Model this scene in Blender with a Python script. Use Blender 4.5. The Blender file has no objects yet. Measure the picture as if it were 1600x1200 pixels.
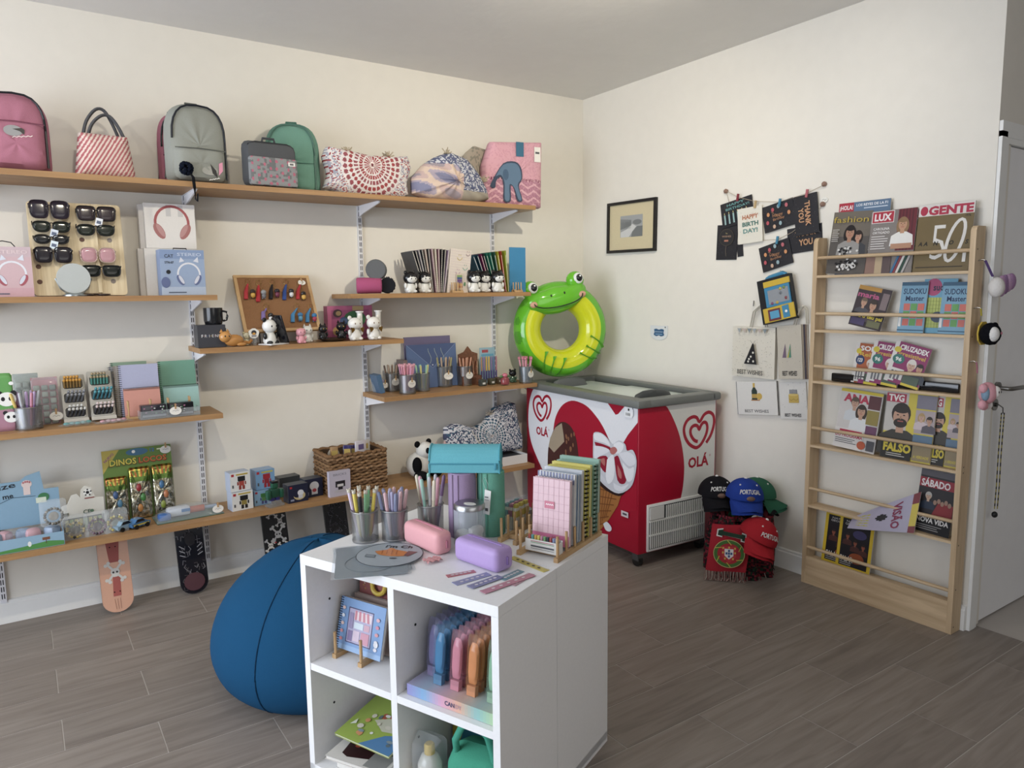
import bpy, bmesh, math, random
from mathutils import Matrix, Vector
# ---------------------------------------------------------------- camera, light, exposure
SC = bpy.context.scene
CAMP = Vector((-3.36034, -4.03565, 1.5)); FPX = 1134.974
CR = Vector((0.82656689, -0.56269359, -0.01277087)); CU = Vector((0.07939673, 0.0941063, 0.99239113)); CF = Vector((0.55721031, 0.82129162, -0.12246119))
cam = bpy.data.cameras.new('camera'); cam.sensor_width = 36; cam.lens = FPX/1600*36; cam.clip_start = .05
camo = bpy.data.objects.new('camera', cam); SC.collection.objects.link(camo)
camo.matrix_world = Matrix(((CR.x, CU.x, -CF.x, CAMP.x), (CR.y, CU.y, -CF.y, CAMP.y), (CR.z, CU.z, -CF.z, CAMP.z), (0, 0, 0, 1)))
SC.camera = camo
W = bpy.data.worlds.new('world'); SC.world = W; W.use_nodes = True
W.node_tree.nodes['Background'].inputs[0].default_value = (.80, .88, 1, 1)
W.node_tree.nodes['Background'].inputs[1].default_value = 0.55
SC.view_settings.view_transform = 'Standard'; SC.view_settings.look = 'None'
SC.view_settings.exposure = 0.28; SC.view_settings.gamma = 1; SC.view_settings.use_curve_mapping = False
def area(name, loc, tgt, sx, sy, power, col, shape='RECTANGLE'):
    l = bpy.data.lights.new(name, 'AREA'); l.shape = shape; l.size = sx; l.size_y = sy; l.energy = power; l.color = col
    o = bpy.data.objects.new(name, l); SC.collection.objects.link(o); o.location = loc
    o.rotation_euler = (Vector(tgt)-Vector(loc)).to_track_quat('-Z', 'Y').to_euler(); return o
area('daylight_shop_window', (-6.1, -1.95, 1.45), (0, -1.9, 1.1), 3.3, 2.3, 132, (.80, .88, 1))
area('rear_fill_light', (-2.2, -6.1, 1.6), (-1.4, 0, .9), 3.4, 1.9, 24, (1, .97, .93))  # added soft fill from behind, brightens the door, cube side and floor
LAMPS = [(-1.0, -2.3, 15, (0, -1.8, 1.9)), (-1.45, -2.3, 98, (-.85, 0, 1.8)), (-3.0, -2.3, 42, (-2.8, 0, 1.4)), (-4.4, -2.3, 32, (-4.0, 0, 1.3))]
# ---------------------------------------------------------------- helpers
C = SC.collection
rnd = random.Random(7)
def at(px, py, ax, val):
    d = CF + CR*((px-800)/FPX) + CU*((600-py)/FPX); i = 'xyz'.index(ax)
    return CAMP + d*((val-CAMP[i])/d[i])
def lin(c):
    if isinstance(c, str):
        c = c.lstrip('#')
        c = tuple(int(c[i:i+2], 16)/255 for i in (0, 2, 4)) if len(c) == 6 else tuple(int(x*2, 16)/255 for x in c)
    g = .3*c[0]+.59*c[1]+.11*c[2]; c = tuple(g+(x-g)*.86 for x in c[:3])
    return tuple(((x/12.92) if x <= .04045 else ((x+.055)/1.055)**2.4) for x in c[:3])
def mix(a, b, t): return tuple(x+(y-x)*t for x, y in zip(a, b))
MATS = {}
def newmat(name):
    m = bpy.data.materials.new(name); m.use_nodes = True; nt = m.node_tree; return m, nt, nt.nodes['Principled BSDF']
def shader(kind):
    """node materials that take their colour from the mesh's own colour attribute"""
    if kind in MATS: return MATS[kind]
    m, nt, b = newmat(kind); N = nt.nodes; L = nt.links
    a = N.new('ShaderNodeAttribute'); a.attribute_name = 'Col'
    spec = dict(matte=(.75, 0, .25), satin=(.42, 0, .4), gloss=(.14, 0, .5), vinyl=(.1, 0, .6), paper=(.42, 0, .35), fabric=(.9, 0, .12), fur=(1, 0, .05), metal=(.3, 1, .5), foil=(.22, .85, .5), clear=(.06, 0, .5), print=(.4, 0, .35), film=(.12, 0, .5), silicone=(.5, 0, .35))[kind]
    b.inputs['Roughness'].default_value = spec[0]; b.inputs['Metallic'].default_value = spec[1]; b.inputs['Specular IOR Level'].default_value = spec[2]
    n = N.new('ShaderNodeTexNoise'); tc = N.new('ShaderNodeTexCoord'); L.new(tc.outputs['Object'], n.inputs['Vector'])
    n.inputs['Scale'].default_value = dict(fabric=350, fur=260, foil=60).get(kind, 90); n.inputs['Detail'].default_value = 3
    mp = N.new('ShaderNodeMapRange'); mp.inputs[3].default_value = .90 if kind in ('fabric', 'fur') else .96; mp.inputs[4].default_value = 1.08 if kind in ('fabric', 'fur') else 1.03
    L.new(n.outputs[0], mp.inputs[0])
    mx = N.new('ShaderNodeVectorMath'); mx.operation = 'MULTIPLY'; L.new(a.outputs['Color'], mx.inputs[0]); L.new(mp.outputs[0], mx.inputs[1])
    L.new(mx.outputs[0], b.inputs['Base Color'])
    if kind in ('fabric', 'fur', 'foil'):
        bp = N.new('ShaderNodeBump'); bp.inputs['Strength'].default_value = {'fabric': .25, 'fur': .6, 'foil': .5}[kind]; bp.inputs['Distance'].default_value = .003
        L.new(n.outputs[0], bp.inputs['Height']); L.new(bp.outputs[0], b.inputs['Normal'])
    if kind in ('clear', 'film'):
        t = N.new('ShaderNodeBsdfTransparent'); t.inputs[0].default_value = (.96, .97, .98, 1); ms = N.new('ShaderNodeMixShader'); ms.inputs[0].default_value = .20 if kind == 'clear' else .17
        L.new(t.outputs[0], ms.inputs[1]); L.new(b.outputs[0], ms.inputs[2]); L.new(ms.outputs[0], N['Material Output'].inputs[0])
    MATS[kind] = m; return m
def woodmat(name, c1, c2, scale=(3, 40, 40), rough=.5, rings=.5, bump=.05, rand=False):
    m, nt, b = newmat(name); N = nt.nodes; L = nt.links
    tc = N.new('ShaderNodeTexCoord'); mp = N.new('ShaderNodeMapping'); mp.inputs['Scale'].default_value = scale
    if rand:
        oi = N.new('ShaderNodeObjectInfo'); cm = N.new('ShaderNodeCombineXYZ'); mu = N.new('ShaderNodeMath'); mu.operation = 'MULTIPLY'; mu.inputs[1].default_value = 37
        L.new(oi.outputs['Random'], mu.inputs[0])
        for i in range(3): L.new(mu.outputs[0], cm.inputs[i])
        ad = N.new('ShaderNodeVectorMath'); ad.operation = 'ADD'; L.new(tc.outputs['Object'], ad.inputs[0]); L.new(cm.outputs[0], ad.inputs[1]); L.new(ad.outputs[0], mp.inputs[0])
    else: L.new(tc.outputs['Object'], mp.inputs[0])
    n = N.new('ShaderNodeTexNoise'); n.inputs['Scale'].default_value = 1; n.inputs['Detail'].default_value = 6; n.inputs['Distortion'].default_value = rings
    L.new(mp.outputs[0], n.inputs['Vector'])
    r = N.new('ShaderNodeValToRGB'); r.color_ramp.elements[0].position = .32; r.color_ramp.elements[1].position = .72
    r.color_ramp.elements[0].color = (*lin(c1), 1); r.color_ramp.elements[1].color = (*lin(c2), 1)
    L.new(n.outputs[0], r.inputs[0]); out = r.outputs[0]
    if rand:
        hs = N.new('ShaderNodeHueSaturation'); m2 = N.new('ShaderNodeMapRange'); m2.inputs[3].default_value = .92; m2.inputs[4].default_value = 1.06
        L.new(oi.outputs['Random'], m2.inputs[0]); L.new(m2.outputs[0], hs.inputs['Value']); L.new(out, hs.inputs['Color']); out = hs.outputs[0]
    L.new(out, b.inputs['Base Color']); b.inputs['Roughness'].default_value = rough; b.inputs['Specular IOR Level'].default_value = .35
    bp = N.new('ShaderNodeBump'); bp.inputs['Strength'].default_value = bump; bp.inputs['Distance'].default_value = .002; L.new(n.outputs[0], bp.inputs['Height']); L.new(bp.outputs[0], b.inputs['Normal'])
    return m
def plaster(name, col, bump=.12, rough=.9, scale=14):
    m, nt, b = newmat(name); N = nt.nodes; L = nt.links
    tc = N.new('ShaderNodeTexCoord'); n = N.new('ShaderNodeTexNoise'); n.inputs['Scale'].default_value = scale; n.inputs['Detail'].default_value = 8
    L.new(tc.outputs['Object'], n.inputs['Vector']); r = N.new('ShaderNodeMix'); r.data_type = 'RGBA'
    r.inputs[6].default_value = (*[x*.965 for x in lin(col)], 1); r.inputs[7].default_value = (*[min(1, x*1.03) for x in lin(col)], 1)
    L.new(n.outputs[0], r.inputs[0]); L.new(r.outputs[2], b.inputs['Base Color'])
    bp = N.new('ShaderNodeBump'); bp.inputs['Strength'].default_value = bump; bp.inputs['Distance'].default_value = .006; L.new(n.outputs[0], bp.inputs['Height']); L.new(bp.outputs[0], b.inputs['Normal'])
    b.inputs['Roughness'].default_value = rough; b.inputs['Specular IOR Level'].default_value = .2
    return m
TEXT = {}
def textmesh(s, bold=0):
    k = (s, bold)
    if k not in TEXT:
        cu = bpy.data.curves.new('t', 'FONT'); cu.body = s; cu.resolution_u = 2; cu.offset = bold; cu.fill_mode = 'FRONT'
        o = bpy.data.objects.new('t', cu); me = bpy.data.meshes.new_from_object(o)
        v = [(p.co.x, p.co.y) for p in me.vertices]; f = [tuple(p.vertices) for p in me.polygons]
        bpy.data.objects.remove(o); bpy.data.meshes.remove(me); bpy.data.curves.remove(cu)
        if v:
            x0 = min(p[0] for p in v); x1 = max(p[0] for p in v); y0 = min(p[1] for p in v); y1 = max(p[1] for p in v)
        else: x0 = x1 = y0 = y1 = 0
        TEXT[k] = (v, f, x0, x1, y0, y1)
    return TEXT[k]
def T(loc=(0, 0, 0), rx=0, ry=0, rz=0, s=1):
    return Matrix.Translation(Vector(loc)) @ Matrix.Rotation(rz, 4, 'Z') @ Matrix.Rotation(ry, 4, 'Y') @ Matrix.Rotation(rx, 4, 'X') @ Matrix.Scale(s, 4)
class M:
    """collects coloured faces for ONE mesh object"""
    def __init__(s, t=None): s.v = []; s.f = []; s.c = []; s.sm = []; s.t = t
    def add(s, vs, fs, col, smooth=False):
        b = len(s.v); t = s.t
        s.v += [tuple(t @ Vector(p)) for p in vs] if t is not None else [tuple(p) for p in vs]
        s.f += [tuple(i+b for i in f) for f in fs]
        if isinstance(col, list): s.c += [lin(c) for c in col]
        else: s.c += [lin(col)]*len(fs)
        s.sm += [smooth]*len(fs); return s
    def box(s, x0, x1, y0, y1, z0, z1, col):
        v = [(x, y, z) for z in (z0, z1) for y in (y0, y1) for x in (x0, x1)]
        return s.add(v, [(0, 2, 3, 1), (4, 5, 7, 6), (0, 1, 5, 4), (2, 6, 7, 3), (0, 4, 6, 2), (1, 3, 7, 5)], col)
    def rbox(s, cx, cy, cz, sx, sy, sz, r, col, seg=2, taper=0):
        bm = bmesh.new(); bmesh.ops.create_cube(bm, size=1)
        for v in bm.verts:
            k = 1-taper*(v.co.z+.5); v.co = Vector((cx+v.co.x*sx*k, cy+v.co.y*sy*k, cz+v.co.z*sz))
        bmesh.ops.bevel(bm, geom=bm.edges[:], offset=r, segments=seg, profile=.5, affect='EDGES', clamp_overlap=True)
        bm.verts.index_update(); vs = [v.co[:] for v in bm.verts]; fs = [tuple(v.index for v in f.verts) for f in bm.faces]; bm.free()
        return s.add(vs, fs, col, True)
    def lathe(s, prof, col, n=16, c=(0, 0, 0), ax='z', smooth=True, sy=1):
        vs = []; fs = []
        for r, z in prof:
            for i in range(n):
                a = 2*math.pi*i/n; x, y = r*math.cos(a), r*math.sin(a)*sy
                p = {'z': (x, y, z), 'y': (x, z, y), 'x': (z, x, y)}[ax]; vs.append((p[0]+c[0], p[1]+c[1], p[2]+c[2]))
        k = len(prof); cols = []
        for j in range(k-1):
            for i in range(n):
                a, b2 = j*n+i, j*n+(i+1) % n; fs.append((a, b2, b2+n, a+n)); cols.append(col[j] if isinstance(col, list) else col)
        if prof[0][0] > 1e-6: fs.append(tuple(range(n))[::-1]); cols.append(col[0] if isinstance(col, list) else col)
        if prof[-1][0] > 1e-6: fs.append(tuple(range((k-1)*n, k*n))); cols.append(col[-1] if isinstance(col, list) else col)
        return s.add(vs, fs, cols, smooth)
    def cyl(s, c, r, h, col, n=16, ax='z', r2=None):
        return s.lathe([(0, 0), (r, 0), (r, 0), (r2 or r, h), (r2 or r, h), (0, h)], col, n, c, ax)
    def ell(s, c, rx, ry, rz, col, n=14, m=9):
        vs = []; fs = []
        for j in range(m+1):
            t = math.pi*j/m
            for i in range(n):
                a = 2*math.pi*i/n; vs.append((c[0]+rx*math.sin(t)*math.cos(a), c[1]+ry*math.sin(t)*math.sin(a), c[2]-rz*math.cos(t)))
        for j in range(m):
            for i in range(n): a, b = j*n+i, j*n+(i+1) % n; fs.append((a, b, b+n, a+n))
        return s.add(vs, fs, col, True)
    def tube(s, pts, r, col, n=8, closed=False, flat=1):
        pts = [Vector(p) for p in pts]; k = len(pts); vs = []; fs = []; up = Vector((0, 0, 1))
        for i, p in enumerate(pts):
            d = (pts[(i+1) % k]-pts[i-1]) if closed else (pts[min(i+1, k-1)]-pts[max(i-1, 0)])
            d.normalize(); a = d.cross(up)
            if a.length < .05: a = d.cross(Vector((0, 1, 0)))
            a.normalize(); b = a.cross(d); rr = r[i] if isinstance(r, (list, tuple)) else r
            for j in range(n):
                t = 2*math.pi*j/n; vs.append(p+a*rr*math.cos(t)+b*rr*flat*math.sin(t))
        for i in range(k if closed else k-1):
            for j in range(n):
                a = i*n+j; b = i*n+(j+1) % n; c2 = ((i+1) % k)*n; fs.append((a, b, c2+(j+1) % n, c2+j))
        if not closed: fs += [tuple(range(n))[::-1], tuple(range((k-1)*n, k*n))]
        return s.add(vs, fs, col, True)
    def prism(s, poly, y0, y1, col, ax='y', side=None):
        n = len(poly); mk = {'y': lambda p, h: (p[0], h, p[1]), 'z': lambda p, h: (p[0], p[1], h), 'x': lambda p, h: (h, p[0], p[1])}[ax]
        vs = [mk(p, y0) for p in poly]+[mk(p, y1) for p in poly]
        fs = [tuple(range(n)), tuple(range(n, 2*n))[::-1]]+[(i, i+n, (i+1) % n+n, (i+1) % n) for i in range(n)]
        return s.add(vs, fs, [col, col]+[side or col]*n)
    def grid(s, fn, nu, nv, col, smooth=True, wrap=False):
        """surface fn(u,v) -> point; col a colour or colour function of (u,v)"""
        vs = [fn(i/nu, j/nv) for j in range(nv+1) for i in range(nu+1)]; fs = []; cs = []
        for j in range(nv):
            for i in range(nu):
                a = j*(nu+1)+i; fs.append((a, a+1, a+nu+2, a+nu+1)); cs.append(col((i+.5)/nu, (j+.5)/nv) if callable(col) else col)
        return s.add(vs, fs, cs, smooth)
    def build(s, name, kind='matte', parent=None, loc=None, rot=None, stuff=False):
        me = bpy.data.meshes.new(name); me.from_pydata(s.v, [], s.f)
        at_ = me.color_attributes.new('Col', 'FLOAT_COLOR', 'CORNER'); buf = []
        for f, c in zip(s.f, s.c): buf += [c[0], c[1], c[2], 1]*len(f)
        at_.data.foreach_set('color', buf); me.polygons.foreach_set('use_smooth', s.sm)
        if any(s.sm) and not all(s.sm): pass
        bm = bmesh.new(); bm.from_mesh(me); bmesh.ops.recalc_face_normals(bm, faces=bm.faces[:]) if kind != 'print' else None; bm.to_mesh(me); bm.free()
        me.materials.append(shader(kind) if isinstance(kind, str) else kind)
        o = bpy.data.objects.new(name, me); C.objects.link(o)
        if parent is not None: o.parent = parent
        if loc is not None: o.location = loc
        if rot is not None: o.rotation_euler = rot
        if stuff: o['kind'] = 'stuff'
        if any(s.sm):
            try: me.set_sharp_from_angle(angle=math.radians(42))
            except Exception: pass
        return o
class P(M):
    """flat print: coloured shapes laid on a plane; u to the right, v up, each later shape a hair in front"""
    def __init__(s, O=(0, 0, 0), U=(1, 0, 0), V=(0, 0, 1), eps=.00012, lift=.0006):
        M.__init__(s); s.O = Vector(O); s.U = Vector(U); s.V = Vector(V); s.N = s.U.cross(s.V).normalized(); s.k = lift; s.e = eps
    def pts(s, pl, fs, col):
        s.k += s.e; return s.add([s.O+s.U*a+s.V*b+s.N*s.k for a, b in pl], fs, col)
    def poly(s, pl, col): return s.pts(pl, [tuple(range(len(pl)))], col)
    def rect(s, u0, v0, u1, v1, col): return s.poly([(u0, v0), (u1, v0), (u1, v1), (u0, v1)], col)
    def ell(s, cu, cv, ru, rv, col, n=18, a0=0, a1=6.28318): return s.poly([(cu+ru*math.cos(a0+(a1-a0)*i/n), cv+rv*math.sin(a0+(a1-a0)*i/n)) for i in range(n)], col)
    def line(s, pl, w, col, closed=False):
        q = []; n = len(pl); L = []; Rr = []
        for i in range(n):
            a = pl[i-1] if (closed or i) else pl[i]; b = pl[(i+1) % n] if (closed or i < n-1) else pl[i]
            dx, dy = b[0]-a[0], b[1]-a[1]; l = math.hypot(dx, dy) or 1; nx, ny = -dy/l*w/2, dx/l*w/2
            L.append((pl[i][0]+nx, pl[i][1]+ny)); Rr.append((pl[i][0]-nx, pl[i][1]-ny))
        m = n if closed else n-1
        return s.pts(L+Rr, [(n+i, n+(i+1) % n, (i+1) % n, i) for i in range(m)], col)
    def text(s, t, cu, cv, h, col, w=None, bold=.02, rot=0, al='c', sh=0):
        """text of cap height h centred on (cu,cv), squeezed to width w if given"""
        v, f, x0, x1, y0, y1 = textmesh(t, bold)
        if not v: return s
        k = h/.73; kx = (w/(x1-x0)) if w else k; cx = {'c': (x0+x1)/2, 'l': x0, 'r': x1}[al]; c_, s_ = math.cos(rot), math.sin(rot); o = []
        for x, y in v:
            a = (x-cx)*kx+(y-.36)*k*sh; b = (y-.36)*k; o.append((cu+a*c_-b*s_, cv+a*s_+b*c_))
        return s.pts(o, f, col)
    def person(s, cx, cy, r, skin, hair, shirt, long=False, beard=False):
        """generic printed half-figure; head radius r centred at cx,cy"""
        if long: s.ell(cx, cy-.35*r, 1.25*r, 1.75*r, hair)
        s.poly([(cx-2.3*r, cy-4.2*r), (cx+2.3*r, cy-4.2*r), (cx+2.1*r, cy-2.2*r), (cx+.8*r, cy-1.5*r), (cx-.8*r, cy-1.5*r), (cx-2.1*r, cy-2.2*r)], shirt)
        s.rect(cx-.4*r, cy-1.8*r, cx+.4*r, cy-.7*r, skin); s.ell(cx, cy+.25*r, 1.02*r, 1.2*r, hair); s.ell(cx, cy-.1*r, .82*r, 1.08*r, skin)
        if beard: s.ell(cx, cy-.75*r, .72*r, .5*r, hair)
        s.ell(cx, cy+.72*r, .85*r, .42*r, hair)
        for d in (-1, 1): s.ell(cx+d*.33*r, cy+.1*r, .13*r, .07*r, '#2a211c', 8)
        s.rect(cx-.3*r, cy-.62*r, cx+.3*r, cy-.5*r, '#a8564e'); s.rect(cx-.07*r, cy-.35*r, cx+.07*r, cy, mix(lin2(skin), (.4, .2, .1), .3))
        return s
    def build(s, name, parent=None, kind='print', **k): return M.build(s, name, kind, parent, **k)
def lin2(c):
    c = c.lstrip('#'); return tuple(int(c[i:i+2], 16)/255 for i in (0, 2, 4)) if len(c) == 6 else tuple(int(x*2, 16)/255 for x in c)
def thing(name, label, cat, loc=(0, 0, 0), rz=0, group=None, rx=0, ry=0):
    o = bpy.data.objects.new(name, None); C.objects.link(o); o.location = loc; o.rotation_euler = (rx, ry, rz); o.empty_display_size = .05
    return tag(o, label, cat, group)
def tag(o, label, cat, group=None):
    o['label'] = label; o['category'] = cat
    if group: o['group'] = group
    return o
def struct(o): o['kind'] = 'structure'; return o
def copytree(src, loc, rz=None, label=None, group=None, parent=None):
    r = src.copy(); C.objects.link(r); r.location = loc
    if rz is not None: r.rotation_euler = (src.rotation_euler[0], src.rotation_euler[1], rz)
    if label: r['label'] = label
    if group: r['group'] = group
    for ch in list(src.children):
        c = ch.copy(); C.objects.link(c); c.parent = r
        for g in list(ch.children):
            d = g.copy(); C.objects.link(d); d.parent = c
    return r
def sm3(p, n=4):
    p = [Vector(q) for q in p]; o = []
    for i in range(len(p)-1):
        a, b_, c_, d_ = p[max(i-1, 0)], p[i], p[i+1], p[min(i+2, len(p)-1)]
        for k in range(n): t = k/n; o.append(.5*(2*b_+(c_-a)*t+(2*a-5*b_+4*c_-d_)*t*t+(3*b_-a-3*c_+d_)*t**3))
    return o+[p[-1]]
def rrect(w, h, r, n=4, cx=0, cy=0):
    o = []
    for (x, y, a) in ((w/2-r, h/2-r, 0), (-w/2+r, h/2-r, 90), (-w/2+r, -h/2+r, 180), (w/2-r, -h/2+r, 270)):
        for i in range(n+1): t = math.radians(a+90*i/n); o.append((cx+x+r*math.cos(t), cy+y+r*math.sin(t)))
    return o
# ---------------------------------------------------------------- the room
HC = 2.827; YB = -2.628
wallm = plaster('wall_paint', '#dfdad0', .06); ceilm = plaster('ceiling_paint', '#e2dfdb', .35, .9, 9); trimm = plaster('white_trim', '#e6e6e4', .0, .45); doorm = plaster('door_paint', '#ececee', .0, .5)
tilem = woodmat('wood_look_tile', '#7b7067', '#91867c', (2.2, 26, 26), .42, 1.2, .06, True)
shelfm = woodmat('beech_laminate', '#9a7046', '#ae8352', (3, 50, 50), .45, .3, .02)
pinem = woodmat('pine_wood', '#b59874', '#d3b892', (30, 30, 2.2), .55, .8, .05)
pineh = woodmat('pine_wood_level', '#b59874', '#d3b892', (30, 2.2, 30), .55, .8, .05)
ashm = woodmat('pale_ash_board', '#cdb891', '#e6d5b2', (50, 50, 3), .55, 1.5, .03)
grout = plaster('grout', '#b3aba3', 0, .8)
def sbox(name, x0, x1, y0, y1, z0, z1, m): return struct(M().box(x0, x1, y0, y1, z0, z1, '#fff').build(name, m))
fl = sbox('floor', -6.4, 2.2, -6.2, .15, -.12, -.0012, grout)
base = None; TW, TL = .2165, .629
for k in range(-1, 20):
    y1 = -.221-TW*k; y0 = y1-TW
    if y1 > 0: y1 = 0
    ph = -3.34 if k % 2 == 0 else -3.055
    for j in range(-2, 8):
        x0 = ph+TL*j; x1 = x0+TL
        if x1 > .0 and y1 > YB and x0 > -.02: continue
        if x0 < -4.5 or x0 > 1.2: continue
        if x1 > 0 and y0 > YB: x1 = 0
        if k == -1 or x1-x0 < TL-.001:
            o = M().box(-(x1-x0)/2+.0015, (x1-x0)/2-.0015, -(y1-y0)/2+.0015, (y1-y0)/2-.0015, -.012, 0, '#fff').build('floor_tile', tilem, fl)
        elif base is None:
            o = base = M().box(-TL/2+.002, TL/2-.002, -TW/2+.002, TW/2-.002, -.012, 0, '#fff').build('floor_tile', tilem, fl)
        else: o = base.copy(); C.objects.link(o)
        o.location = ((x0+x1)/2, (y0+y1)/2, 0)
sbox('ceiling', -6.4, 2.2, -6.2, .15, HC, HC+.12, ceilm)
sbox('wall_left', -6.4, .12, 0, .15, 0, HC, wallm)
sbox('wall_right', 0, .12, YB, 0, 0, HC, wallm)
darkm = plaster('grey_paint', '#cbc7c1', .06)
sbox('wall_rear', -6.4, 2.2, -6.35, -6.2, 0, HC, darkm)
sbox('wall_side', 2.2, 2.35, -6.2, YB, 0, HC, darkm)
sbox('wall_front', -6.52, -6.4, -6.2, .15, 0, HC, wallm)
def winframe(name, ax, pos, c, w, h):
    b = M()
    for (a0, a1, z0, z1) in ((-w/2-.06, w/2+.06, -h/2-.06, -h/2), (-w/2-.06, w/2+.06, h/2, h/2+.06), (-w/2-.06, -w/2, -h/2, h/2), (w/2, w/2+.06, -h/2, h/2), (-.025, .025, -h/2, h/2)):
        if ax == 'x': b.box(pos, pos+.05, c[0]+a0, c[0]+a1, c[1]+z0, c[1]+z1, '#fff')
        else: b.box(c[0]+a0, c[0]+a1, pos, pos+.05, c[1]+z0, c[1]+z1, '#fff')
    struct(b.build(name, trimm))
winframe('window_1', 'x', -6.39, (-1.95, 1.45), 3.3, 2.3); winframe('rear_fill_frame', 'y', -6.19, (-2.2, 1.6), 3.4, 1.9)  # the rear frame is unseen, added around the rear fill light
def molded(name, prof, p0, p1, m):
    """skirting: profile (offset from wall, z) swept from p0 to p1"""
    d = (Vector(p1)-Vector(p0)).normalized(); n = Vector((d.y, -d.x, 0)); b = M(); v = []
    for p in (p0, p1):
        for a, z in prof: v.append((p[0]+n.x*a, p[1]+n.y*a, z))
    k = len(prof); b.add(v, [tuple(range(k))[::-1], tuple(range(k, 2*k))]+[(i, (i+1) % k, (i+1) % k+k, i+k) for i in range(k)], '#fff')
    return struct(b.build(name, m))
SK = [(.0005, 0), (.016, 0), (.016, .092), (.011, .097), (.011, .108), (.0005, .112)]
molded('baseboard_left', SK, (-6.3, 0), (0, 0), trimm)
molded('baseboard_right', SK, (0, -.02), (0, YB+.001), trimm)
# doorway wall beyond the end of the right wall
dz = at(1572, 227, 'y', YB).z
DX0 = at(1519, 976, 'z', 0.004).x; DX1 = DX0+.84
b = M(); b.box(.12, DX0-.02, YB+.002, YB+.12, 0, HC, '#fff'); b.box(DX1+.02, 2.2, YB+.002, YB+.12, 0, HC, '#fff'); b.box(DX0-.02, DX1+.02, YB+.002, YB+.12, dz+.03, HC, '#fff'); struct(b.build('wall_door', wallm))
b = M(); b.box(DX0-.022, DX0-.002, YB-.012, YB+.11, 0, dz+.004, '#fff'); b.box(DX1+.002, DX1+.022, YB-.012, YB+.11, 0, dz+.004, '#fff'); b.box(DX0-.022, DX1+.022, YB-.012, YB+.11, dz+.004, dz+.028, '#fff')
b.box(.004, DX0-.022, YB-.014, YB, 0, dz+.05, '#fff'); b.box(DX1+.022, DX1+.09, YB-.014, YB, 0, dz+.05, '#fff'); b.box(.004, DX1+.09, YB-.014, YB, dz+.028, dz+.09, '#fff')
struct(b.build('trim_1', trimm))
d = struct(M().box(DX0, DX1, YB+.004, YB+.044, .008, dz, '#fff').build('door_1', doorm))
h = at(1558, 606, 'y', YB); l = at(1553, 632, 'y', YB)
b = M(); b.cyl((h.x, YB-.008, h.z), .026, .012, '#8d8a86', 20, 'y'); b.tube([(h.x, YB-.005, h.z), (h.x, YB-.045, h.z), (h.x+.012, YB-.054, h.z), (h.x+.13, YB-.054, h.z-.002)], .0095, '#8d8a86', 10); b.build('door_handle', 'metal', d)
b = M(); b.cyl((l.x, YB-.007, l.z), .026, .011, '#8d8a86', 20, 'y'); b.cyl((l.x, YB-.014, l.z), .009, .01, '#5c5a57', 12, 'y'); b.build('lock_rosette', 'metal', d)
# ceiling globe lamps (outside the picture, they light the walls)
for i, (x, y, pw, tg) in enumerate(LAMPS):
    t = thing('ceiling_spotlight', ['ceiling track spotlight nearest the magazine rack', 'ceiling track spotlight aimed at the pen cup shelf', 'ceiling track spotlight aimed at the sunglasses shelf', 'ceiling track spotlight farthest from the magazine rack'][i], 'lamp', (x, y, HC-.001))
    q = (Vector(tg)-Vector((x, y, HC-.13))).to_track_quat('-Z', 'Y').to_euler()
    M().lathe([(.0, 0), (.045, 0), (.045, -.018), (.009, -.022), (.009, -.1), (0, -.1)], '#e8e8e8', 20).build('ceiling_mount', 'satin', t)
    M().lathe([(0, .05), (.038, .05), (.045, .04), (.045, -.05), (.041, -.05), (.041, .03), (0, .03)], '#e8e8e8', 20).build('lamp_head', 'satin', t, loc=(0, 0, -.13), rot=q)
    l = bpy.data.lights.new('spot_light', 'SPOT'); l.shadow_soft_size = .035; l.energy = pw; l.color = (1, .915, .74) if i else (1, .96, .88); l.spot_size = math.radians(142); l.spot_blend = .75
    lo = bpy.data.objects.new('spot_light', l); C.objects.link(lo); lo.parent = t; lo.location = (0, 0, -.13); lo.rotation_euler = q
# ---------------------------------------------------------------- shelving on the left wall
def atp(px, py, pt, n):
    d = CF + CR*((px-800)/FPX) + CU*((600-py)/FPX); n = Vector(n); return CAMP + d*((Vector(pt)-CAMP).dot(n)/d.dot(n))
UX = [-3.512, -2.611, -1.678, -.768]
for i, x in enumerate(UX):
    t = thing('shelf_upright', ['white slotted steel upright at the left edge of the picture', 'white slotted steel upright beside the corkboard shelf left end', 'white slotted steel upright beside the wicker basket', 'white slotted steel upright nearest the frog swim ring'][i], 'upright', (x, 0, 0))
    b = M(); b.box(-.0125, -.009, -.014, -.001, .1, 2.03, '#dcdce2'); b.box(.009, .0125, -.014, -.001, .1, 2.03, '#dcdce2'); b.box(-.0125, .0125, -.0145, -.0125, .1, 2.03, '#dcdce2'); b.build('channel', 'satin', t)
    b = M(); z = .12
    while z < 2.0:
        for dx in (-.0065, .0025): b.box(dx, dx+.004, -.0152, -.0146, z, z+.024, '#3a3a40')
        z += .034
    b.build('slots', 'matte', t, stuff=True)
SH = {}
def shelf(key, x0, x1, z, dep, label, ups):
    t = thing('wall_shelf', label, 'shelf', (0, 0, z)); SH[key] = z
    M().box(x0, x1, -dep, -.0165, -.025, 0, '#fff').build('board', shelfm, t)
    for i in ups:
        x = UX[i]; b = M()
        b.prism([(-.016, -.0255), (-dep+.045, -.0255), (-dep+.045, -.036), (-.07, -.072), (-.016, -.085)], x-.004, x+.004, '#e2e2e8', 'x'); b.box(x-.011, x+.011, -dep+.05, -.017, -.0275, -.0255, '#e2e2e8')
        b.build('bracket', 'satin', t)
shelf(1, -4.7, -.66, 2.04, .34, 'long top wall shelf carrying backpacks and patterned bags', (0, 1, 2, 3))
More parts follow.
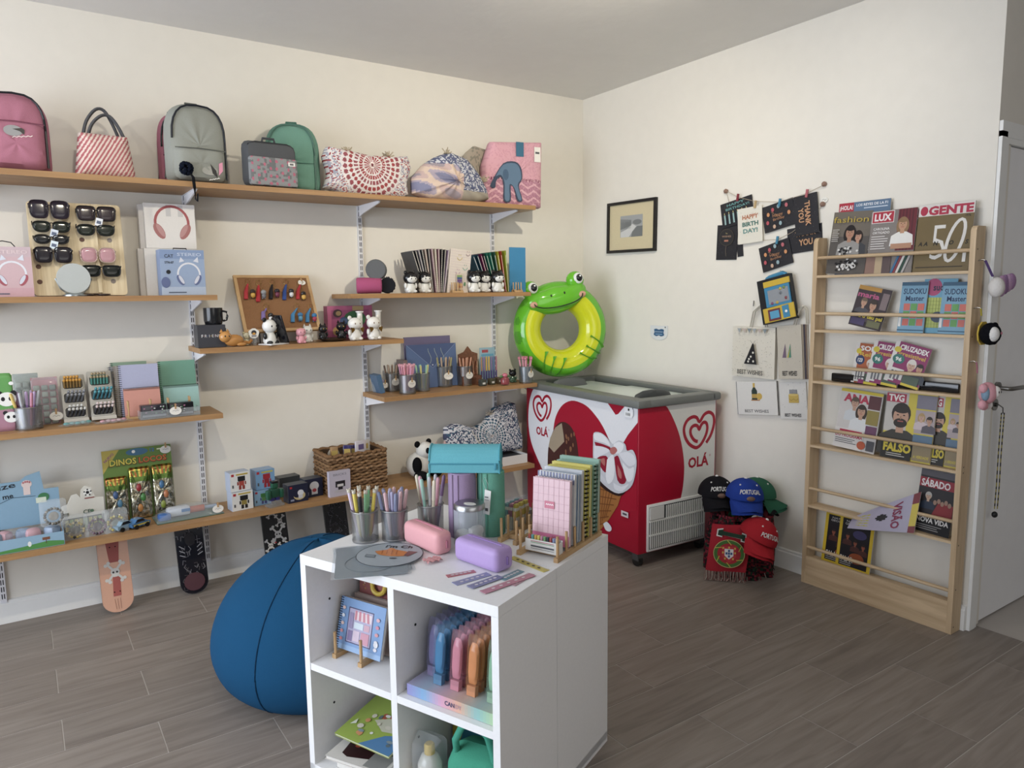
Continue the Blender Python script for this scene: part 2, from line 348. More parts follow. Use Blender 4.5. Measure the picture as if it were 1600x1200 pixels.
shelf(2, -4.7, -2.545, 1.516, .30, 'beech wall shelf carrying sunglasses and headphone boxes', (0, 1))
shelf(3, -2.64, -1.56, 1.259, .30, 'beech wall shelf carrying the corkboard and small figurines', (1, 2))
shelf(4, -1.865, -.672, 1.514, .30, 'beech wall shelf carrying the upright notebooks and colourful folders', (2, 3))
shelf(5, -1.70, -.645, .938, .32, 'beech wall shelf carrying a row of pen cups', (2, 3))
shelf(6, -4.7, -2.555, .938, .31, 'beech wall shelf carrying spiral notebooks and pen trays', (0, 1))
shelf(7, -4.7, -.672, .414, .32, 'long lowest wall shelf carrying the wicker basket and toy packs', (0, 1, 2, 3))
Z1, Z2, Z3, Z4, Z5, Z6, Z7 = [SH[i] for i in range(1, 8)]
# ---------------------------------------------------------------- ice cream freezer
FN = Vector((-.66, -1.255, 0)); FA = -.05
FX = Vector((math.cos(FA), math.sin(FA), 0)); FY = Vector((-math.sin(FA), math.cos(FA), 0)); FD, FLN = .588, 1.12
fz = thing('ice_cream_freezer', 'red and white ice cream chest freezer with sliding glass lids in the corner', 'freezer', FN, FA)
RED = '#b00a2a'; FWH = '#e4e6ec'
M().rbox(FD/2, FLN/2, .4825, FD, FLN, .815, .012, RED).build('body', 'satin', fz)
b = M()
for (x0, x1, y0, y1) in ((-.022, .075, -.022, FLN+.01), (FD-.06, FD+.012, -.022, FLN+.01), (.05, FD-.03, -.022, .07), (.05, FD-.03, FLN-.06, FLN+.01)):
    b.rbox((x0+x1)/2, (y0+y1)/2, .91, x1-x0, y1-y0, .045, .012, '#6f7370')
b.build('rim', 'satin', fz)
M().box(.07, FD-.055, .065, FLN-.055, .80, .893, '#1c1f1e').build('lid_track', 'satin', fz)
g = M().box(.08, FD-.10, .075, .63, .905, .911, '#cfdcd6').build('glass_lid', 'gloss', fz)
b = M(); b.lathe([(0, 0), (1, 0), (1, 0), (.86, 1), (.5, 1.6), (0, 1.75)], '#3b3f41', 20); 
for q in range(len(b.v)): v = b.v[q]; b.v[q] = (.20+v[0]*.145, .115+v[1]*.03, .912+v[2]*.03)
b.build('lid_handle', 'satin', g)
g = M().box(.085, FD-.10, .6, FLN-.075, .897, .903, '#cfdcd6').build('glass_lid', 'gloss', fz)
b = M(); b.lathe([(0, 0), (1, 0), (1, 0), (.86, 1), (.5, 1.6), (0, 1.75)], '#55595a', 20)
for q in range(len(b.v)): v = b.v[q]; b.v[q] = (.20+v[0]*.145, FLN-.215+v[1]*.03, .903+v[2]*.034)
b.build('lid_handle', 'satin', g)
for (x, y) in ((.036, .042), (FD-.06, .06), (.055, FLN-.07), (FD-.06, FLN-.07)):
    b = M(); b.cyl((x-.014, y, .031), .031, .028, '#1b1b1b', 16, 'x'); b.prism([(y-.026, .034), (y+.026, .034), (y+.022, .076), (y-.022, .076)], x-.019, x+.019, '#4a4a4a', 'x'); b.build('castor', 'satin', fz)
HEART = [(1330, 820), (1375, 770), (1405, 705), (1412, 650), (1397, 605), (1352, 582), (1300, 598), (1255, 648), (1225, 613), (1183, 602), (1130, 620), (1098, 660), (1092, 705), (1110, 760), (1150, 810), (1200, 840), (1235, 846), (1275, 825), (1312, 780), (1336, 730), (1338, 690), (1324, 662), (1295, 657), (1270, 678), (1252, 708), (1235, 680), (1205, 670), (1175, 680), (1160, 705), (1165, 740), (1190, 775), (1215, 793), (1240, 800)]
def smooth_pts(p, n=3):
    o = []
    for i in range(len(p)-1):
        a, b_, c_, d_ = p[max(i-1, 0)], p[i], p[i+1], p[min(i+2, len(p)-1)]
        for k in range(n):
            t = k/n; o.append(tuple(.5*(2*b_[j]+(c_[j]-a[j])*t+(2*a[j]-5*b_[j]+4*c_[j]-d_[j])*t*t+(3*b_[j]-a[j]-3*c_[j]+d_[j])*t**3) for j in (0, 1)))
    return o+[p[-1]]
def logo(p, u, v, w):
    k = w/340; p.line([(u+(x-1250)*k, v-(y-712)*k) for x, y in smooth_pts(HEART)], .08*w, RED)
    p.text('OL\u00c1', u, v-.72*w, .24*w, RED, w=.64*w, bold=.035); p.text('\u00ae', u+.36*w, v-.62*w, .05*w, '#c98a94')
# long side print (faces the shop); u runs from the far left end to the near corner
pl = P(O=(0, FLN, 0), U=(0, -1, 0), V=(0, 0, 1))
def lf(px, py):
    w = atp(px, py, FN, FX)-FN; return (FLN-w.dot(FY), w.z)
cl = lambda q: [(max(.012, min(FLN-.008, a)), max(.07, min(.885, z))) for a, z in q]
pl.poly(cl(smooth_pts([lf(*q) for q in ((834, 606), (829, 620), (826, 640), (826, 665), (830, 690), (838, 712), (850, 738), (866, 765))])+[lf(945, 790), lf(972, 705), lf(985, 675), lf(990, 669)]+[lf(1000, 661), lf(1000, 637), lf(920, 615)]), FWH)
pl.poly(cl(smooth_pts([lf(*q) for q in ((864, 765), (864, 690), (866, 662), (871, 645), (880, 632), (893, 626), (907, 629), (920, 637), (935, 655), (945, 672), (953, 690), (964, 715), (960, 770))])), RED)
pl.poly(cl([lf(970, 800), lf(974, 692), lf(981, 680), lf(988, 671), lf(1000, 661), lf(1000, 800)]), RED)
pl.poly(cl([lf(950, 628), lf(976, 635), lf(966, 647), lf(962, 648)]), RED)
logo(pl, *lf(847, 637), .215)
pl.poly(cl(smooth_pts([lf(*q) for q in ((856, 725), (857, 700), (862, 680), (870, 664), (880, 659), (891, 665), (899, 680), (903, 700), (905, 730), (904, 765), (862, 765), (856, 725))])), '#4a2320')
pl.poly(cl([lf(*q) for q in ((857, 700), (860, 684), (868, 668), (878, 661), (881, 680), (882, 690), (866, 707), (858, 698))]), '#a8977f')
for q in range(16): u, v = lf(rnd.uniform(884, 898), rnd.uniform(675, 745)); pl.ell(u, v, .009, .014, '#8a5a3e', 7)
pl.poly(cl([lf(*q) for q in ((929, 742), (932, 735), (955, 752), (975, 762), (966, 790), (952, 812), (938, 829), (929, 835))]), '#a86a32')
for q in range(7): pl.line(cl([lf(930, 750+q*12), lf(972-q*4, 762+q*9)]), .006, '#7c4520'); pl.line(cl([lf(930+q*5, 745+q*3), lf(930+q*3, 830-q*4)]), .005, '#7c4520')
pl.poly(cl(smooth_pts([lf(*q) for q in ((931, 735), (945, 752), (962, 762), (975, 760), (978, 768), (968, 775), (948, 766), (932, 750), (931, 735))])), '#2c1416')
for c_, pts in (('#c9cbd4', ((928, 690), (929, 676), (940, 676), (950, 684), (958, 694), (968, 688), (978, 694), (981, 704), (990, 703), (996, 720), (993, 745), (986, 762), (968, 771), (950, 762), (934, 744), (928, 720))),
 ('#9c1430', ((930, 690), (944, 694), (956, 700), (950, 706), (936, 704))), ('#9c1430', ((934, 714), (948, 712), (952, 722), (948, 738), (940, 730))), ('#9c1430', ((961, 714), (967, 712), (972, 726), (980, 746), (976, 756), (966, 750))), ('#b96a66', ((966, 726), (972, 738), (972, 748), (967, 742))), ('#b96a66', ((938, 718), (946, 716), (946, 728))),
 ('#e6e8ee', ((929, 677), (940, 677), (950, 686), (955, 697), (946, 692), (931, 687))), ('#e0e2ea', ((930, 696), (944, 698), (954, 704), (940, 712), (930, 716))), ('#e8eaf0', ((960, 694), (968, 690), (976, 695), (972, 706), (962, 708))), ('#dfe1e9', ((968, 708), (982, 706), (992, 712), (994, 724), (984, 728), (974, 718))), ('#e6e8ee', ((974, 722), (984, 732), (992, 730), (990, 748), (982, 752), (976, 736))), ('#e6e8ee', ((950, 718), (959, 710), (962, 728), (960, 748), (952, 756), (948, 744))), ('#d2d4dc', ((934, 738), (942, 742), (952, 758), (940, 748))), ('#e0e2ea', ((960, 754), (972, 760), (984, 756), (974, 767), (962, 764))), ('#b96a66', ((955, 700), (962, 698), (966, 704), (960, 710), (955, 707)))):
    pl.poly(cl(smooth_pts([lf(*q) for q in pts+(pts[0],)])[:-1]), c_)
pl.poly(cl(smooth_pts([lf(*q) for q in ((944, 818), (950, 815), (957, 824), (955, 830), (948, 828), (944, 818))])), '#dcdee4')
pl.rect(*lf(978, 648), *lf(991, 640), '#eceef2')
u, v = lf(983, 646); pl.rect(u-.03, v-.02, u+.035, v+.035, '#eef0f4')
for q in range(10): pl.rect(u-.02+q*.004, v-.012, u-.0185+q*.004, v+.004, '#222')
pl.rect(u, v+.016, u+.012, v+.028, '#222'); u, v = lf(978, 803); pl.rect(u-.03, v-.016, u+.03, v+.016, '#d8c8cc'); pl.rect(u-.018, v-.005, u+.018, v+.006, '#55525a')
pl.build('side_print', fz)
# short side print (faces the magazine rack)
ps = P(O=(0, 0, 0), U=(1, 0, 0), V=(0, 0, 1))
def sf(px, py):
    w = atp(px, py, FN, FY)-FN; return (w.dot(FX), w.z)
cs_ = lambda q: [(max(.008, min(FD-.012, a)), max(.07, min(.885, z))) for a, z in q]
ps.poly(cs_(smooth_pts([sf(*q) for q in ((1040, 632), (1050, 650), (1060, 675), (1066, 700), (1069, 730), (1067, 760), (1063, 780), (1056, 800))])+smooth_pts([sf(*q) for q in ((1108, 800), (1120, 775), (1126, 740), (1129, 705), (1129, 680), (1126, 650), (1121, 620))])), '#d6d6d2')
logo(ps, *sf(1092, 672), .25)
ps.build('end_print', fz)
# ventilation grille
g0 = sf(1011, 865); g1 = sf(1090, 775); gx0, gx1 = .06, .5; gz0, gz1 = .085, .35
gr = M().rbox((gx0+gx1)/2, -.004, (gz0+gz1)/2, gx1-gx0, .012, gz1-gz0, .004, '#d9d9d7').build('grille', 'satin', fz)
b = M(); b.box(gx0+.012, gx1-.012, -.0112, -.0105, gz0+.014, gz1-.014, '#26282a')
b.build('grille_opening', 'matte', gr)
sm_ = M().box(-.0027, .0027, -.0155, -.0113, 0, .07, '#e4e4e1').build('slat', 'satin', gr)
first = True; sm_.location = (gx0+.02, 0, gz0+.018)
for r_ in range(3):
    for q in range(29):
        if r_ == 2 and q < 8: continue
        if r_ == 0 and q == 0: continue
        o = sm_.copy(); C.objects.link(o); o.location = (gx0+.02+q*.0143, 0, gz0+.018+r_*.079)
b = M(); b.box(gx0+.012, gx1-.012, -.017, -.0113, gz0+.088, gz0+.097, '#dededb'); b.box(gx0+.012, gx1-.012, -.017, -.0113, gz0+.167, gz0+.176, '#dededb'); b.box(gx0+.014, gx0+.115, -.017, -.0113, gz1-.085, gz1-.016, '#d4d4d2'); b.build('grille_bar', 'satin', gr)
# ---------------------------------------------------------------- wooden magazine rack on the right wall
RX0, RX1, RY0, RY1 = -.098, -.019, -2.612, -1.878
rk = thing('magazine_rack', 'tall slim pine magazine rack standing against the right wall', 'rack', (0, 0, 0))
for i, (ya, yb_) in enumerate(((RY1-.022, RY1), (RY0, RY0+.022))):
    b = M(); pr_ = [(RX1, 0.001), (RX0, 0.001), (RX0, 1.735), (RX0+.006, 1.748), (RX0+.018, 1.755), (RX1, 1.755)]
    b.prism(pr_, ya, yb_, '#fff', 'y'); b.build('side_panel', pinem, rk)
BARS = [1.657, 1.386, 1.126, .814, .502, .192]; RSH = [1.567, 1.301, 1.047, .722, .41, .10]
for z in BARS: M().cyl((RX0+.012, RY0+.02, z), .0085, RY1-RY0-.04, '#fff', 12, 'y').build('front_rail', pineh, rk)
for z in RSH[:5]: M().box(RX0+.002, RX1, RY0+.022, RY1-.022, z-.006, z+.006, '#fff').build('ledge', pineh, rk)
M().box(RX0+.006, RX1, RY0+.022, RY1-.022, .12, .132, '#fff').build('ledge', pineh, rk)
M().box(RX0+.001, RX0+.018, RY0+.022, RY1-.022, .001, .145, '#fff').build('plinth_board', pineh, rk)
for z in (.72, .745, .4, .2, .03, 1.3, 1.66): M().cyl((RX0+.02, RY0-.0004, z), .0035, .001, '#4b4038', 8, 'y').build('screw', 'metal', rk)
# ---------------------------------------------------------------- white cube shelf island
KFR = Vector((-2.415, -2.567, 0)); KA = math.atan2(.251, .589)
KW, KH, KD1, KD2 = .729, .72, .30, .342
def cubeunit(loc, rz, dep, label, holes):
    t = thing('cube_shelf', label, 'shelf unit', loc, rz); w = '#e9e9ea'; th = .022
    # local x = depth (away from the shop), local y = along the front towards the wall
    b = M(); b.box(0, dep, 0, KW, KH-.03, KH, w); b.build('top_panel', 'satin', t)
    b = M(); b.box(0, dep, 0, KW, .012, .036, w); b.build('bottom_panel', 'satin', t)
    for y in (0, KW-th): M().box(0, dep, y, y+th, .0, KH-.0305, w).build('side_panel', 'satin', t)
    M().box(.002, dep-.006, KW/2-.011, KW/2+.011, .0365, KH-.0305, w).build('divider', 'satin', t)
    for y0, y1 in ((th+.0005, KW/2-.0115), (KW/2+.0115, KW-th-.0005)): M().box(.002, dep-.006, y0, y1, .352, .374, w).build('shelf_board', 'satin', t)
    M().box(dep-.004, dep-.001, .01, KW-.01, .02, KH-.032, '#dededd').build('back_panel', 'satin', t)
    for (x, y, z) in holes: M().cyl((x, y-.0007, z), .004, .0014, '#2b2b2b', 8, 'y').build('peg_hole', 'matte', t)
    return t
kfx = Vector((math.cos(KA), math.sin(KA), 0)); kfy = Vector((-math.sin(KA), math.cos(KA), 0))
cubeunit(KFR, KA, KD1, 'white four-cube shelf island facing the shop with stationery inside', [(.09, KW-.0229, .55), (.09, KW/2-.012, .55), (.09, KW-.0229, .2), (.09, KW/2-.012, .2)])
cubeunit(KFR+kfx*(KD1+.002), KA, KD2, 'second white shelf unit standing back to back behind the stationery cubes', [])
# ---------------------------------------------------------------- bean bag
bb = thing('bean_bag', 'large blue fabric bean bag slumped behind the white cube shelf', 'bean bag', (-2.445, -1.318, 0), .3)
def bean(u, v):
    a = 2*math.pi*u; t = v
    prof = [(0, 0), (.27, .002), (.37, .05), (.415, .15), (.405, .26), (.35, .37), (.26, .46), (.15, .525), (.06, .55), (0, .553)]
    f_ = t*(len(prof)-1); i = min(int(f_), len(prof)-2); k = f_-i; p0, p1, p2, p3 = prof[max(i-1, 0)], prof[i], prof[i+1], prof[min(i+2, len(prof)-1)]
    r, z = [.5*(2*p1[j]+(p2[j]-p0[j])*k+(2*p0[j]-5*p1[j]+4*p2[j]-p3[j])*k*k+(3*p1[j]-p0[j]-3*p2[j]+p3[j])*k**3) for j in (0, 1)]
    w = max(0, t-.55); r *= 1+.05*w*math.sin(a*5+9*t)+.03*w*math.sin(a*11+3); z += .012*w*math.sin(a*4+14*t)
    return (r*math.cos(a), r*math.sin(a), max(0, z))
M().grid(bean, 64, 40, '#124870').build('cover', 'fabric', bb)
b = M()
for q in range(4):
    a = q*math.pi/2+.35
    b.tube([Vector(bean(a/6.28318, v/30))*1.002 for v in range(3, 29)], .0022, '#113556', 5)
b.build('seam', 'fabric', bb)
# ---------------------------------------------------------------- shared shapes
def slot(pxl, pxr, pyt, y, z, pyb=None):
    """centre x, width and height of something standing at depth y on a shelf of height z"""
    pm = (pyt+(pyb if pyb else pyt))/2; a = at(pxl, pm, 'y', y).x; b_ = at(pxr, pm, 'y', y).x
    return (a+b_)/2, b_-a, at((pxl+pxr)/2, pyt, 'y', y).z-z
def on(px, py, z): p = at(px, py, 'z', z); return p.x, p.y
def resample(poly, n):
    p = [Vector((a, b_)) for a, b_ in poly]; p.append(p[0]); L = [0]
    for i in range(len(p)-1): L.append(L[-1]+(p[i+1]-p[i]).length)
    o = []; j = 0
    for k in range(n):
        d = L[-1]*k/n
        while L[j+1] < d: j += 1
        t = (d-L[j])/max(1e-9, L[j+1]-L[j]); q = p[j].lerp(p[j+1], t); o.append((q.x, q.y))
    return o
def puff(m, outline, d, col, p=3, rings=6, n=40, cy=0, ctr=None, wob=0, back=True, ex=1):
    """inflate a flat outline (x,z) to half depth d about y=cy; p large = flat faces"""
    o = resample(outline, n); cx = ctr[0] if ctr else sum(a for a, _ in o)/n; cz = ctr[1] if ctr else sum(b for _, b in o)/n
    for sgn in ((-1, 1) if back else (-1,)):
        vs = [(cx, cy+sgn*d, cz)]; fs = []; cs = []
        for k in range(1, rings+1):
            s_ = (k/rings)**ex
            for i, (a, b_) in enumerate(o):
                y = d*(max(0, 1-s_**p))**(1/p); w = wob*math.sin(a*38+b_*23+1.7*sgn)*math.cos(b_*41-a*17)*(1-s_*s_) if wob else 0
                vs.append((cx+(a-cx)*s_, cy+sgn*(y+w), cz+(b_-cz)*s_))
        f = lambda a, b_: col(cx+a, cz+b_, sgn) if callable(col) else col
        for i in range(n):
            j = (i+1) % n; fs.append((0, 1+j, 1+i)); q = vs[1+i]; cs.append(f(q[0]-cx, q[2]-cz))
            for k in range(rings-1):
                a, b_ = 1+k*n, 1+(k+1)*n; fs.append((a+i, a+j, b_+j, b_+i)); q = (Vector(vs[a+i])+Vector(vs[b_+j]))/2; cs.append(f(q.x-cx, q.z-cz))
        m.add(vs, fs, cs, True)
    return m
def arch(w, h, r=.45, foot=.02):
    o = [(-w/2+foot, 0), (w/2-foot, 0), (w/2, foot)]; 
    for i in range(13): t = math.pi*i/12; o.append((w/2*math.copysign(abs(math.cos(t))**.7, math.cos(t)), h*(1-r)+h*r*math.sin(t)**.8 if 0 < i < 12 else h*(1-r)))
    return o+[(-w/2, foot)]
def hsh(a, b_): x = math.sin(a*127.1+b_*311.7)*43758.5453; return x-math.floor(x)
# ---------------------------------------------------------------- top shelf: backpacks and bags
def backpack(name, label, cx, y, w, h, d, col, dark, zip_='#1d1f26', rz=0, pocket=.42, logo_=None):
    t = thing(name, label, 'backpack', (cx, y, Z1+.001), rz)
    puff(M(), arch(w, h), d, col, 3.2, 8, 48, wob=.004).build('body', 'fabric', t)
    pk = puff(M(), rrect(w*.82, h*pocket, .03, 5, 0, h*pocket/2+.012), d*.5, col, 3, 6, 36, cy=-d*.78, wob=.003, back=False).build('front_pocket', 'fabric', t)
    M().tube([(-w*.4, -d*1.19, h*pocket*.98), (0, -d*1.26, h*pocket*1.0), (w*.4, -d*1.19, h*pocket*.98)], .0022, dark, 5).build('pocket_zip', 'fabric', pk)
    o = [(a*.84, b_*.95+.003) for a, b_ in arch(w, h)][2:-1]
    M().tube([(a, -d*.86, b_) for a, b_ in o], .0048, zip_, 6).build('main_zip', 'satin', t)
    M().tube([(-.03, d*.55, h*.96), (-.025, d*.6, h*1.03), (.025, d*.6, h*1.03), (.03, d*.55, h*.96)], .006, dark, 6).build('carry_loop', 'fabric', t)
    for s_ in (-1, 1): M().tube([(s_*w*.3, d*.95, h*.9), (s_*w*.36, d*1.25, h*.6), (s_*w*.4, d*1.1, h*.25), (s_*w*.44, d*.8, .03)], .010, dark, 6, flat=.4).build('shoulder_strap', 'fabric', t)
    if logo_: logo_(P(O=(0, -d*1.28, 0)), t, w, h)
    return t
def lg1(p, t, w, h):
    p.ell(-.01, h*.48, .034, .022, '#8f8f92'); p.poly([(-.012, h*.5), (.02, h*.52), (.03, h*.5), (.028, h*.44), (.012, h*.48)], '#1d1c20'); p.line([(-.015+.008*q, h*.395+.004*(q % 2)+.0012*q) for q in range(10)], .003, '#e8dcd8'); p.build('printed_patch', t)
cx, w, h = slot(-42, 72, 146, -.19, Z1)
backpack('backpack', 'dusty pink backpack cut off by the left picture edge', cx, -.19, w, h, .085, '#b37186', '#7e4658', rz=.05, pocket=.60, logo_=lg1)
p = P(O=(0, 0, 0)); 
cx, w, h = slot(114, 210, 212, -.2, Z1, 270)
t = thing('lunch_bag', 'pink and white striped lunch bag with dark grey handles', 'bag', (cx, -.2, Z1+.001), .08)
st = lambda a, z, s_: '#b9646a' if ((a*1.0+z*-.62)*58) % 1 < .5 else '#e2cfc4'
puff(M(), [(-w/2, 0), (w/2, 0), (w*.39, h), (-w*.40, h)], .07, st, 3, 40, 150).build('body', 'fabric', t)
for s_, hh, dx in ((-1, .085, .012), (1, .115, -.005)):
    M().tube(sm3([(-w*.3+dx, s_*.012, h-.012), (-w*.22+dx, s_*.014, h+hh*.5), (-w*.06+dx, s_*.014, h+hh*.97), (w*.08+dx, s_*.014, h+hh*.97), (w*.2+dx, s_*.014, h+hh*.5), (w*.3+dx, s_*.012, h-.012)]), .0125, '#55565a', 8, flat=.55).build('handle', 'fabric', t)
cx, w, h = slot(239, 300, 178, -.1, Z1)
backpack('backpack', 'dusty rose backpack half hidden behind the light grey one', cx+.01, -.085, w, h, .045, '#9c5f70', '#2a2430', rz=.0)
def lg2(p, t, w, h):
    p.ell(w*.12, h*.15, .036, .02, '#9a9a94'); p.poly([(w*.13, h*.24), (w*.22, h*.16), (w*.24, h*.07), (w*.16, h*.12)], '#1d1c20'); p.poly([(w*.27, h*.25), (w*.33, h*.27), (w*.33, h*.16), (w*.26, h*.10)], '#d98aa6'); p.line([(w*.1+.006*q, h*.03+.004*(q % 2)+.0015*q) for q in range(9)], .0028, '#f0f0ee'); p.build('printed_patch', t)
cx, w, h = slot(251, 350, 164, -.235, Z1)
g = backpack('backpack', 'light grey backpack with black zip and a dark pompom charm', cx, -.235, w, h, .07, '#90938c', '#5e615c', zip_='#161a26', rz=.06, logo_=lg2)
b = M(); q = .085
for i in range(70):
    v = Vector((rnd.gauss(0, 1), rnd.gauss(0, 1), rnd.gauss(0, 1))).normalized()*.026; b.ell((-w*.27+v.x, -q-.022+v.y*.8, .055+v.z), .008, .008, .008, '#141a28', 6, 4)
b.build('pompom_charm', 'fur', g, stuff=True)
M().tube([(-w*.24, -.10, .045), (-w*.19, -.128, .015), (-w*.185, -.1335, -.03), (-w*.18, -.1335, -.085), (-w*.15, -.1335, -.095), (-w*.14, -.1335, -.06)], .009, '#1b1d24', 6, flat=.3).build('hanging_strap', 'fabric', g)
cx, w, h = slot(413, 500, 191, -.15, Z1)
backpack('backpack', 'sage green backpack standing behind the small grey flamingo bag', cx, -.115, w*.94, h, .06, '#6a9888', '#4a7366', zip_='#4a7366', rz=-.35)
cx, w, h = slot(374, 459, 224, -.25, Z1)
t = thing('lunch_backpack', 'small dark grey lunch bag with pink flamingo print pocket', 'bag', (cx, -.268, Z1+.001), .05)
puff(M(), rrect(w, h, .035, 5, 0, h/2), .05, '#54565a', 5, 7, 44).build('body', 'fabric', t)
def flam(a, z, s_):
    q = ((a*34) % 1-.5)**2+((z*28+(.5 if int(a*34) % 2 else 0)) % 1-.5)**2; return '#b9657b' if q < .045 else ('#8b8d8f' if hsh(int(a*90), int(z*90)) > .3 else '#6f7274')
puff(M(), rrect(w*.9, h*.62, .012, 4, .004, h*.31+.006), .02, flam, 6, 26, 110, cy=-.042, back=False).build('front_pocket', 'fabric', t)
M().tube([(-.032, 0, h-.004), (-.028, 0, h+.018), (.028, 0, h+.018), (.032, 0, h-.004)], .006, '#4b4d52', 6).build('carry_loop', 'fabric', t)
M().tube([(-w*.44, -.03, h*.66), (-w*.42, -.034, h*.9), (-w*.3, -.036, h*.965), (w*.3, -.036, h*.965), (w*.42, -.034, h*.9), (w*.44, -.03, h*.66)], .0025, '#2f3136', 5).build('main_zip', 'satin', t)
p = P(O=(0, -.064, 0)); p.rect(w*.27, h*.48, w*.4, h*.56, '#d8d8d6'); p.rect(w*.3, h*.5, w*.37, h*.54, '#5a5a5e'); p.build('label_patch', t)
def mand(c1, c2, bg, sp, R):
    def f(a, z, s_):
        r = math.hypot(a, z)/R; th = math.atan2(z, a)
        if r < .09: return '#e8dcd8' if r > .05 else c2
        if r < 1:
            n = 20 if r < .35 else 32; k = (th*n/6.28318) % 1
            if any(abs(r-q) < .022 for q in (.3, .46, .62, .8, .97)): return bg
            if r < .3: return c1 if k < .5 else bg
            if r < .46: return c1 if abs(k-.5) < .36 else bg
            if r < .62: return c2 if abs(k-.5) < .30 else bg
            if r < .8: return c1 if math.hypot(k-.5, (r-.71)*7) < .42 else bg
            return c2 if math.hypot(k-.5, (r-.88)*6) < .40 else bg
        return sp if hsh(int(a*420), int(z*420)) > .66 else (bg if hsh(int(a*420)+5, int(z*420)) > .25 else c1)
    return f
# red mandala bag
cx, w, h = slot(499, 636, 238, -.2, Z1, 300)
t = thing('beach_bag', 'plump white beach bag with red mandala print', 'bag', (cx+.008, -.22, Z1+.001), .02)
ol = [(-w*.5, .03), (-w*.3, .0), (w*.36, 0), (w*.46, .02), (w*.44, h*.35), (w*.5, h*.72), (w*.46, h*.98), (w*.28, h*.93), (0, h*.9), (-w*.22, h*.96), (-w*.46, h), (-w*.5, h*.8), (-w*.45, h*.4)]
def redf(a, z, s_): return mand('#a5474a', '#9a5058', '#dcd6d4', '#a3a4b4', .175)(a+.005, z-h*.66, s_)
puff(M(), ol, .075, redf, 3, 40, 170, ctr=(-.005, h*.66), wob=.003).build('body', 'fabric', t)
for dx in (-.12, .125):
    b = M()
    for i in range(26): b.tube([(dx, -.01, h*.93), (dx+rnd.uniform(-.028, .028), rnd.uniform(-.03, .02), h*.93+rnd.uniform(0, .03))], .003, '#b9ab92', 4)
    b.build('tassel', 'fabric', t, stuff=True)
# crumpled blue-grey bag
cx, w, h = slot(634, 758, 240, -.2, Z1, 312)
t = thing('beach_bag', 'crumpled beach bag with lilac swirls and blue tracery', 'bag', (cx, -.235, Z1+.001), .05)
def cr(a, z, s_):
    u = a/w; v = z/h
    if u < .08 and v < .72 and u+v*.3 < .24: return ['#7d7f9d', '#a59aab', '#cfb8a8', '#bda3a0', '#9a8f9a'][int((math.sin(a*22+z*52)+math.sin(z*30-a*12)+2)*1.24)]
    if v < .22 and u > .05: return '#a49d90'
    return '#5b6283' if hsh(int(a*170), int(z*170)) > .5 or abs((a*22+z*12) % 1-.5) < .1 else '#c2c4cc'
ol = [(-w*.48, .03), (-w*.3, .0), (w*.1, 0), (w*.3, .0), (w*.5, .03), (w*.47, h*.3), (w*.36, h*.62), (w*.2, h*.9), (-w*.02, h*1.0), (-w*.2, h*.86), (-w*.34, h*.7), (-w*.48, h*.42)]
puff(M(), ol, .085, cr, 2.4, 30, 130, wob=.012).build('body', 'fabric', t)
for dx, dz in ((-.03, h*.98), (w*.42, h*.5)):
    b = M()
    for i in range(26): b.tube([(dx, -.02, dz-.01), (dx+rnd.uniform(-.028, .028), -.02+rnd.uniform(-.03, .02), dz+rnd.uniform(-.01, .028))], .003, '#b9ab92', 4)
    b.build('tassel', 'fabric', t, stuff=True)
# pink elephant bag and the beige one behind
cx, w, h = slot(726, 765, 228, -.07, Z1, 300)
t = tag(puff(M(T((cx, -.062, Z1+.001))), [(-w*.5, 0), (w*.5, 0), (w*.45, h*.95), (-w*.1, h), (-w*.5, h*.85)], .04, lambda a, z, s_: '#a59a8b' if hsh(int(a*200), int(z*200)) > .3 else '#8a8579', 3, 16, 60).build('beach_bag', 'fabric'), 'beige bag mostly hidden behind the pink elephant bag', 'bag')
cx, w, h = slot(752, 838, 219, -.17, Z1, 318)
t = thing('tote_bag', 'pink tote bag printed with a blue elephant', 'bag', (cx+.005, -.175, Z1+.001), -.1)
def ele(a, z, s_):
    v = z/h
    if v < .42:
        if v > .385: return '#cfa3ac' if int(a*220) % 2 else '#8d4a66'
        k = abs(((a*11) % 1)-.5)*.16; return '#d9a9b4' if abs((v*1.2+k) % .12-.06) < .018 else ('#b0788e' if hsh(int(a*200), int(z*200)) > .4 else '#c08a9c')
    return '#d8a0ae' if hsh(int(a*150), int(z*150)) > .25 else '#d095a5'
puff(M(), [(-w*.5, 0), (w*.48, 0), (w*.5, h), (w*.1, h*.97), (-w*.35, h*.94), (-w*.48, h*.6)], .055, ele, 5, 36, 150, wob=.003).build('body', 'fabric', t)
p = P(O=(0, -.0585, 0)); E_ = '#5c7895'
p.poly(smooth_pts([(a*w, b_*h) for a, b_ in ((-.36, .40), (-.2, .62), (.0, .66), (.1, .58), (.12, .42), (.06, .30), (.12, .1), (.03, .09), (-.02, .26), (-.08, .3), (-.08, .08), (-.2, .08), (-.2, .3), (-.24, .42), (-.32, .36), (-.34, .26), (-.42, .28), (-.36, .40))])[:-1], '#39475f')
p.poly(smooth_pts([(a*w, b_*h) for a, b_ in ((-.33, .42), (-.2, .6), (.0, .635), (.08, .56), (.1, .42), (.04, .32), (.10, .12), (.05, .11), (-.02, .28), (-.1, .32), (-.1, .1), (-.18, .1), (-.18, .34), (-.24, .45), (-.33, .42))])[:-1], E_)
p.ell(-.16*w, .46*h, .05*w, .08*h, '#46607e'); p.rect(.02*w, .74*h, .15*w, .95*h, '#3a6d8c'); p.rect(.33*w, .68*h, .44*w, .90*h, '#e6e2dc'); p.rect(.35*w, .8*h, .42*w, .83*h, '#55565a'); p.build('print', t)
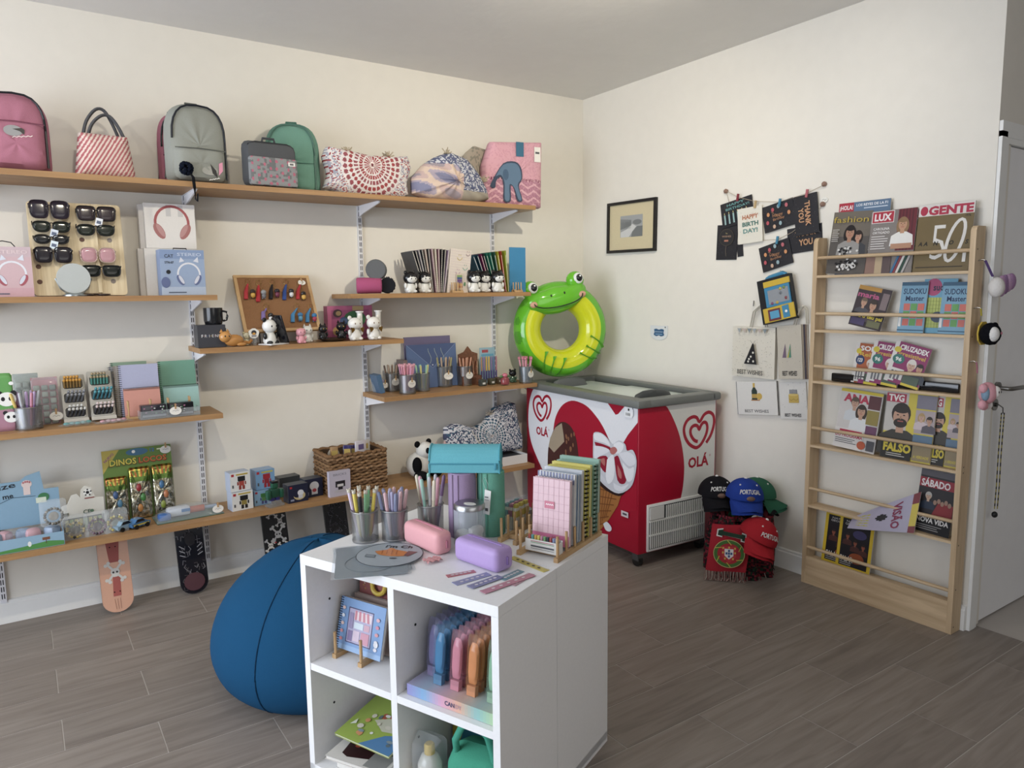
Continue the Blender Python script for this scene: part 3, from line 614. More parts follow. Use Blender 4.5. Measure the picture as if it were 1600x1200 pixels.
# ---------------------------------------------------------------- sunglasses shelf
cx, w, h = slot(40, 187, 316, -.15, Z2)
sgt = -.16
t = thing('sunglasses_display', 'pale wooden sunglasses board leaning against the wall', 'display board', (cx, -.185, Z2+.003), 0, rx=sgt)
M().prism(rrect(w, h, .016, 4, 0, h/2), -.008, .008, '#fff', 'y').build('board', ashm, t)
for px, py in ((128, 375), (171, 376), (60, 418), (62, 442), (176, 441)):
    q = at(px, py, 'y', -.15); M().cyl((q.x-cx, -.0092, (q.z-Z2)), .0105, .0018, '#6a4f45' if px < 150 else '#8b8078', 14, 'y').build('hole', 'matte', t)
for px in (99, 151): q = at(px, 400, 'y', -.15); M().box(q.x-cx-.008, q.x-cx+.008, -.022, -.0085, .01, h-.03, '#cdb78f').build('nose_post', ashm, t)
def sunglasses(px, py, wpx, shape, lens, frame, label, tagc=None):
    q = at(px, py, 'y', -.16); wq = at(px+wpx/2, py, 'y', -.16).x-at(px-wpx/2, py, 'y', -.16).x; zz = q.z-Z2
    g = thing('sunglasses', label, 'sunglasses', (q.x, -.185-math.sin(sgt)*zz-.045, q.z), 0, rx=sgt*.5)
    lw = wq*.45; lh = lw*shape[0]*1.28
    for s_ in (-1, 1):
        c_ = s_*wq*.255; o = []
        for i in range(24):
            a = 6.28318*i/24; e = shape[1]; x = math.copysign(abs(math.cos(a))**e, math.cos(a)); z = math.sin(a); z = math.copysign(abs(z)**e, z)
            z = z if z < 0 else z*shape[2]; x *= 1+.12*z*shape[3]; o.append((c_+x*lw/2, z*lh/2+s_*0))
        puff(M(), [(a, z) for a, z in o], .005, lens, 3, 4, 24).build('lens', 'gloss', g)
        M().tube([(a, -.002, z) for a, z in o], .0026, frame, 6, closed=True).build('rim', 'satin', g)
        M().tube([(s_*wq*.49, 0, lh*.25), (s_*wq*.5, .006, lh*.27), (s_*wq*.485, .04, lh*.1)], .0025, frame, 6).build('temple', 'satin', g)
    M().tube([(-wq*.06, -.003, lh*.12), (0, -.005, lh*.2), (wq*.06, -.003, lh*.12)], .0024, frame, 6).build('bridge', 'satin', g)
    if tagc:
        p = M(T((.008, -.007, -lh*.55), rx=.0, ry=.25)); p.box(-.014, .014, -.0008, .0008, -.022, .014, tagc); p.box(-.009, .009, -.0012, -.0007, -.012, .002, '#55627e'); p.build('price_tag', 'paper', g)
BK = '#141318'
sunglasses(77, 327, 64, (.92, .55, .9, .5), '#2a2430', '#271b26', 'oversized purple-black square sunglasses at the board top left')
sunglasses(150, 334, 62, (.72, .45, .95, .6), '#352c30', '#141216', 'flat-top brown sunglasses at the board top right', '#dfe3ea')
sunglasses(80, 353, 60, (.70, .75, .6, .3), '#20261f', '#1a1a1c', 'dark green oval sunglasses in the second row on the left', '#cdd6e4')
sunglasses(149, 358, 60, (.70, .75, .55, .3), '#20261f', '#15161a', 'dark green clubmaster sunglasses in the second row on the right')
sunglasses(80, 374, 56, (.56, .85, .8, .2), '#17191d', '#2b2722', 'narrow black cat-eye sunglasses in the third row', '#d3e2ec')
sunglasses(83, 398, 60, (.86, .5, .85, .5), '#211d24', '#1a1116', 'big black square sunglasses with gold hinges in the fourth row')
sunglasses(152, 399, 56, (.82, .62, .95, .1), '#b98890', '#b39a8c', 'pink mirrored sunglasses with thin gold frame')
sunglasses(157, 422, 62, (.66, .5, .6, .8), '#131815', BK, 'black shield sunglasses behind the round mirror')
cx, w, h = slot(88, 137, 412, -.235, Z2)
t = thing('table_mirror', 'round table mirror on a clear stand before the sunglasses board', 'mirror', (cx, -.245, Z2+.001), .1)
R_ = .066; M().lathe([(0, -.004), (R_-.006, -.004), (R_-.006, -.004)], '#dfe3e4', 32, (0, 0, h-R_), 'y').build('glass', 'metal', t)
M().lathe([(R_-.007, -.006), (R_, -.006), (R_, .006), (0, .006)], '#b7bdbd', 32, (0, 0, h-R_), 'y').build('frame', 'satin', t)
b = M(); b.tube([(-R_-.004, 0, h-R_), (-R_*.8, 0, h-R_*1.7), (-.03, 0, .012), (.03, 0, .012), (R_*.8, 0, h-R_*1.7), (R_+.004, 0, h-R_)], .0035, '#9fa5a6', 6); b.lathe([(.05, 0), (.05, .006), (.03, .012), (0, .012)], '#9fa5a6', 20); b.build('stand', 'metal', t)
q = at(150, 459, 'y', -.22); t = thing('sunglasses', 'folded sunglasses lying flat below the display board', 'sunglasses', (q.x, -.225, Z2+.001), .1)
for s_ in (-1, 1): M().ell((s_*.032, 0, .006), .028, .02, .005, '#3a2c33').build('lens', 'gloss', t); M().tube([(s_*.06, .01, .008), (-s_*.05, .03, .008+.004*s_)], .003, '#8f6f4c', 6).build('temple', 'satin', t)
M().tube([(-.01, -.005, .008), (.01, -.005, .008)], .003, '#2a2226', 6).build('bridge', 'satin', t)
# headphone boxes
def headphones(p, cu, cv, r, band, cup, inner):
    p.line([(cu+r*math.cos(a/14*3.3416-.1), cv+r*1.05*math.sin(a/14*3.3416-.1)) for a in range(15)], r*.16, band)
    for s_ in (-1, 1):
        c_, d_ = math.cos(-s_*.5), math.sin(-s_*.5)
        for (aa, bb, cc, off) in ((.27, .55, cup, 0), (.15, .46, inner, -.09)):
            o = []
            for i in range(16):
                t_ = 6.283*i/16; x = aa*r*math.cos(t_)+s_*off*r*-1*-1; z = bb*r*math.sin(t_); o.append((cu+s_*.78*r+x*c_-z*d_, cv-.55*r+x*d_+z*c_))
            p.poly(o, cc)
def carton(name, label, cat, cx, y, z, w, d, h, col, rz=0, parts=None, side=None, grp=None):
    """box whose front face looks to -y with its lower front edge centred on (cx,y)"""
    t = thing(name, label, cat, (cx, y, z+.001), rz, grp)
    b = M(); b.box(-w/2, w/2, 0, d, 0, h, col); b.build('carton', 'paper', t)
    p = P(O=(-w/2, 0, 0)); 
    if parts: parts(p, w, h); p.build('print', t)
    return t
def hp_red(p, w, h):
    p.rect(0, 0, w, h, '#dcd8d4'); p.rect(w*.42, h*.72, w*.52, h*.98, '#c2c0c0'); p.rect(w*.66, h*.72, w*.76, h*.98, '#c2c0c0'); headphones(p, w*.53, h*.58, w*.33, '#a85254', '#a86a68', '#b98886')
cx, w, h1 = slot(226, 308, 389, -.12, Z2, 458)
carton('headphone_box', 'white box under the red headphones box', 'box', cx+.005, -.115, Z2, w, .035, h1, '#d9d5d0')
carton('headphone_box', 'white carton behind the lower white box', 'box', cx-.018, -.078, Z2, w, .05, h1, '#cfcbc8')
zt = Z2+h1+.001
cx, w, h = slot(224, 303, 319, -.115, zt)
carton('headphone_box', 'white box printed with red headphones on the stack top', 'box', cx, -.115, zt, w, .035, h, '#d9d5d0', parts=hp_red)
carton('headphone_box', 'white carton behind the red headphones box', 'box', cx-.02, -.078, zt, w, .05, h*.98, '#cfcbc8')
def hp_cat(body, cupc):
    def f(p, w, h):
        p.rect(0, 0, w, h, body[0]); p.rect(0, 0, w, h*.18, body[1]); p.rect(0, h*.8, w, h, body[2])
        headphones(p, w*.63, h*.46, w*.25, '#d7d9e2', cupc, '#c8ccda')
        p.poly([(w*.42, h*.72), (w*.46, h*.84), (w*.54, h*.75)], '#cfd3e0'); p.poly([(w*.74, h*.75), (w*.85, h*.85), (w*.86, h*.72)], '#cfd3e0')
        p.text('CAT', w*.2, h*.86, h*.075, '#3d4657', w=w*.2); p.text('STEREO', w*.66, h*.9, h*.07, body[3], w=w*.55); p.text('STN-07', w*.2, h*.72, h*.05, '#20242c', w=w*.2); p.ell(w*.17, h*.51, w*.05, w*.05, '#1c2028'); p.ell(w*.1, h*.28, w*.1, h*.12, cupc); p.rect(w*.15, h*.05, w*.55, h*.07, '#44506a')
    return f
cx, w, h = slot(247, 317, 391, -.2, Z2)
t = carton('headphone_box', 'pale blue cat-ear stereo headphones box', 'box', cx, -.22, Z2, w, .07, h, '#7f93b8', rz=.06, parts=hp_cat(('#8fa3c4', '#a9b9d2', '#7e95bd', '#b7c4dc'), '#5d6a97'))
M().tube([(-.03, .035, h), (-.03, .035, h+.008), (.03, .035, h+.008), (.03, .035, h)], .003, '#22242a', 6).build('carry_strip', 'satin', t)
cx, w, h = slot(-40, 47, 386, -.2, Z2)
t = carton('headphone_box', 'pink cat-ear headphones box at the left picture edge', 'box', cx, -.22, Z2, w, .07, h, '#c99aa4', rz=0, parts=hp_cat(('#c9a9b0', '#c9a0aa', '#c4acb4', '#d9c4c8'), '#a8525f'))
M().tube([(-.05, .035, h), (-.03, .035, h+.02), (0, .035, h+.026), (.03, .035, h+.02), (.045, .035, h)], .0025, '#22242a', 6).build('carry_strip', 'satin', t)
# ---------------------------------------------------------------- helpers for small goods
def pricetag(parent, x, y, z, s=.016, rz=0):
    b = M(T((x, y, z), rz=rz)); b.prism([(s*1.35*math.cos(i*.3927), s*math.sin(i*.3927)) for i in range(16)], -.0008, .0008, '#e6e4de')
    b.tube([(-s*.7, -.0013, .0), (-s*.3, -.0013, .003), (0, -.0013, -.002), (s*.4, -.0013, .003), (s*.7, -.0013, -.001)], .0007, '#5b5d66', 4); o = b.build('price_tag', 'paper', parent)
    M(T((x, y, z), rz=rz)).box(-.0035, .0035, -.004, -.001, s*.45, s*.45+.026, '#b58f62').build('wooden_peg', 'matte', o)
def critter(t, h, body, head, ear, face=None, ears='round', belly=None, kind='gloss', eyes='#1a1a1c', limbs=None):
    """small generic animal figurine of height h facing -y"""
    limbs = limbs or body
    M().lathe([(0, 0), (h*.19, .01*h), (h*.25, .12*h), (h*.21, .30*h), (h*.12, .45*h), (0, .48*h)], body, 16, sy=.85).build('body', kind, t)
    kf = 1.14 if face else 1; hd = M().ell((0, -.02*h, .62*h), h*.27*kf, h*.23*kf, h*.235*kf, head).build('head', kind, t)
    for s_ in (-1, 1):
        if ears == 'round': M().ell((s_*.2*h, 0, .84*h), .085*h, .05*h, .085*h, ear).build('ear', kind, hd)
        elif ears == 'long': M().ell((s_*.20*h, 0, .62*h), .08*h, .06*h, .2*h, ear).build('ear', kind, hd)
        else: M().lathe([(.085*h, 0), (.0, .17*h)], ear, 10, (s_*.15*h, 0, .80*h)).build('ear', kind, hd)
        M().ell((s_*.25*h, -.05*h, .3*h), .06*h, .07*h, .12*h, limbs).build('arm', kind, t)
        M().ell((s_*.14*h, -.14*h, .07*h), .09*h, .12*h, .07*h, limbs).build('leg', kind, t)
        if eyes: M().ell((s_*.1*h, (-.225 if not face else -.29)*h, (.63 if not face else .585)*h), .024*h, .02*h, .034*h, eyes, 8, 6).build('eye', 'gloss', hd)
    if face: M().ell((0, -.115*h, .575*h), .25*h, .185*h, .175*h, face).build('face', kind, hd)
    if belly: M().ell((0, -.1*h, .22*h), .15*h, .12*h, .17*h, belly).build('belly', kind, t)
    return t
meshm, nt_, b_ = newmat('wire_mesh'); N_ = nt_.nodes; b_.inputs['Base Color'].default_value = (.38, .39, .40, 1); b_.inputs['Metallic'].default_value = .9; b_.inputs['Roughness'].default_value = .35
tr_ = N_.new('ShaderNodeBsdfTransparent'); mx_ = N_.new('ShaderNodeMixShader'); tc_ = N_.new('ShaderNodeTexCoord'); wv = []
for sc, rot in ((420, .785), (420, -.785)):
    mp_ = N_.new('ShaderNodeMapping'); mp_.inputs['Rotation'].default_value = (rot, rot, 0); nt_.links.new(tc_.outputs['Object'], mp_.inputs[0]); w_ = N_.new('ShaderNodeTexWave'); w_.inputs['Scale'].default_value = 95; w_.bands_direction = 'Z'; nt_.links.new(mp_.outputs[0], w_.inputs[0]); wv.append(w_)
ma_ = N_.new('ShaderNodeMath'); ma_.operation = 'MAXIMUM'; nt_.links.new(wv[0].outputs['Fac'], ma_.inputs[0]); nt_.links.new(wv[1].outputs['Fac'], ma_.inputs[1])
gt_ = N_.new('ShaderNodeMapRange'); gt_.inputs[1].default_value = .45; gt_.inputs[2].default_value = .75; gt_.inputs[3].default_value = .08; gt_.inputs[4].default_value = .75; nt_.links.new(ma_.outputs[0], gt_.inputs[0])
nt_.links.new(gt_.outputs[0], mx_.inputs[0]); nt_.links.new(tr_.outputs[0], mx_.inputs[1]); nt_.links.new(b_.outputs[0], mx_.inputs[2]); nt_.links.new(mx_.outputs[0], N_['Material Output'].inputs[0])
def pencup(label, where, loc, r, h, pens, tagrz=None, plen=.15, top=None, spread=.7, seed=1, tagz=.55):
    """wire mesh cup and the pens standing in it; pens = list of (count, colour name, barrel, cap)"""
    t = thing('pen_cup', label, 'cup', loc); n = 24
    M().lathe([(r*.97, .006), (r, h)], '#8a8c8e', n).build('mesh_wall', meshm, t); t.children[0].data.polygons
    b = M(); b.lathe([(0, .001), (r*.98, .001), (r*1.0, .007), (r*.96, .009), (0, .009)], '#9b9da0', n); b.build('base', 'metal', t)
    M().tube([(r*1.01*math.cos(a*6.28318/24), r*1.01*math.sin(a*6.28318/24), h) for a in range(24)], .0022, '#a4a6a8', 6, closed=True).build('rim', 'metal', t)
    if tagrz is not None: pricetag(t, r*.2*math.sin(tagrz), -r*1.09, h*tagz, min(.022, r*.6), tagrz)
    rg = random.Random(seed); k = 0; tot = sum(c for c, *_ in pens)
    for cnt, cn, bar, cap in pens:
        src = None; grp = '%s pens in %s' % (cn, where); lab = '%s pen standing in %s' % (cn, where)
        for i in range(cnt):
            a = 2.4*k+seed; k += 1; r0 = r*.55*math.sqrt((k+.5)/(tot+1)); d0 = Vector((r0*math.cos(a)*.92, r0*math.sin(a)*.92, .012)); d1 = Vector((r*.9*math.cos(a)*math.sqrt((k+.3)/(tot+1)), r*.9*math.sin(a)*math.sqrt((k+.3)/(tot+1)), h)); dr = (d1-d0).normalized()
            if src is None:
                b = M(); L_ = max(plen*.92, h*1.36); pr0 = .0055 if plen > .16 else .0048; b.lathe([(.001, 0), (pr0, .012), (pr0, L_*.62)], bar, 8); b.lathe([(pr0*1.12, L_*.62), (pr0*1.12, L_*.97), (.003, L_)], cap, 8); b.box(.0042, .006, -.0012, .0012, L_*.7, L_*.97, cap)
                if top: b.ell((0, 0, L_), top[0], top[0], top[0]*1.1, top[1], 8, 6); b.ell((top[0]*.6, 0, L_+top[0]), top[0]*.4, top[0]*.4, top[0]*.5, top[1], 6, 4); b.ell((-top[0]*.6, 0, L_+top[0]), top[0]*.4, top[0]*.4, top[0]*.5, top[1], 6, 4)
                o = src = b.build('pen', 'satin')
            else: o = src.copy(); C.objects.link(o)
            o.location = Vector(loc)+d0; o.rotation_mode = 'QUATERNION'; o.rotation_quaternion = Vector((0, 0, 1)).rotation_difference(dr)
            tag(o, lab, 'pen', grp)
            if cnt == 1: del o['group']
    return t
def book(name, label, cat, T_, w, h, th, cover, pages='#e8e4da', draw=None, spiral=None, grp=None, kind='paper', back=None):
    """flat book/notebook: local x width, z height, cover facing -y; T_ = (loc, rx, ry, rz)"""
    t = thing(name, label, cat, T_[0], T_[3], grp, T_[1], T_[2])
    b = M(); b.box(0, w, -th, -th+.0012, 0, h, cover); b.build('front_cover', kind, t)
    b = M(); b.box(0, w, -.0012, 0, 0, h, back or cover); b.build('back_cover', kind, t)
    M().box(.002 if not spiral else .006, w-.002, -th+.0012, -.0012, .002, h-.002, pages).build('pages', 'paper', t)
    if draw: p = P(O=(0, -th, 0)); draw(p, w, h); p.build('cover_print', t)
    if spiral:
        b = M(); n = 22
        for i in range(n):
            z = h*(i+.5)/n; rr = th*.5+.003; b.tube([(.004+rr*math.cos(a)*.7, -th/2+rr*math.sin(a), z) for a in (0, 1.05, 2.09, 3.14, 4.19, 5.24)], .0009, spiral, 4, closed=True)
        b.build('spiral_wire', 'metal', t, stuff=True)
    return t
# ---------------------------------------------------------------- corkboard shelf
cx, w, h = slot(307, 351, 508, -.25, Z3)
def fr(p, w, h):
    p.rect(.002, .002, w-.002, h-.002, '#393a42'); p.text('F', w*.16, h*.52, h*.13, '#cfcfd0')
    for i, c_ in enumerate('RIENDS'): p.text(c_, w*(.16+.125*(i+1)), h*.52, h*.13, '#cfcfd0', bold=0)
    for i in range(6): p.ell(w*(.222+.125*i), h*.52, .0016, .0016, ['#b04a4a', '#4a6ab0', '#c9a84a'][i % 3], 8)
carton('gift_box', 'dark grey box lettered with dotted white capitals', 'box', cx, -.262, Z3, w, .09, h, '#393a42', rz=0, parts=fr)
zt = Z3+h+.002; cm, wm, hm = slot(317, 347, 481, -.215, zt)
t = thing('mug', 'black mug standing on the dark grey gift box', 'mug', (cm, -.217, zt), 0)
r_ = wm/2; M().lathe([(0, 0), (r_*.86, 0), (r_*.92, .006), (r_, .02), (r_, hm), (r_*.93, hm), (r_*.9, .01), (0, .01)], '#17181c', 28).build('body', 'gloss', t)
M().tube([(r_*.95, -.01, hm*.8), (r_*1.35, -.015, hm*.74), (r_*1.42, -.016, hm*.5), (r_*1.3, -.015, hm*.26), (r_*.95, -.01, hm*.2)], .0055, '#17181c', 8).build('handle', 'gloss', t)
# orange cat and its pale companion
x, y = on(368, 542, Z3)
t = thing('cat_figurine', 'orange cat figurine lying beside the dark grey gift box', 'figurine', (x, -.262, Z3+.001), .2)
M().ell((.0, 0, .03), .05, .028, .03, '#b97f3f').build('body', 'gloss', t); hd = M().ell((-.045, -.005, .05), .03, .026, .028, '#c08644').build('head', 'gloss', t)
for s_ in (-1, 1): M().lathe([(.01, 0), (0, .018)], '#b97f3f', 8, (-.045+s_*.016, 0, .072)).build('ear', 'gloss', hd); M().ell((-.045+s_*.01, -.028, .054), .004, .003, .005, '#222', 8, 6).build('eye', 'gloss', hd)
M().tube([(.045, .0, .02), (.075, -.01, .016), (.085, -.02, .03)], .008, '#a86f34', 8).build('tail', 'gloss', t); M().ell((.03, -.02, .01), .025, .012, .01, '#b97f3f').build('leg', 'gloss', t)
x, y = on(377, 540, Z3); t = thing('animal_figurine', 'tiny pale yellow figurine behind the orange cat', 'figurine', (x+.03, -.205, Z3+.001), 0); critter(t, .075, '#c9c2a2', '#d2ccae', '#b5ad86', ears='round', limbs='#77746c')
carton('small_carton', 'narrow brown carton behind the orange cat figurine', 'box', at(353, 540, 'y', -.2).x, -.17, Z3, .026, .03, .09, '#6b5a4c')
# corkboard
th = -.52; cbL = at(381, 512, 'y', -.2); cbR = at(501, 508, 'y', -.2); cbw = cbR.x-cbL.x; cbz = Z3+.062; cbx = (cbL.x+cbR.x)/2
cbh = (at(427, 431, 'y', -.06).z-cbz)/math.cos(th)
cb = thing('corkboard', 'wood-framed corkboard tilted back and hung with keyrings', 'corkboard', (cbx, -.2, cbz), 0, rx=th)
fm = woodmat('corkboard_frame_wood', '#b08a5c', '#c9a473', (8, 8, 8), .55)
M().box(-cbw/2+.012, cbw/2-.012, -.004, .006, .012, cbh-.012, '#80583a').build('cork_panel', plaster('cork', '#8a6140', .5, .95, 160), cb)
for (a, b2, c_, d_) in ((-cbw/2, cbw/2, 0, .016), (-cbw/2, cbw/2, cbh-.016, cbh), (-cbw/2, -cbw/2+.016, .0165, cbh-.0165), (cbw/2-.016, cbw/2, .0165, cbh-.0165)): M().box(a, b2, -.008, .008, c_, d_, '#fff').build('frame_strip', fm, cb)
inv = Matrix.Rotation(-th, 4, 'X')
for s_ in (-1, 1):
    b = M(); b.tube([inv @ Vector((s_*cbw*.3, .01, -.0615)), (s_*cbw*.3, .01, .01)], .003, '#2b2b2b', 6); b.tube([(s_*cbw*.3, .01, .1), inv @ Vector((s_*cbw*.3, .14, -.0615))], .003, '#2b2b2b', 6); b.build('easel_leg', 'metal', cb)
pricetag(cb, cbw*.38, -.0105, cbh*.86, .016)
cbn = (0, -math.cos(th), -math.sin(th)) if False else tuple((Matrix.Rotation(th, 3, 'X') @ Vector((0, -1, 0)))[:])
for (rx_, ry_, sx_, sy_, cx_, cy_, sc, c1, c2, lab) in ((387, 440, 384, 460, 394, 461, '#b03038', '#3a2a22', '#c99a3e', 'keyring with red strap and golden dark-haired charm at the board top left'), (404, 442, 403, 464, 411, 462, '#b02a34', '#8d8f93', '#6f7076', 'keyring with red strap and grey charm'), (425, 441, 423, 460, 432, 460, '#1d1c22', '#2a1f2a', '#74304a', 'keyring with black strap and dark purple charm'), (447, 441, 444, 461, 454, 460, '#2d4a8f', '#24252a', '#c9cacc', 'keyring with blue strap and black and white charm'), (469, 441, 465, 460, 473, 464, '#b03038', '#2a211e', '#d0a24a', 'keyring with red strap and yellow-clad charm at the board top right'), (416, 478, 411, 492, 422, 498, '#7d6aa5', '#26262a', '#d2d2d4', 'keyring with lilac strap and white charm on the lower row'), (464, 478, 457, 496, 468, 497, '#3f7fb0', '#3c78ac', '#5a9cc4', 'keyring with bright blue strap and round blue charm'), (485, 478, 480, 496, 490, 498, '#3f7fb0', '#3c78ac', '#a83a52', 'keyring with bright blue strap and blue and red charm at the right')):
    po = Vector((cbx, -.2, cbz))+Vector(cbn)*.011; K = lambda a, b2: atp(a, b2, po, cbn); r0 = K(rx_, ry_); t = thing('keyring', lab, 'keyring', r0)
    f = lambda a, b2, o=.0: K(a, b2)-r0+Vector(cbn)*o
    M().tube([f(rx_+4*math.cos(a*.524), ry_+4*math.sin(a*.524), .002) for a in range(12)], .0011, '#b99d5a', 5, closed=True).build('ring', 'metal', t)
    M().tube([f(rx_, ry_+4, .003), f((rx_+sx_)/2, ry_+9, .004), f(sx_, sy_-4, .005), f(sx_, sy_+8, .005)], [.004, .008, .0105, .0105], sc, 8, flat=.5).build('strap', 'satin', t)
    q = f(cx_, cy_, .016); ch = M().ell((q.x, q.y, q.z+.01), .0145, .0115, .013, c1).build('charm', 'gloss', t)
    b = M(); b.ell((q.x, q.y-.003, q.z-.008), .012, .011, .015, c2); b.ell((q.x-.006, q.y, q.z-.02), .004, .004, .006, c1, 8, 6); b.ell((q.x+.006, q.y, q.z-.02), .004, .004, .006, c1, 8, 6); b.build('charm_body', 'gloss', ch)
    M().tube([f(rx_, ry_+4, .003), f(cx_, cy_-6, .008), q+Vector((0, 0, .018))], .0009, '#b99d5a', 4).build('chain', 'metal', t)
def fig(px, py, hpx, y, name, label, rz=0, zz=None, cat='figurine', **k):
    zb = zz if zz is not None else Z3
    x = at(px, py, 'y', y).x; h = at(px, py-hpx, 'y', y).z-at(px, py, 'y', y).z; t = thing(name, label, cat, (x, y, zb+.001), rz); critter(t, h, **k); return t, h
q = at(396, 510, 'y', -.235); t = thing('acrylic_standee', 'white cut-out standee with a dark bird-like print', 'standee', (q.x, -.235, Z3+.001))
b = M(); b.prism([(.026*math.cos(a*.449)*(1+.12*math.sin(a*2.3)), .06+.026*math.sin(a*.449)) for a in range(14)], -.0015, .0015, '#dcdad4'); b.build('panel', 'satin', t); M().box(-.008, .008, -.012, .012, 0, .036, '#c9cacb').build('foot', 'clear', t)
p = P(O=(0, -.0016, .06)); p.ell(0, .004, .013, .012, '#33333a'); p.ell(0, -.002, .008, .006, '#c78f3a'); p.rect(-.012, -.018, .012, -.008, '#8a8a90'); p.build('print', t)
t, h = fig(422, 537, 46, -.245, 'panda_phone_stand', 'panda phone stand propping up a black phone', .5, body='#e2e2e0', head='#e6e6e4', ear='#1a1a1c', limbs='#1a1a1c', cat='phone stand')
M().box(-.05, .07, -.06, .03, 0, .006, '#d8d8da').build('stand_base', 'satin', t)
x = at(440, 520, 'y', -.24).x; t = thing('smartphone', 'black phone leaning on the panda stand', 'phone', (x+.008, -.262, Z3+.008), .4, ry=-.30)
M().rbox(0, 0, .075, .01, .068, .15, .004, '#15151a').build('phone_body', 'gloss', t); M().rbox(-.0055, .018, .13, .002, .02, .024, .002, '#2a2a30').build('camera_bump', 'gloss', t)
fig(471, 538, 28, -.27, 'rabbit_figurine', 'pink long-eared rabbit figurine sitting on the shelf edge', .1, body='#d58f9c', head='#dc99a5', ear='#d58f9c', ears='long')
fig(481, 533, 30, -.2, 'cat_figurine', 'white cat figurine behind the pink rabbit', .0, body='#d4d4d2', head='#dcdcda', ear='#d0d0ce', ears='cat')
t = tag(M(T((at(520, 530, 'y', -.2).x, -.2, Z3+.001))).lathe([(0, 0), (.05, 0), (.075, .012), (.08, .016), (.072, .014), (.045, .005), (0, .005)], '#4a3d34', 28).build('round_tray', 'satin'), 'dark round tray under the black cat figurines', 'tray')
fig(505, 533, 27, -.235, 'cat_figurine', 'black cat figurine at the left side of the round tray', .3, zz=Z3+.012, body='#17171a', head='#1b1b1f', ear='#17171a', ears='cat', eyes='#caa63a')
fig(534, 530, 30, -.2, 'cat_figurine', 'black cat figurine beside the left white bear', -.3, zz=Z3+.012, body='#17171a', head='#1b1b1f', ear='#17171a', ears='cat', eyes='#caa63a')
cx, w, h = slot(510, 580, 478, -.1, Z3)
def pk(p, w, h):
    p.rect(.004, .004, w-.004, h-.004, '#b35b80'); p.rect(w*.08, h*.08, w*.92, h*.88, '#9c4c72'); p.ell(w*.22, h*.78, w*.1, h*.12, '#4e3a3f'); p.ell(w*.24, h*.78, w*.06, h*.07, '#a88a5e'); p.ell(w*.6, h*.6, w*.25, h*.25, '#3e6b45'); p.ell(w*.35, h*.55, w*.09, h*.12, '#4a5e86'); p.ell(w*.2, h*.25, w*.1, h*.14, '#b08d58'); p.rect(w*.55, h*.86, w*.8, h*.99, '#b59a6a')
carton('doll_box', 'bright pink toy box standing behind the white bears', 'box', cx, -.11, Z3, w, .06, h, '#b35b80', parts=pk)
for i, (px, lab) in enumerate(((555, 'white bear money box with gold bow nearer the corkboard'), (584, 'white bear money box with gold bow at the shelf right end'))):
    t, h = fig(px, 531, 42, -.245-.01*i, 'bear_money_box', lab, .15, cat='money box', body='#dcdad6', head='#e2e0dc', ear='#dcdad6', eyes='#8a6a52')
    for s_ in (-1, 1): M(T((s_*.02, -.2*h, .43*h), ry=s_*.25)).prism([(0, -.006), (s_*.018, -.016), (s_*.018, .014), (0, .006)], -.004, .004, '#9a7434').build('bow_loop', 'foil', t)
    M().lathe([(.014, .3*h), (.015, 1.0*h), (.022, 1.05*h), (.022, 1.08*h), (0, 1.08*h)], '#e2e0dc', 14, (.27*h, .01, 0)).build('raised_arm', 'gloss', t)
# ---------------------------------------------------------------- notebook shelf
cx, w, h = slot(557, 596, 434, -.24, Z4); r_ = h/2
def roll(label, x, y, z, r, L_, col, rz, c2, pat=None):
    t = thing('rolled_pouch', label, 'pouch', (x, y, z), rz)
    M().lathe([(0, -L_/2), (r*.9, -L_/2), (r, -L_/2+.006), (r, L_/2-.006), (r*.9, L_/2), (0, L_/2)], col, 24, (0, 0, r), 'x').build('body', 'fabric', t)
    M().tube([(L_/2-.004, r*.97*math.cos(a*.2618), r+r*.97*math.sin(a*.2618)) for a in range(24)], .002, c2, 5, closed=True).build('end_seam', 'fabric', t)
    if pat:
        b = M()
        for i in range(40): a = rnd.uniform(0, 6.28); b.ell((rnd.uniform(-L_*.45, L_*.45), r*math.cos(a), r+r*math.sin(a)), .006, .003, .006, pat, 6, 4)
        b.build('pattern_patch', 'fabric', t, stuff=True)
roll('pink rolled pouch lying on the notebook shelf', cx, -.235, Z4+.001, r_, w*.92, '#a84c74', -.35, '#8d3c60')
c2, w2, h2 = slot(594, 619, 434, -.235, Z4); roll('black speckled rolled pouch beside the pink one', c2, -.22, Z4+.001, h2/2, .10, '#23242a', 1.15, '#1a1a1f', '#3d3f48')
c3, w3, h3 = slot(572, 604, 412, -.22, Z4, 437); roll('grey rolled pouch resting on top of two others', c3, -.22, Z4+2*r_*.86, w3/2*.92, .10, '#5f6164', 1.1, '#4d4f52')
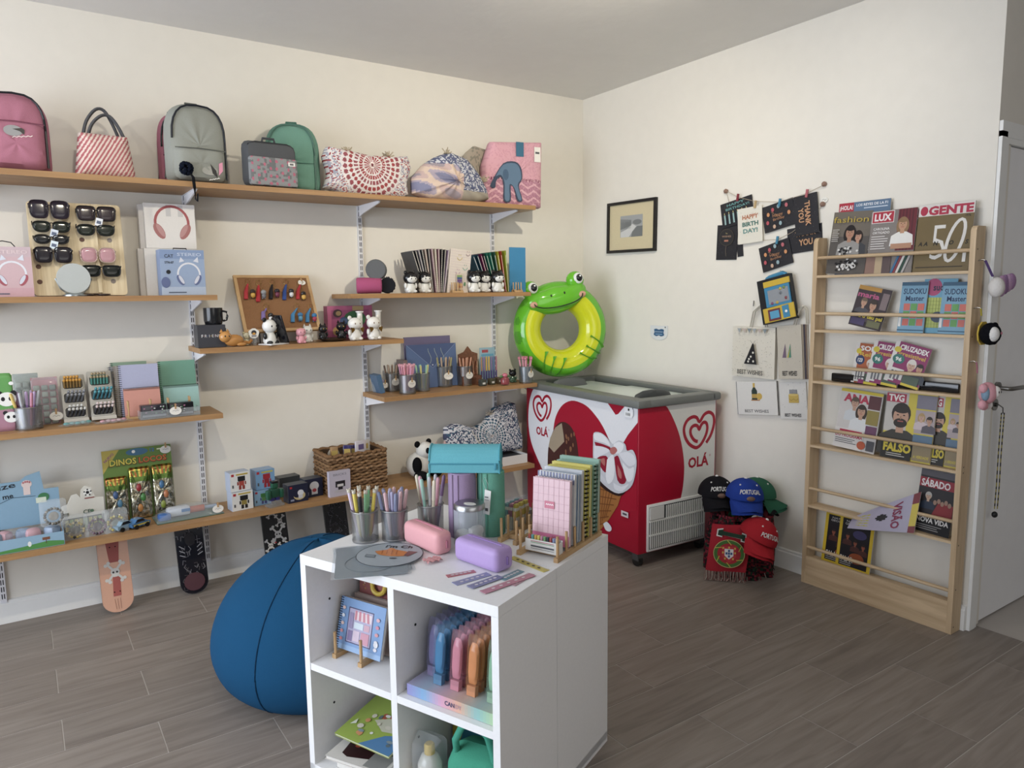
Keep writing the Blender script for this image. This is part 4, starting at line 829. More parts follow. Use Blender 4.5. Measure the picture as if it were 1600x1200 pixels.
# fanned notebooks
pal = [('#3a3c42', 'charcoal'), ('#2b2b33', 'black dotted'), ('#8d8896', 'grey lilac'), ('#3d4048', 'dark slate'), ('#c4a99b', 'peach'), ('#4a4a52', 'graphite'), ('#b88f9f', 'rose patterned'), ('#d8cdb5', 'cream'), ('#9a6a80', 'plum patterned'), ('#25262c', 'black grid'), ('#33353d', 'black striped'), ('#a98fb0', 'lilac')]
for i, (c_, nm) in enumerate(pal):
    f_ = i/11; xb = at(660+26*f_+(3 if i > 5 else 0), 452, 'y', -.2).x; xt = at(638+58*f_, 372-2*f_, 'y', -.2).x; hh = .255-.012*abs(f_-.6); ang = math.atan2(xt-xb, .25)
    t = thing('notebook', '%s notebook, %s of twelve fanned notebooks from the left' % (nm, ['first', 'second', 'third', 'fourth', 'fifth', 'sixth', 'seventh', 'eighth', 'ninth', 'tenth', 'eleventh', 'twelfth'][i]), 'notebook', (xb, -.24, Z4+.002), 0, 'fanned notebooks on the shelf', ry=ang)
    M().box(-.0028, .0028, .002, .148, .002, hh-.002, '#dedacf').build('pages', 'paper', t)
    for s_ in (-1, 1): M().box(s_*.0034-.0006, s_*.0034+.0006, 0, .15, 0, hh, c_).build('cover', 'paper', t)
    b = M()
    for q in range(24): b.tube([(0.0042*math.cos(a*1.047), .002+.0045*math.sin(a*1.047), hh*(q+.5)/24) for a in range(6)], .0008, '#b9b9bb' if i % 3 else c_, 4, closed=True)
    b.build('spiral_wire', 'metal', t, stuff=True)
def smile(p, w, h):
    p.rect(0, 0, w, h, '#d2c6bb')
    for i in range(16): p.rect(.004, h*(.05+.06*i), w-.004, h*(.05+.06*i)+.0008, '#b8a8b4')
    for (u, v, r, c_) in ((.45, .83, .016, '#b8a23c'), (.75, .62, .015, '#4f9a86'), (.42, .5, .013, '#a8789c'), (.83, .93, .012, '#8a6a70')):
        p.line([(w*u+r*math.cos(a*.35+3.4), h*v+r*1.2*math.sin(a*.35+3.4)) for a in range(9)], .003, c_)
        for s_ in (-1, 1): p.rect(w*u+s_*.006-.0012, h*v+.006, w*u+s_*.006+.0012, h*v+.014, c_)
    for (u, v, c_) in ((.45, .2, '#a04a3a'), (.6, .2, '#c9b04a'), (.75, .2, '#5a8a5e')): p.rect(w*u, h*v, w*u+.012, h*v+.02, c_)
xb = at(697, 453, 'y', -.225).x; xe = at(729, 453, 'y', -.225).x; book('notebook', 'cream lined notebook with smiley faces closing the fanned row', 'notebook', ((xb, -.225, Z4+.002), 0, .12, -.12), .135, .262, .012, '#d2c6bb', draw=smile, grp='fanned notebooks on the shelf')
def pegstand(label, x, y, z, rz, n, L_, gap=.022, hp=.045, w=.05):
    t = thing('peg_stand', label, 'stand', (x, y, z+.0005), rz)
    for s_ in (-1, 1): M().box(-L_/2, L_/2, s_*w/2-.005, s_*w/2+.005, 0, .01, '#fff').build('base_bar', fm, t)
    for q in (-1, 1): M().box(q*(L_/2-.006)-.004, q*(L_/2-.006)+.004, -w/2, w/2, .0102, .016, '#fff').build('cross_bar', fm, t)
    for i in range(n):
        for s_ in (-1, 1): M().cyl((-L_/2+.012+gap*i, s_*w/2, .01), .0035, hp, '#fff', 8).build('peg', fm, t)
    return t
pegstand('small wooden peg stand in front of the smiley notebook', at(713, 455, 'y', -.27).x, -.275, Z4, 0, 3, .075, .024, .05, .025)
t = thing('sticker_pack', 'upright pack of rainbow page markers before the smiley notebook', 'sticker pack', (at(718, 455, 'y', -.258).x, -.2585, Z4+.001), .0)
M().box(-.02, .02, -.003, .003, .016, .11, '#c9b9a5').build('card', 'paper', t); p = P(O=(-.02, -.003, .016))
for i, c_ in enumerate(('#a8442e', '#c98a3e', '#5b4a86', '#6a4a7e', '#3e5a86', '#7a9a5e')): p.rect(.003, .012+.0125*i, .037, .0235+.0125*i, c_)
p.build('marker_print', t)
for i, (px, y, lab) in enumerate(((641, -.265, 'black-hooded white figurine, leftmost on the notebook shelf'), (663, -.235, 'black-hooded white figurine tucked beside the leftmost one'), (740, -.265, 'black-hooded white figurine in front of the folders'), (756, -.23, 'black-hooded white figurine half hidden by its neighbour'), (777, -.265, 'black-hooded white figurine, rightmost on the notebook shelf'))):
    fig(px, 457, 38, y, 'hooded_figurine', lab, .1, zz=Z4, body='#d9d9d6', head='#1a1a1d', ear='#1a1a1d', face='#e0e0dd', limbs='#dadad7', eyes='#1d1d20')
fol = [('#2d6f92', 'petrol blue', 735, 741), ('#27536e', 'dark blue', 742, 745), ('#8a2a62', 'magenta', 748, 752), ('#2b2f3a', 'black', 752, 756), ('#1d7a66', 'emerald', 757, 765), ('#2a8a74', 'sea green', 763, 770), ('#2c5a4a', 'bottle green', 770, 779), ('#b8b02e', 'yellow', 775, 787), ('#b03a2c', 'red', 780, 789), ('#9aac2c', 'lime', 787, 793)]
for i, (c_, nm, pt_, pb) in enumerate(fol):
    xb = at(758+3.8*i, 452, 'y', -.18).x; xt = at(pt_, 382-.5*i, 'y', -.18).x; ang = math.atan2(xt-xb, .24)
    t = thing('ring_folder', '%s plastic folder standing in the colourful folder row' % nm, 'folder', (xb, -.2, Z4+.002), 0, 'colourful folders on the shelf', ry=ang)
    for s_ in (-1, 1): M().box(s_*.003-.0008, s_*.003+.0008, 0, .155, 0, .24+.002*i, c_).build('cover', 'satin', t)
    M().box(-.0022, .0022, .002, .15, .003, .23, '#dddad2').build('sheets', 'paper', t)
xb = at(795, 453, 'y', -.2).x; book('ring_folder', 'sky blue plastic folder facing the shop at the row end', 'folder', ((xb, -.205, Z4+.002), -.04, .02, -.25), .108, .278, .008, '#2f7fb0', grp='colourful folders on the shelf', kind='satin')
pegstand('small wooden peg stand in front of the sky blue folder', at(808, 455, 'y', -.27).x, -.27, Z4, 0, 2, .06, .038, .05, .03)
# ---------------------------------------------------------------- pen cup shelf
def cupat(px, py, wpx, hpx, label, where, pens, **k):
    x, y = on(px, py, Z5); y = max(min(y, -.045), -.27); s_ = (Vector((x, y, Z5))-CAMP).dot(CF)/FPX; pencup(label, where, (x, y, Z5+.0005), wpx*s_/2, hpx*s_, pens, **k); return x, y
# clear tub of novelty pens
x, y = on(592, 612, Z5); t = thing('novelty_tub', 'clear tub of blue novelty stationery at the shelf left end', 'tub', (x, y, Z5+.0005), .2)
M().lathe([(0, 0), (.038, 0), (.042, .07), (.040, .07), (.036, .004), (0, .004)], '#cfd6da', 20).build('tub_wall', 'clear', t)
pricetag(t, .012, -.047, .04, .017)
for i, (dx, dy, c_, nm) in enumerate(((-.015, .0, '#4d6f95', 'denim blue'), (.012, .012, '#7fa9b8', 'pale blue'), (.016, -.014, '#9a8ab8', 'lilac'), (-.008, -.018, '#5a93b8', 'sky blue'))):
    tag(M(T((x+dx, y+dy, Z5+.006), ry=-.15+.1*i)).rbox(0, 0, .035, .02, .016, .06, .005, c_).build('eraser', 'silicone'), '%s novelty eraser inside the clear tub' % nm, 'eraser')
tag(M(T((at(596, 600, 'y', -.2).x+.03, -.1, Z5+.001), ry=-.22)).box(-.014, .014, -.05, .05, 0, .11, '#4a6a8c').build('blue_pencil_pack', 'paper'), 'narrow blue pencil pack leaning beside the clear tub', 'pencil pack')
cupat(613, 611, 22, 28, 'wire mesh cup holding beige pens at the row left', 'the leftmost mesh cup of the pen cup shelf', [(4, 'beige', '#b3a08a', '#9a8470'), (3, 'brown', '#7d6455', '#6b5548')], tagrz=.3, seed=1, plen=.12)
cupat(637, 615, 26, 30, 'wire mesh cup holding pink topped novelty pens', 'the mesh cup with pink novelty pens', [(7, 'pink novelty', '#b8637f', '#d48a9c'), (4, 'purple novelty', '#7a5a8e', '#c98aa8')], tagrz=.3, seed=2, plen=.12, top=(.008, '#d497a6'))
cupat(661, 611, 22, 28, 'wire mesh cup holding pastel highlighters', 'the mesh cup with pastel highlighters', [(3, 'aqua', '#6fb0b0', '#7fc0c4'), (2, 'pale yellow', '#cfc46a', '#d8ce7e'), (2, 'mint', '#8fb894', '#9cc4a2')], seed=3, plen=.12)
cupat(675, 604, 20, 26, 'wire mesh cup of orange pens behind the highlighters', 'the mesh cup behind the highlighters', [(6, 'orange', '#c98a3a', '#d8a04a')], seed=4, plen=.12, top=(.008, '#c9903a'))
cupat(695, 604, 25, 32, 'tagged wire mesh cup holding tan pens', 'the mesh cup before the blue envelope folder', [(6, 'tan', '#a8907a', '#b39a84'), (4, 'olive', '#8a8458', '#9a9468')], tagrz=-.2, seed=5, plen=.13)
cupat(727, 602, 23, 30, 'tagged wire mesh cup holding rose gold pens', 'the mesh cup before the copper pen display', [(9, 'rose gold', '#b5785e', '#c08a70')], tagrz=.2, seed=6, plen=.135)
cupat(822, 598, 22, 26, 'wire mesh cup of pink animal pens at the shelf right end', 'the rightmost mesh cup of the pen cup shelf', [(9, 'pink animal', '#5f8fb0', '#d08a9c')], tagrz=.35, seed=7, plen=.115, top=(.009, '#c9788c'))
# envelope folders
cx, w, h = slot(632, 704, 526, -.05, Z5, 580)
tag(M(T((cx, -.06, Z5+.002), rx=-.06)).box(-w/2, w/2, -.004, .004, 0, h, '#6d6588').build('document_folder', 'satin'), 'muted purple document folder behind the blue envelope', 'folder')
cx, w, h = slot(636, 713, 538, -.09, Z5, 585)
t = thing('envelope_folder', 'slate blue envelope folder with silver swirl print', 'folder', (cx, -.1, Z5+.002), 0, rx=-.08)
M().box(-w/2, w/2, -.005, .005, 0, h, '#566c98').build('body', 'satin', t); p = P(O=(-w/2, -.005, 0)); p.poly([(0, h), (w/2, h*.45), (w, h)], '#4a5b86'); p.line([(0, h), (w/2, h*.45), (w, h)], .003, '#7f92b8')
for i in range(3): p.line([(w*(.45+.13*i)+.01*math.sin(a), h*(.55+.07*a)) for a in range(6)], .0025, '#a9b8a8'); p.ell(w*(.5+.13*i), h*.52, .004, .004, '#d5d9e0', 8)
p.build('swirl_print', t)
tag(M(T((at(628, 570, 'y', -.08).x, -.13, Z5+.002))).box(-.012, .012, 0, .1, 0, .18, '#7a6a66').build('card_pack', 'paper'), 'narrow dark card pack at the left of the purple folder', 'card pack')
# copper pen display and marker pack
cx, w, h = slot(714, 744, 541, -.1, Z5, 600)
t = thing('pen_display', 'copper coloured card display of pens behind the cups', 'display', (cx, -.115, Z5+.001), 0)
M().prism([(-w/2, 0), (w/2, 0), (w/2, h*.8), (w*.2, h*.86), (0, h), (-w*.2, h*.86), (-w/2, h*.8)], -.004, .004, '#a5735a').build('card', 'foil', t); M().box(-w/2, w/2, -.05, -.004, 0, .06, '#a5735a').build('tray', 'foil', t)
for i in range(5): tag(M(T((cx-w*.36+i*w*.18, -.142, Z5+.064), rx=-.2, ry=.06*(i-2))).cyl((0, 0, 0), .004, .085, '#b98a70', 8).build('pen', 'foil'), 'copper pen standing in the copper card display', 'pen', 'copper pens in the card display')
cx, w, h = slot(745, 769, 543, -.1, Z5, 600)
t = thing('marker_pack', 'pack of rainbow gradient markers on a pale blue card', 'marker pack', (cx+.01, -.12, Z5+.001), 0)
M().box(-w/2, w/2, .0, .003, 0, h, '#8db0bf').build('backing_card', 'paper', t); p = P(O=(-w/2, 0, 0)); p.rect(w*.15, h*.86, w*.55, h*.94, '#a84a50'); p.rect(w*.1, h*.76, w*.9, h*.82, '#5a9ab8'); p.build('card_print', t)
for i, c_ in enumerate(('#a87a5e', '#8a6a9a', '#c99a4a', '#d0a84a', '#7a6a9a', '#5a6a9a', '#a86a7a')):
    b = M(); x0 = -w*.42+i*w*.16; b.lathe([(.005, h*.1), (.005, h*.35)], '#4a3f7a', 8, (x0, -.006, 0)); b.lathe([(.005, h*.35), (.005, h*.72), (.002, h*.75)], c_, 8, (x0, -.006, 0)); b.build('marker', 'satin', t)
for i, (px, py, c_, lab) in enumerate(((754, 603, '#3d423c', 'small dark green box at the front of the pen cup shelf'), (768, 601, '#4b4a3a', 'small olive box beside the dark green box'), (779, 599, '#5a4a3a', 'small brown box before the gradient markers'), (748, 600, '#9aa08a', 'pale green box beside the rose gold cup'))):
    x, y = on(px, py, Z5); t = thing('small_box', lab, 'box', (x, max(-.28, min(-.05, y)), Z5+.001), .1*i); M().rbox(0, 0, .02, .042, .035, .04, .003, c_).build('body', 'satin', t); P(O=(-.01, -.0175, .01)).rect(0, 0, .02, .012, '#c9cac6').build('sticker', t)
x, y = on(789, 602, Z5); t = thing('strawberry_toy', 'small red and pink toy with green leaves on the pen shelf', 'toy', (x, min(y, -.05), Z5+.001)); M().lathe([(0, 0), (.026, .006), (.03, .03), (.02, .05), (0, .054)], '#8f3f44', 14).build('body', 'gloss', t); M().ell((0, 0, .062), .018, .018, .014, '#c86a7c').build('top', 'gloss', t)
for s_ in (-1, 1): M().ell((s_*.025, 0, .055), .014, .008, .008, '#4d7a45').build('leaf', 'gloss', t)
fig(801, 601, 23, -.2, 'tiny_figurine', 'tiny black figurine between the red toy and the last cup', 0, zz=Z5, body='#3f5a45', head='#17171a', ear='#17171a')
# ---------------------------------------------------------------- spiral notebook shelf (left, middle height)
cx, w, h = slot(-18, 22, 584, -.24, Z6, 672)
t = thing('panda_pouch', 'green flat pouch with a panda face at the picture edge', 'pouch', (cx, -.235, Z6+.001), 0, rx=-.06)
puff(M(), rrect(w, h, .012, 4, 0, h/2), .012, lambda a, z, s_: '#5a9a4e' if z > h*.38 else '#a8788c', 5, 12, 48).build('body', 'satin', t)
p = P(O=(0, -.0125, 0))
for (u, v, r) in ((.02, h*.55, .034), (.03, h*.24, .026)):
    for s_ in (-1, 1): p.ell(u+s_*r*.75, v+r*.75, r*.36, r*.36, '#1e1e22', 10)
    p.ell(u, v, r, r*.9, '#e0e0de')
    for s_ in (-1, 1): p.ell(u+s_*r*.4, v+r*.05, r*.22, r*.28, '#1e1e22', 10)
p.ell(.04, h*.82, .009, .008, '#e0e0de', 10); p.build('panda_print', t)
for i, (l_, r_, tp, yy, c1, c2, lab) in enumerate(((22, 62, 584, -.10, '#7d8a82', '#8f9a92', 'clear bag of grey-green animal erasers beside the panda pouch'), (50, 92, 590, -.14, '#7f8c86', '#b8828c', 'clear bag of grey erasers on a pink card'))):
    cx, w, h = slot(l_, r_, tp, yy, Z6, 655); t = thing('eraser_bag', lab, 'bag', (cx, yy, Z6+.001), 0, rx=-.08)
    M().box(-w/2, w/2, .006, .008, 0, h, c2).build('backing_card', 'paper', t)
    k = 0
    for r2 in range(6):
        for c_ in range(3): M().rbox(-w*.3+c_*w*.3, -.004, h*(.08+.14*r2), w*.24, .014, h*.11, .004, [c1, '#6d7a76', '#98a39c'][(r2+c_) % 3]).build('eraser', 'silicone', t)
    puff(M(), rrect(w, h, .006, 3, 0, h/2), .014, '#e4e8ea', 5, 5, 32).build('film', 'film', t)
    if i: pricetag(t, .035, -.02, .035, .02)
x, y = on(46, 670, Z6)
pencup('wire mesh cup of purple pens on the spiral notebook shelf', 'the mesh cup below the eraser bags', (x, max(y, -.262), Z6+.0005), .054, .098, [(4, 'lilac', '#8a6aa8', '#a890b8'), (3, 'grey', '#8d8f96', '#a8aab0'), (2, 'rose', '#a85a72', '#b87a8c'), (2, 'golden', '#b89a44', '#c9ae5c')], seed=11, plen=.17)
# pen trays
def tray(pxl, pxr, pyt, pyb, label, rows):
    y0 = -.2; x0 = at(pxl+4, pyb, 'y', y0).x; x1 = at(pxr, pyb-5, 'y', y0).x; w = x1-x0; L_ = (at(pxl, pyt+4, 'y', -.14).z-Z6)/math.cos(.42)
    t = thing('pen_tray', label, 'tray', ((x0+x1)/2, y0+.012, Z6+.004), 0, rx=-.42)
    M().rbox(0, .012, L_/2, w, .026, L_, .006, '#a9a59c').build('panel', 'satin', t); M().box(-w/2, w/2, -.012, .0, 0, .016, '#b3afa6').build('front_lip', 'satin', t)
    M().prism([(0, 0), (.0, .02), (L_*.36, L_*.8), (L_*.39, L_*.8), (.03, -.0)], -w*.4, w*.4, '#8f8b83', 'x').build('rear_strut', 'satin', t)
    mw = t.matrix_basis.copy() if False else T(t.location, rx=-.42)
    for i, (cn, bar, top, n) in enumerate(rows):
        zc = L_*(.80-.295*i); M().prism(rrect(w*.84, L_*.22, .014, 4, 0, zc), -.0022, -.0012, '#1d2024', 'y').build('pocket', 'satin', t)
        M().tube([(a, -.003, z) for a, z in rrect(w*.84, L_*.22, .014, 4, 0, zc)], .0022, '#c2beb5', 5, closed=True).build('pocket_rim', 'satin', t)
        src = None
        for k in range(n):
            px_ = -w*.34+w*.68*((k % ((n+1)//2))+.25*(k >= (n+1)//2))/max(1, (n+1)//2-1)*.92; zz = zc-.018+(.016 if k >= (n+1)//2 else 0)
            if src is None:
                b = M(); b.cyl((0, 0, 0), .0048, .032, bar, 8); b.ell((0, 0, .036), .0068, .0068, .0075, top, 8, 6); src = o = b.build('novelty_pen', 'satin')
            else: o = src.copy(); C.objects.link(o)
            o.matrix_world = mw @ T((px_, -.006, zz), rx=.75, ry=.35 if i else 0); tag(o, '%s pen in the %s pocket of the %s' % (cn, ['upper', 'middle', 'lower'][i], 'left pen tray' if pxl < 120 else 'right pen tray'), 'pen', '%s pens in %s' % (cn, 'left pen tray' if pxl < 120 else 'right pen tray'))
tray(96, 139, 585, 654, 'grey three-pocket pen tray on the left with orange toppers', [('orange topped', '#8a6a3a', '#c98f36', 11), ('grey', '#55585e', '#8a8c92', 10), ('black and white', '#33343a', '#c9c9c4', 9)])
tray(139, 182, 579, 648, 'grey three-pocket pen tray on the right with teal pens', [('green and coral', '#4a8a80', '#9a8a6a', 11), ('teal', '#2f6a78', '#4a93a0', 10), ('white topped', '#2a2a30', '#c9b8b6', 10)])
# spiral notebooks
def nb(pxl, pxr, pyt, pyb, y, label, col, rx=-.1, sp='#2a2c30', top=False, th=.012, rz=0, zoff=0):
    cx, w, h = slot(pxl, pxr, pyt, y, Z6, pyb); zb = Z6+.002+zoff; h -= zoff
    t = thing('spiral_notebook', label, 'notebook', (cx, y, zb), rz, rx=rx)
    M().box(-w/2, w/2, -th, -th+.0015, 0, h, col).build('front_cover', 'paper', t); M().box(-w/2, w/2, -.0015, 0, 0, h, col).build('back_cover', 'paper', t); M().box(-w/2+.003, w/2-.003, -th+.0015, -.0015, .002, h-.003, '#e2dfd6').build('pages', 'paper', t)
    b = M(); n = 26
    for i in range(n):
        if top: b.tube([(-w/2+w*(i+.5)/n, -th/2+(th*.5+.003)*math.cos(a), h-.003+(th*.5+.003)*math.sin(a)) for a in (0, 1.05, 2.09, 3.14, 4.19, 5.24)], .001, sp, 4, closed=True)
        else: b.tube([(-w/2+.003+(th*.5+.003)*math.cos(a), -th/2+(th*.5+.003)*math.sin(a), h*(i+.5)/n) for a in (0, 1.05, 2.09, 3.14, 4.19, 5.24)], .001, sp, 4, closed=True)
    b.build('spiral_wire', 'metal', t, stuff=True)
nb(176, 232, 566, 640, -.05, 'sage green spiral notebook behind the lilac one', '#7f9a84')
nb(173, 245, 572, 640, -.085, 'grey spiral notebook directly behind the lilac one', '#8d8f94')
nb(180, 248, 571, 640, -.115, 'brass wired spiral notebook just behind the lilac one', '#a09a94', sp='#a08a4a')
nb(188, 249, 570, 642, -.145, 'lilac spiral notebook behind the coral one', '#a5a9c8')
nb(194, 251, 607, 648, -.19, 'coral top-bound spiral notebook standing in front', '#c98a7c', top=True)
nb(250, 307, 564, 640, -.09, 'mint green spiral notebook by the upright', '#6fa48e')
nb(256, 311, 603, 644, -.15, 'aqua top-bound spiral notebook before the mint one', '#94bdb8', top=True)
for i, (px, py, lab) in enumerate(((206, 652, 'wooden peg stand holding the coral notebook'), (266, 645, 'wooden peg stand holding the aqua notebook'))):
    x, y = on(px, py, Z6); pegstand(lab, x+.03, max(-.25, min(y, -.21)), Z6, 0, 2, .12, .096, .075, .03)
x, y = on(272, 656, Z6)
t = thing('clear_tray', 'clear tray of dark eraser packs with an oval tag', 'tray', (x, max(y, -.29)+.03, Z6+.001), .05)
b = M(); b.box(-.13, .13, -.03, .035, 0, .003, '#c9d0d4'); b.box(-.13, .13, -.032, -.03, 0, .04, '#c9d0d4'); b.box(-.132, -.13, -.03, .035, 0, .04, '#c9d0d4'); b.box(.13, .132, -.03, .035, 0, .04, '#c9d0d4'); b.build('tray_wall', 'clear', t); pricetag(t, .02, -.036, .03, .02)
for i, (dx, c_, lab) in enumerate(((-.07, '#2a2630', 'dark pack with pink print in the left half of the clear tray'), (.05, '#17171d', 'black speckled pack in the right half of the clear tray'))):
    t = thing('eraser_pack', lab, 'pack', (x+dx, max(y, -.29)+.033, Z6+.0045), .05); M().rbox(0, 0, .032, .11, .05, .06, .004, c_).build('wrap', 'gloss', t)
    p = P(O=(-.055, -.025, .002)); p.rect(.004, .004, .106, .014, '#8a8a92')
    for q in range(12): p.ell(rnd.uniform(.01, .1), rnd.uniform(.02, .055), .004, .003, ['#a86a8a', '#c9c9cc', '#5a8a5e'][q % 3], 7)
    p.build('wrap_print', t)
for i, (px, py, c_, lab) in enumerate(((122, 664, '#5a9a9a', 'flat film bag of teal charms at the shelf front'), (178, 660, '#c08a94', 'flat film bag of pink charms at the shelf front'))):
    x, y = on(px, py, Z6); y = max(y, -.272); t = thing('charm_bag', lab, 'bag', (x, y, Z6+.001), .15)
    M().grid(lambda u, v: ((u-.5)*.15, (v-.5)*.06, .003+.016*math.sin(u*3.14)*math.sin(v*3.14)+.002*math.sin(u*25+v*9)), 14, 6, '#dfe6e8').build('film', 'film', t)
    for q in range(5): M().ell((-.045+.022*q, .004*math.sin(q*2), .009), .013, .012, .007, [c_, mix(lin2(c_), (.8, .8, .8), .3)][q % 2]).build('charm', 'gloss', t)
# ---------------------------------------------------------------- lowest shelf, left part
cx, w, h = slot(-60, 100, 800, -.28, Z7, 850)
x1 = at(100, 835, 'y', -.29).x; x0 = x1-.36
t = thing('squeeze_toy_display', 'sky blue counter display box of squeezy paw toys', 'display box', (0, 0, 0))
M().box(x0, x1, -.302, -.30, Z7+.001, Z7+.062, '#86a8c0').build('front_wall', 'paper', t); M().box(x0, x1, -.30, -.11, Z7+.001, Z7+.004, '#b8c4cc').build('tray_floor', 'paper', t); M().box(x1-.002, x1, -.30, -.11, Z7+.004, Z7+.062, '#86a8c0').build('end_wall', 'paper', t)
pA = at(76, 800, 'y', -.11); hb = at(30, 752, 'y', -.11).z
ob = [(x0, Z7+.06), (x1, Z7+.06), (x1, hb-.05), (at(68, 760, 'y', -.11).x, hb-.05), (at(62, 740, 'y', -.11).x, hb+.035), (at(40, 748, 'y', -.11).x, hb+.02), (at(30, 752, 'y', -.11).x, hb), (x0, hb)]
M().prism(ob, -.11, -.107, '#7fa3bd').build('header_card', 'paper', t)
p = P(O=(0, -.11, 0)); a = at(12, 765, 'y', -.11); p.text('Squeeze', a.x-.07, a.z+.008, .026, '#20242c', w=.2, bold=.015, rot=.12); a = at(8, 776, 'y', -.11); p.text('me', a.x+.01, a.z, .024, '#20242c', rot=.08)
a = at(42, 763, 'y', -.11); p.ell(a.x, a.z+.02, .02, .018, '#d8c4c0'); p.rect(a.x-.014, a.z-.03, a.x+.012, a.z+.015, '#d8c4c0'); 
for q in range(4): p.ell(a.x-.012+.008*q, a.z+.032-.003*abs(q-1.5), .004, .005, '#b3646a', 8)
p.line([(a.x-.12, a.z-.06), (a.x-.06, a.z-.035), (a.x+.03, a.z-.04)], .002, '#2c4a5e'); p.ell(a.x+.06, a.z-.05, .022, .02, '#3f7a4e'); p.rect(a.x+.03, a.z-.075, a.x+.07, a.z-.05, '#cfd8c4'); p.build('header_print', t)
p = P(O=(x0, -.302, Z7)); p.poly([(.08, .003), (.358, .003), (.358, .02), (.3, .03), (.2, .02), (.12, .015)], '#4a8a44'); p.ell(.23, .028, .007, .012, '#d9dcd8'); p.rect(.29, .02, .293, .04, '#5a3a2c'); p.rect(.278, .036, .306, .048, '#7a4a34'); p.ell(.02, .012, .006, .006, '#d9dcd8'); p.build('front_print', t)
for i in range(9):
    xx = x0+.03+.036*i; c_, nm = [('#c59aa2', 'pink'), ('#b9bcc4', 'silver'), ('#8fa0b8', 'blue')][i % 3]
    tag(M(T((xx, -.22+.02*(i % 2), Z7+.0045), rz=.3*i)).rbox(0, 0, .036, .055, .06, .07, .018, c_).build('squeeze_toy', 'film' if i % 3 == 1 else 'satin'), '%s wrapped squeeze toy in the sky blue display box' % nm, 'toy', '%s squeeze toys in the display box' % nm)
# cream counter display
cx, w, h = slot(95, 163, 776, -.12, Z7, 808)
t = thing('counter_display', 'cream counter display card with a football print', 'display box', (cx, -.13, Z7+.001), .05)
M().prism([(-w/2, .0), (w/2, .0), (w/2, h*.92), (w*.3, h*.95), (w*.22, h*1.25), (w*.08, h*1.32), (-.02*w, h*1.22), (-.05*w, h), (-w*.12, h*1.12), (-w*.25, h*1.1), (-w*.35, h*.85), (-w/2, h*.8)], -.003, .003, '#d5d2c8').build('header_card', 'paper', t)
p = P(O=(0, -.003, 0)); p.rect(-w*.48, .004, w*.48, h*.42, '#3b4038'); 
for q in range(8): p.rect(-w*.44+q*w*.11, h*.06, -w*.36+q*w*.11, h*.38, ['#a8a04a', '#7a9a4a', '#b3a84e'][q % 3])
p.text('CE', w*.08, h*.56, h*.12, '#3f5a48'); p.ell(w*.2, h*.56, .008, .008, '#5a7a62', 10); p.rect(-w*.46, h*.5, -w*.34, h*.6, '#6a6a60'); p.ell(w*.13, h*1.12, .018, .018, '#e6e6e2'); p.ell(w*.13, h*1.12, .008, .008, '#26262a', 6)
for q in range(5): p.ell(w*.13+.014*math.cos(q*1.257+.3), h*1.12+.014*math.sin(q*1.257+.3), .004, .004, '#26262a', 6)
p.rect(w*.05, h*.94, w*.28, h*.97, '#8f3f3a'); p.build('print', t)
# dinosaur toy card
cx, w, h = slot(162, 271, 700, -.06, Z7, 800)
t = thing('dinosaur_toy_card', 'green hanging card of silver-bagged dinosaur toys', 'toy card', (cx, -.075, Z7+.001), .0, rx=-.1)
M().box(-w/2, w/2, -.002, .002, 0, h, '#5d7a34').build('card', 'paper', t)
p = P(O=(-w/2, -.002, 0)); p.poly([(0, h*.68), (0, h), (w*.25, h)], '#b3a044'); p.text('NUEVO', w*.095, h*.9, h*.035, '#8a3f7a', rot=.75); p.ell(w*.5, h*1.0-.02, w*.16, h*.05, '#3d6a8a'); p.ell(w*.45, h*.95, .008, .008, '#e2e2da', 10); p.text('DINOS', w*.29, h*.82, h*.095, '#5d4a1e', w=w*.40, bold=.05); p.text('DINOS', w*.29, h*.824, h*.085, '#d3c244', w=w*.38); p.text('LOCOS', w*.72, h*.82, h*.085, '#7a2a1e', w=w*.42, bold=.05); p.text('LOCOS', w*.72, h*.824, h*.075, '#c9682e', w=w*.4); p.text('12', w*.72, h*.95, h*.05, '#3d6ab0'); p.rect(w*.79, h*.94, w*.9, h*.96, '#cfd2b0'); p.build('card_print', t)
for i in range(3):
    bx = w*(-.335+.335*i); hh = h*(.62 if i == 0 else .72); bg = puff(M(), rrect(w*.31, hh, .006, 3, bx, hh/2+.004), .018, lambda a, z, s_: ['#8f8a74', '#b8b2a0', '#6f6a58', '#a39a78', '#c9c4b4'][int(hsh(int(a*180), int(z*180))*5)] if z < hh*.72 else ('#55702f' if z < hh*.84 else ['#b3a044', '#9a5a2e', '#55702f'][int(a*160) % 3]), 3, 16, 60, cy=-.012, wob=.004).build('foil_bag', 'foil', t)
    for q, c_ in enumerate([['#3d5a8a', '#4a7a9a'], ['#962a2e', '#3f7a3a', '#b0753a'], ['#3d6a94', '#b06a44', '#7a8a34']][i]): M().ell((bx-.008+.016*(q % 2), -.03, hh*(.62-.2*q)), .012, .008, .02, c_).build('dinosaur', 'gloss', bg)
pricetag(t, w*.42, -.006, h*.93, .02, .2)
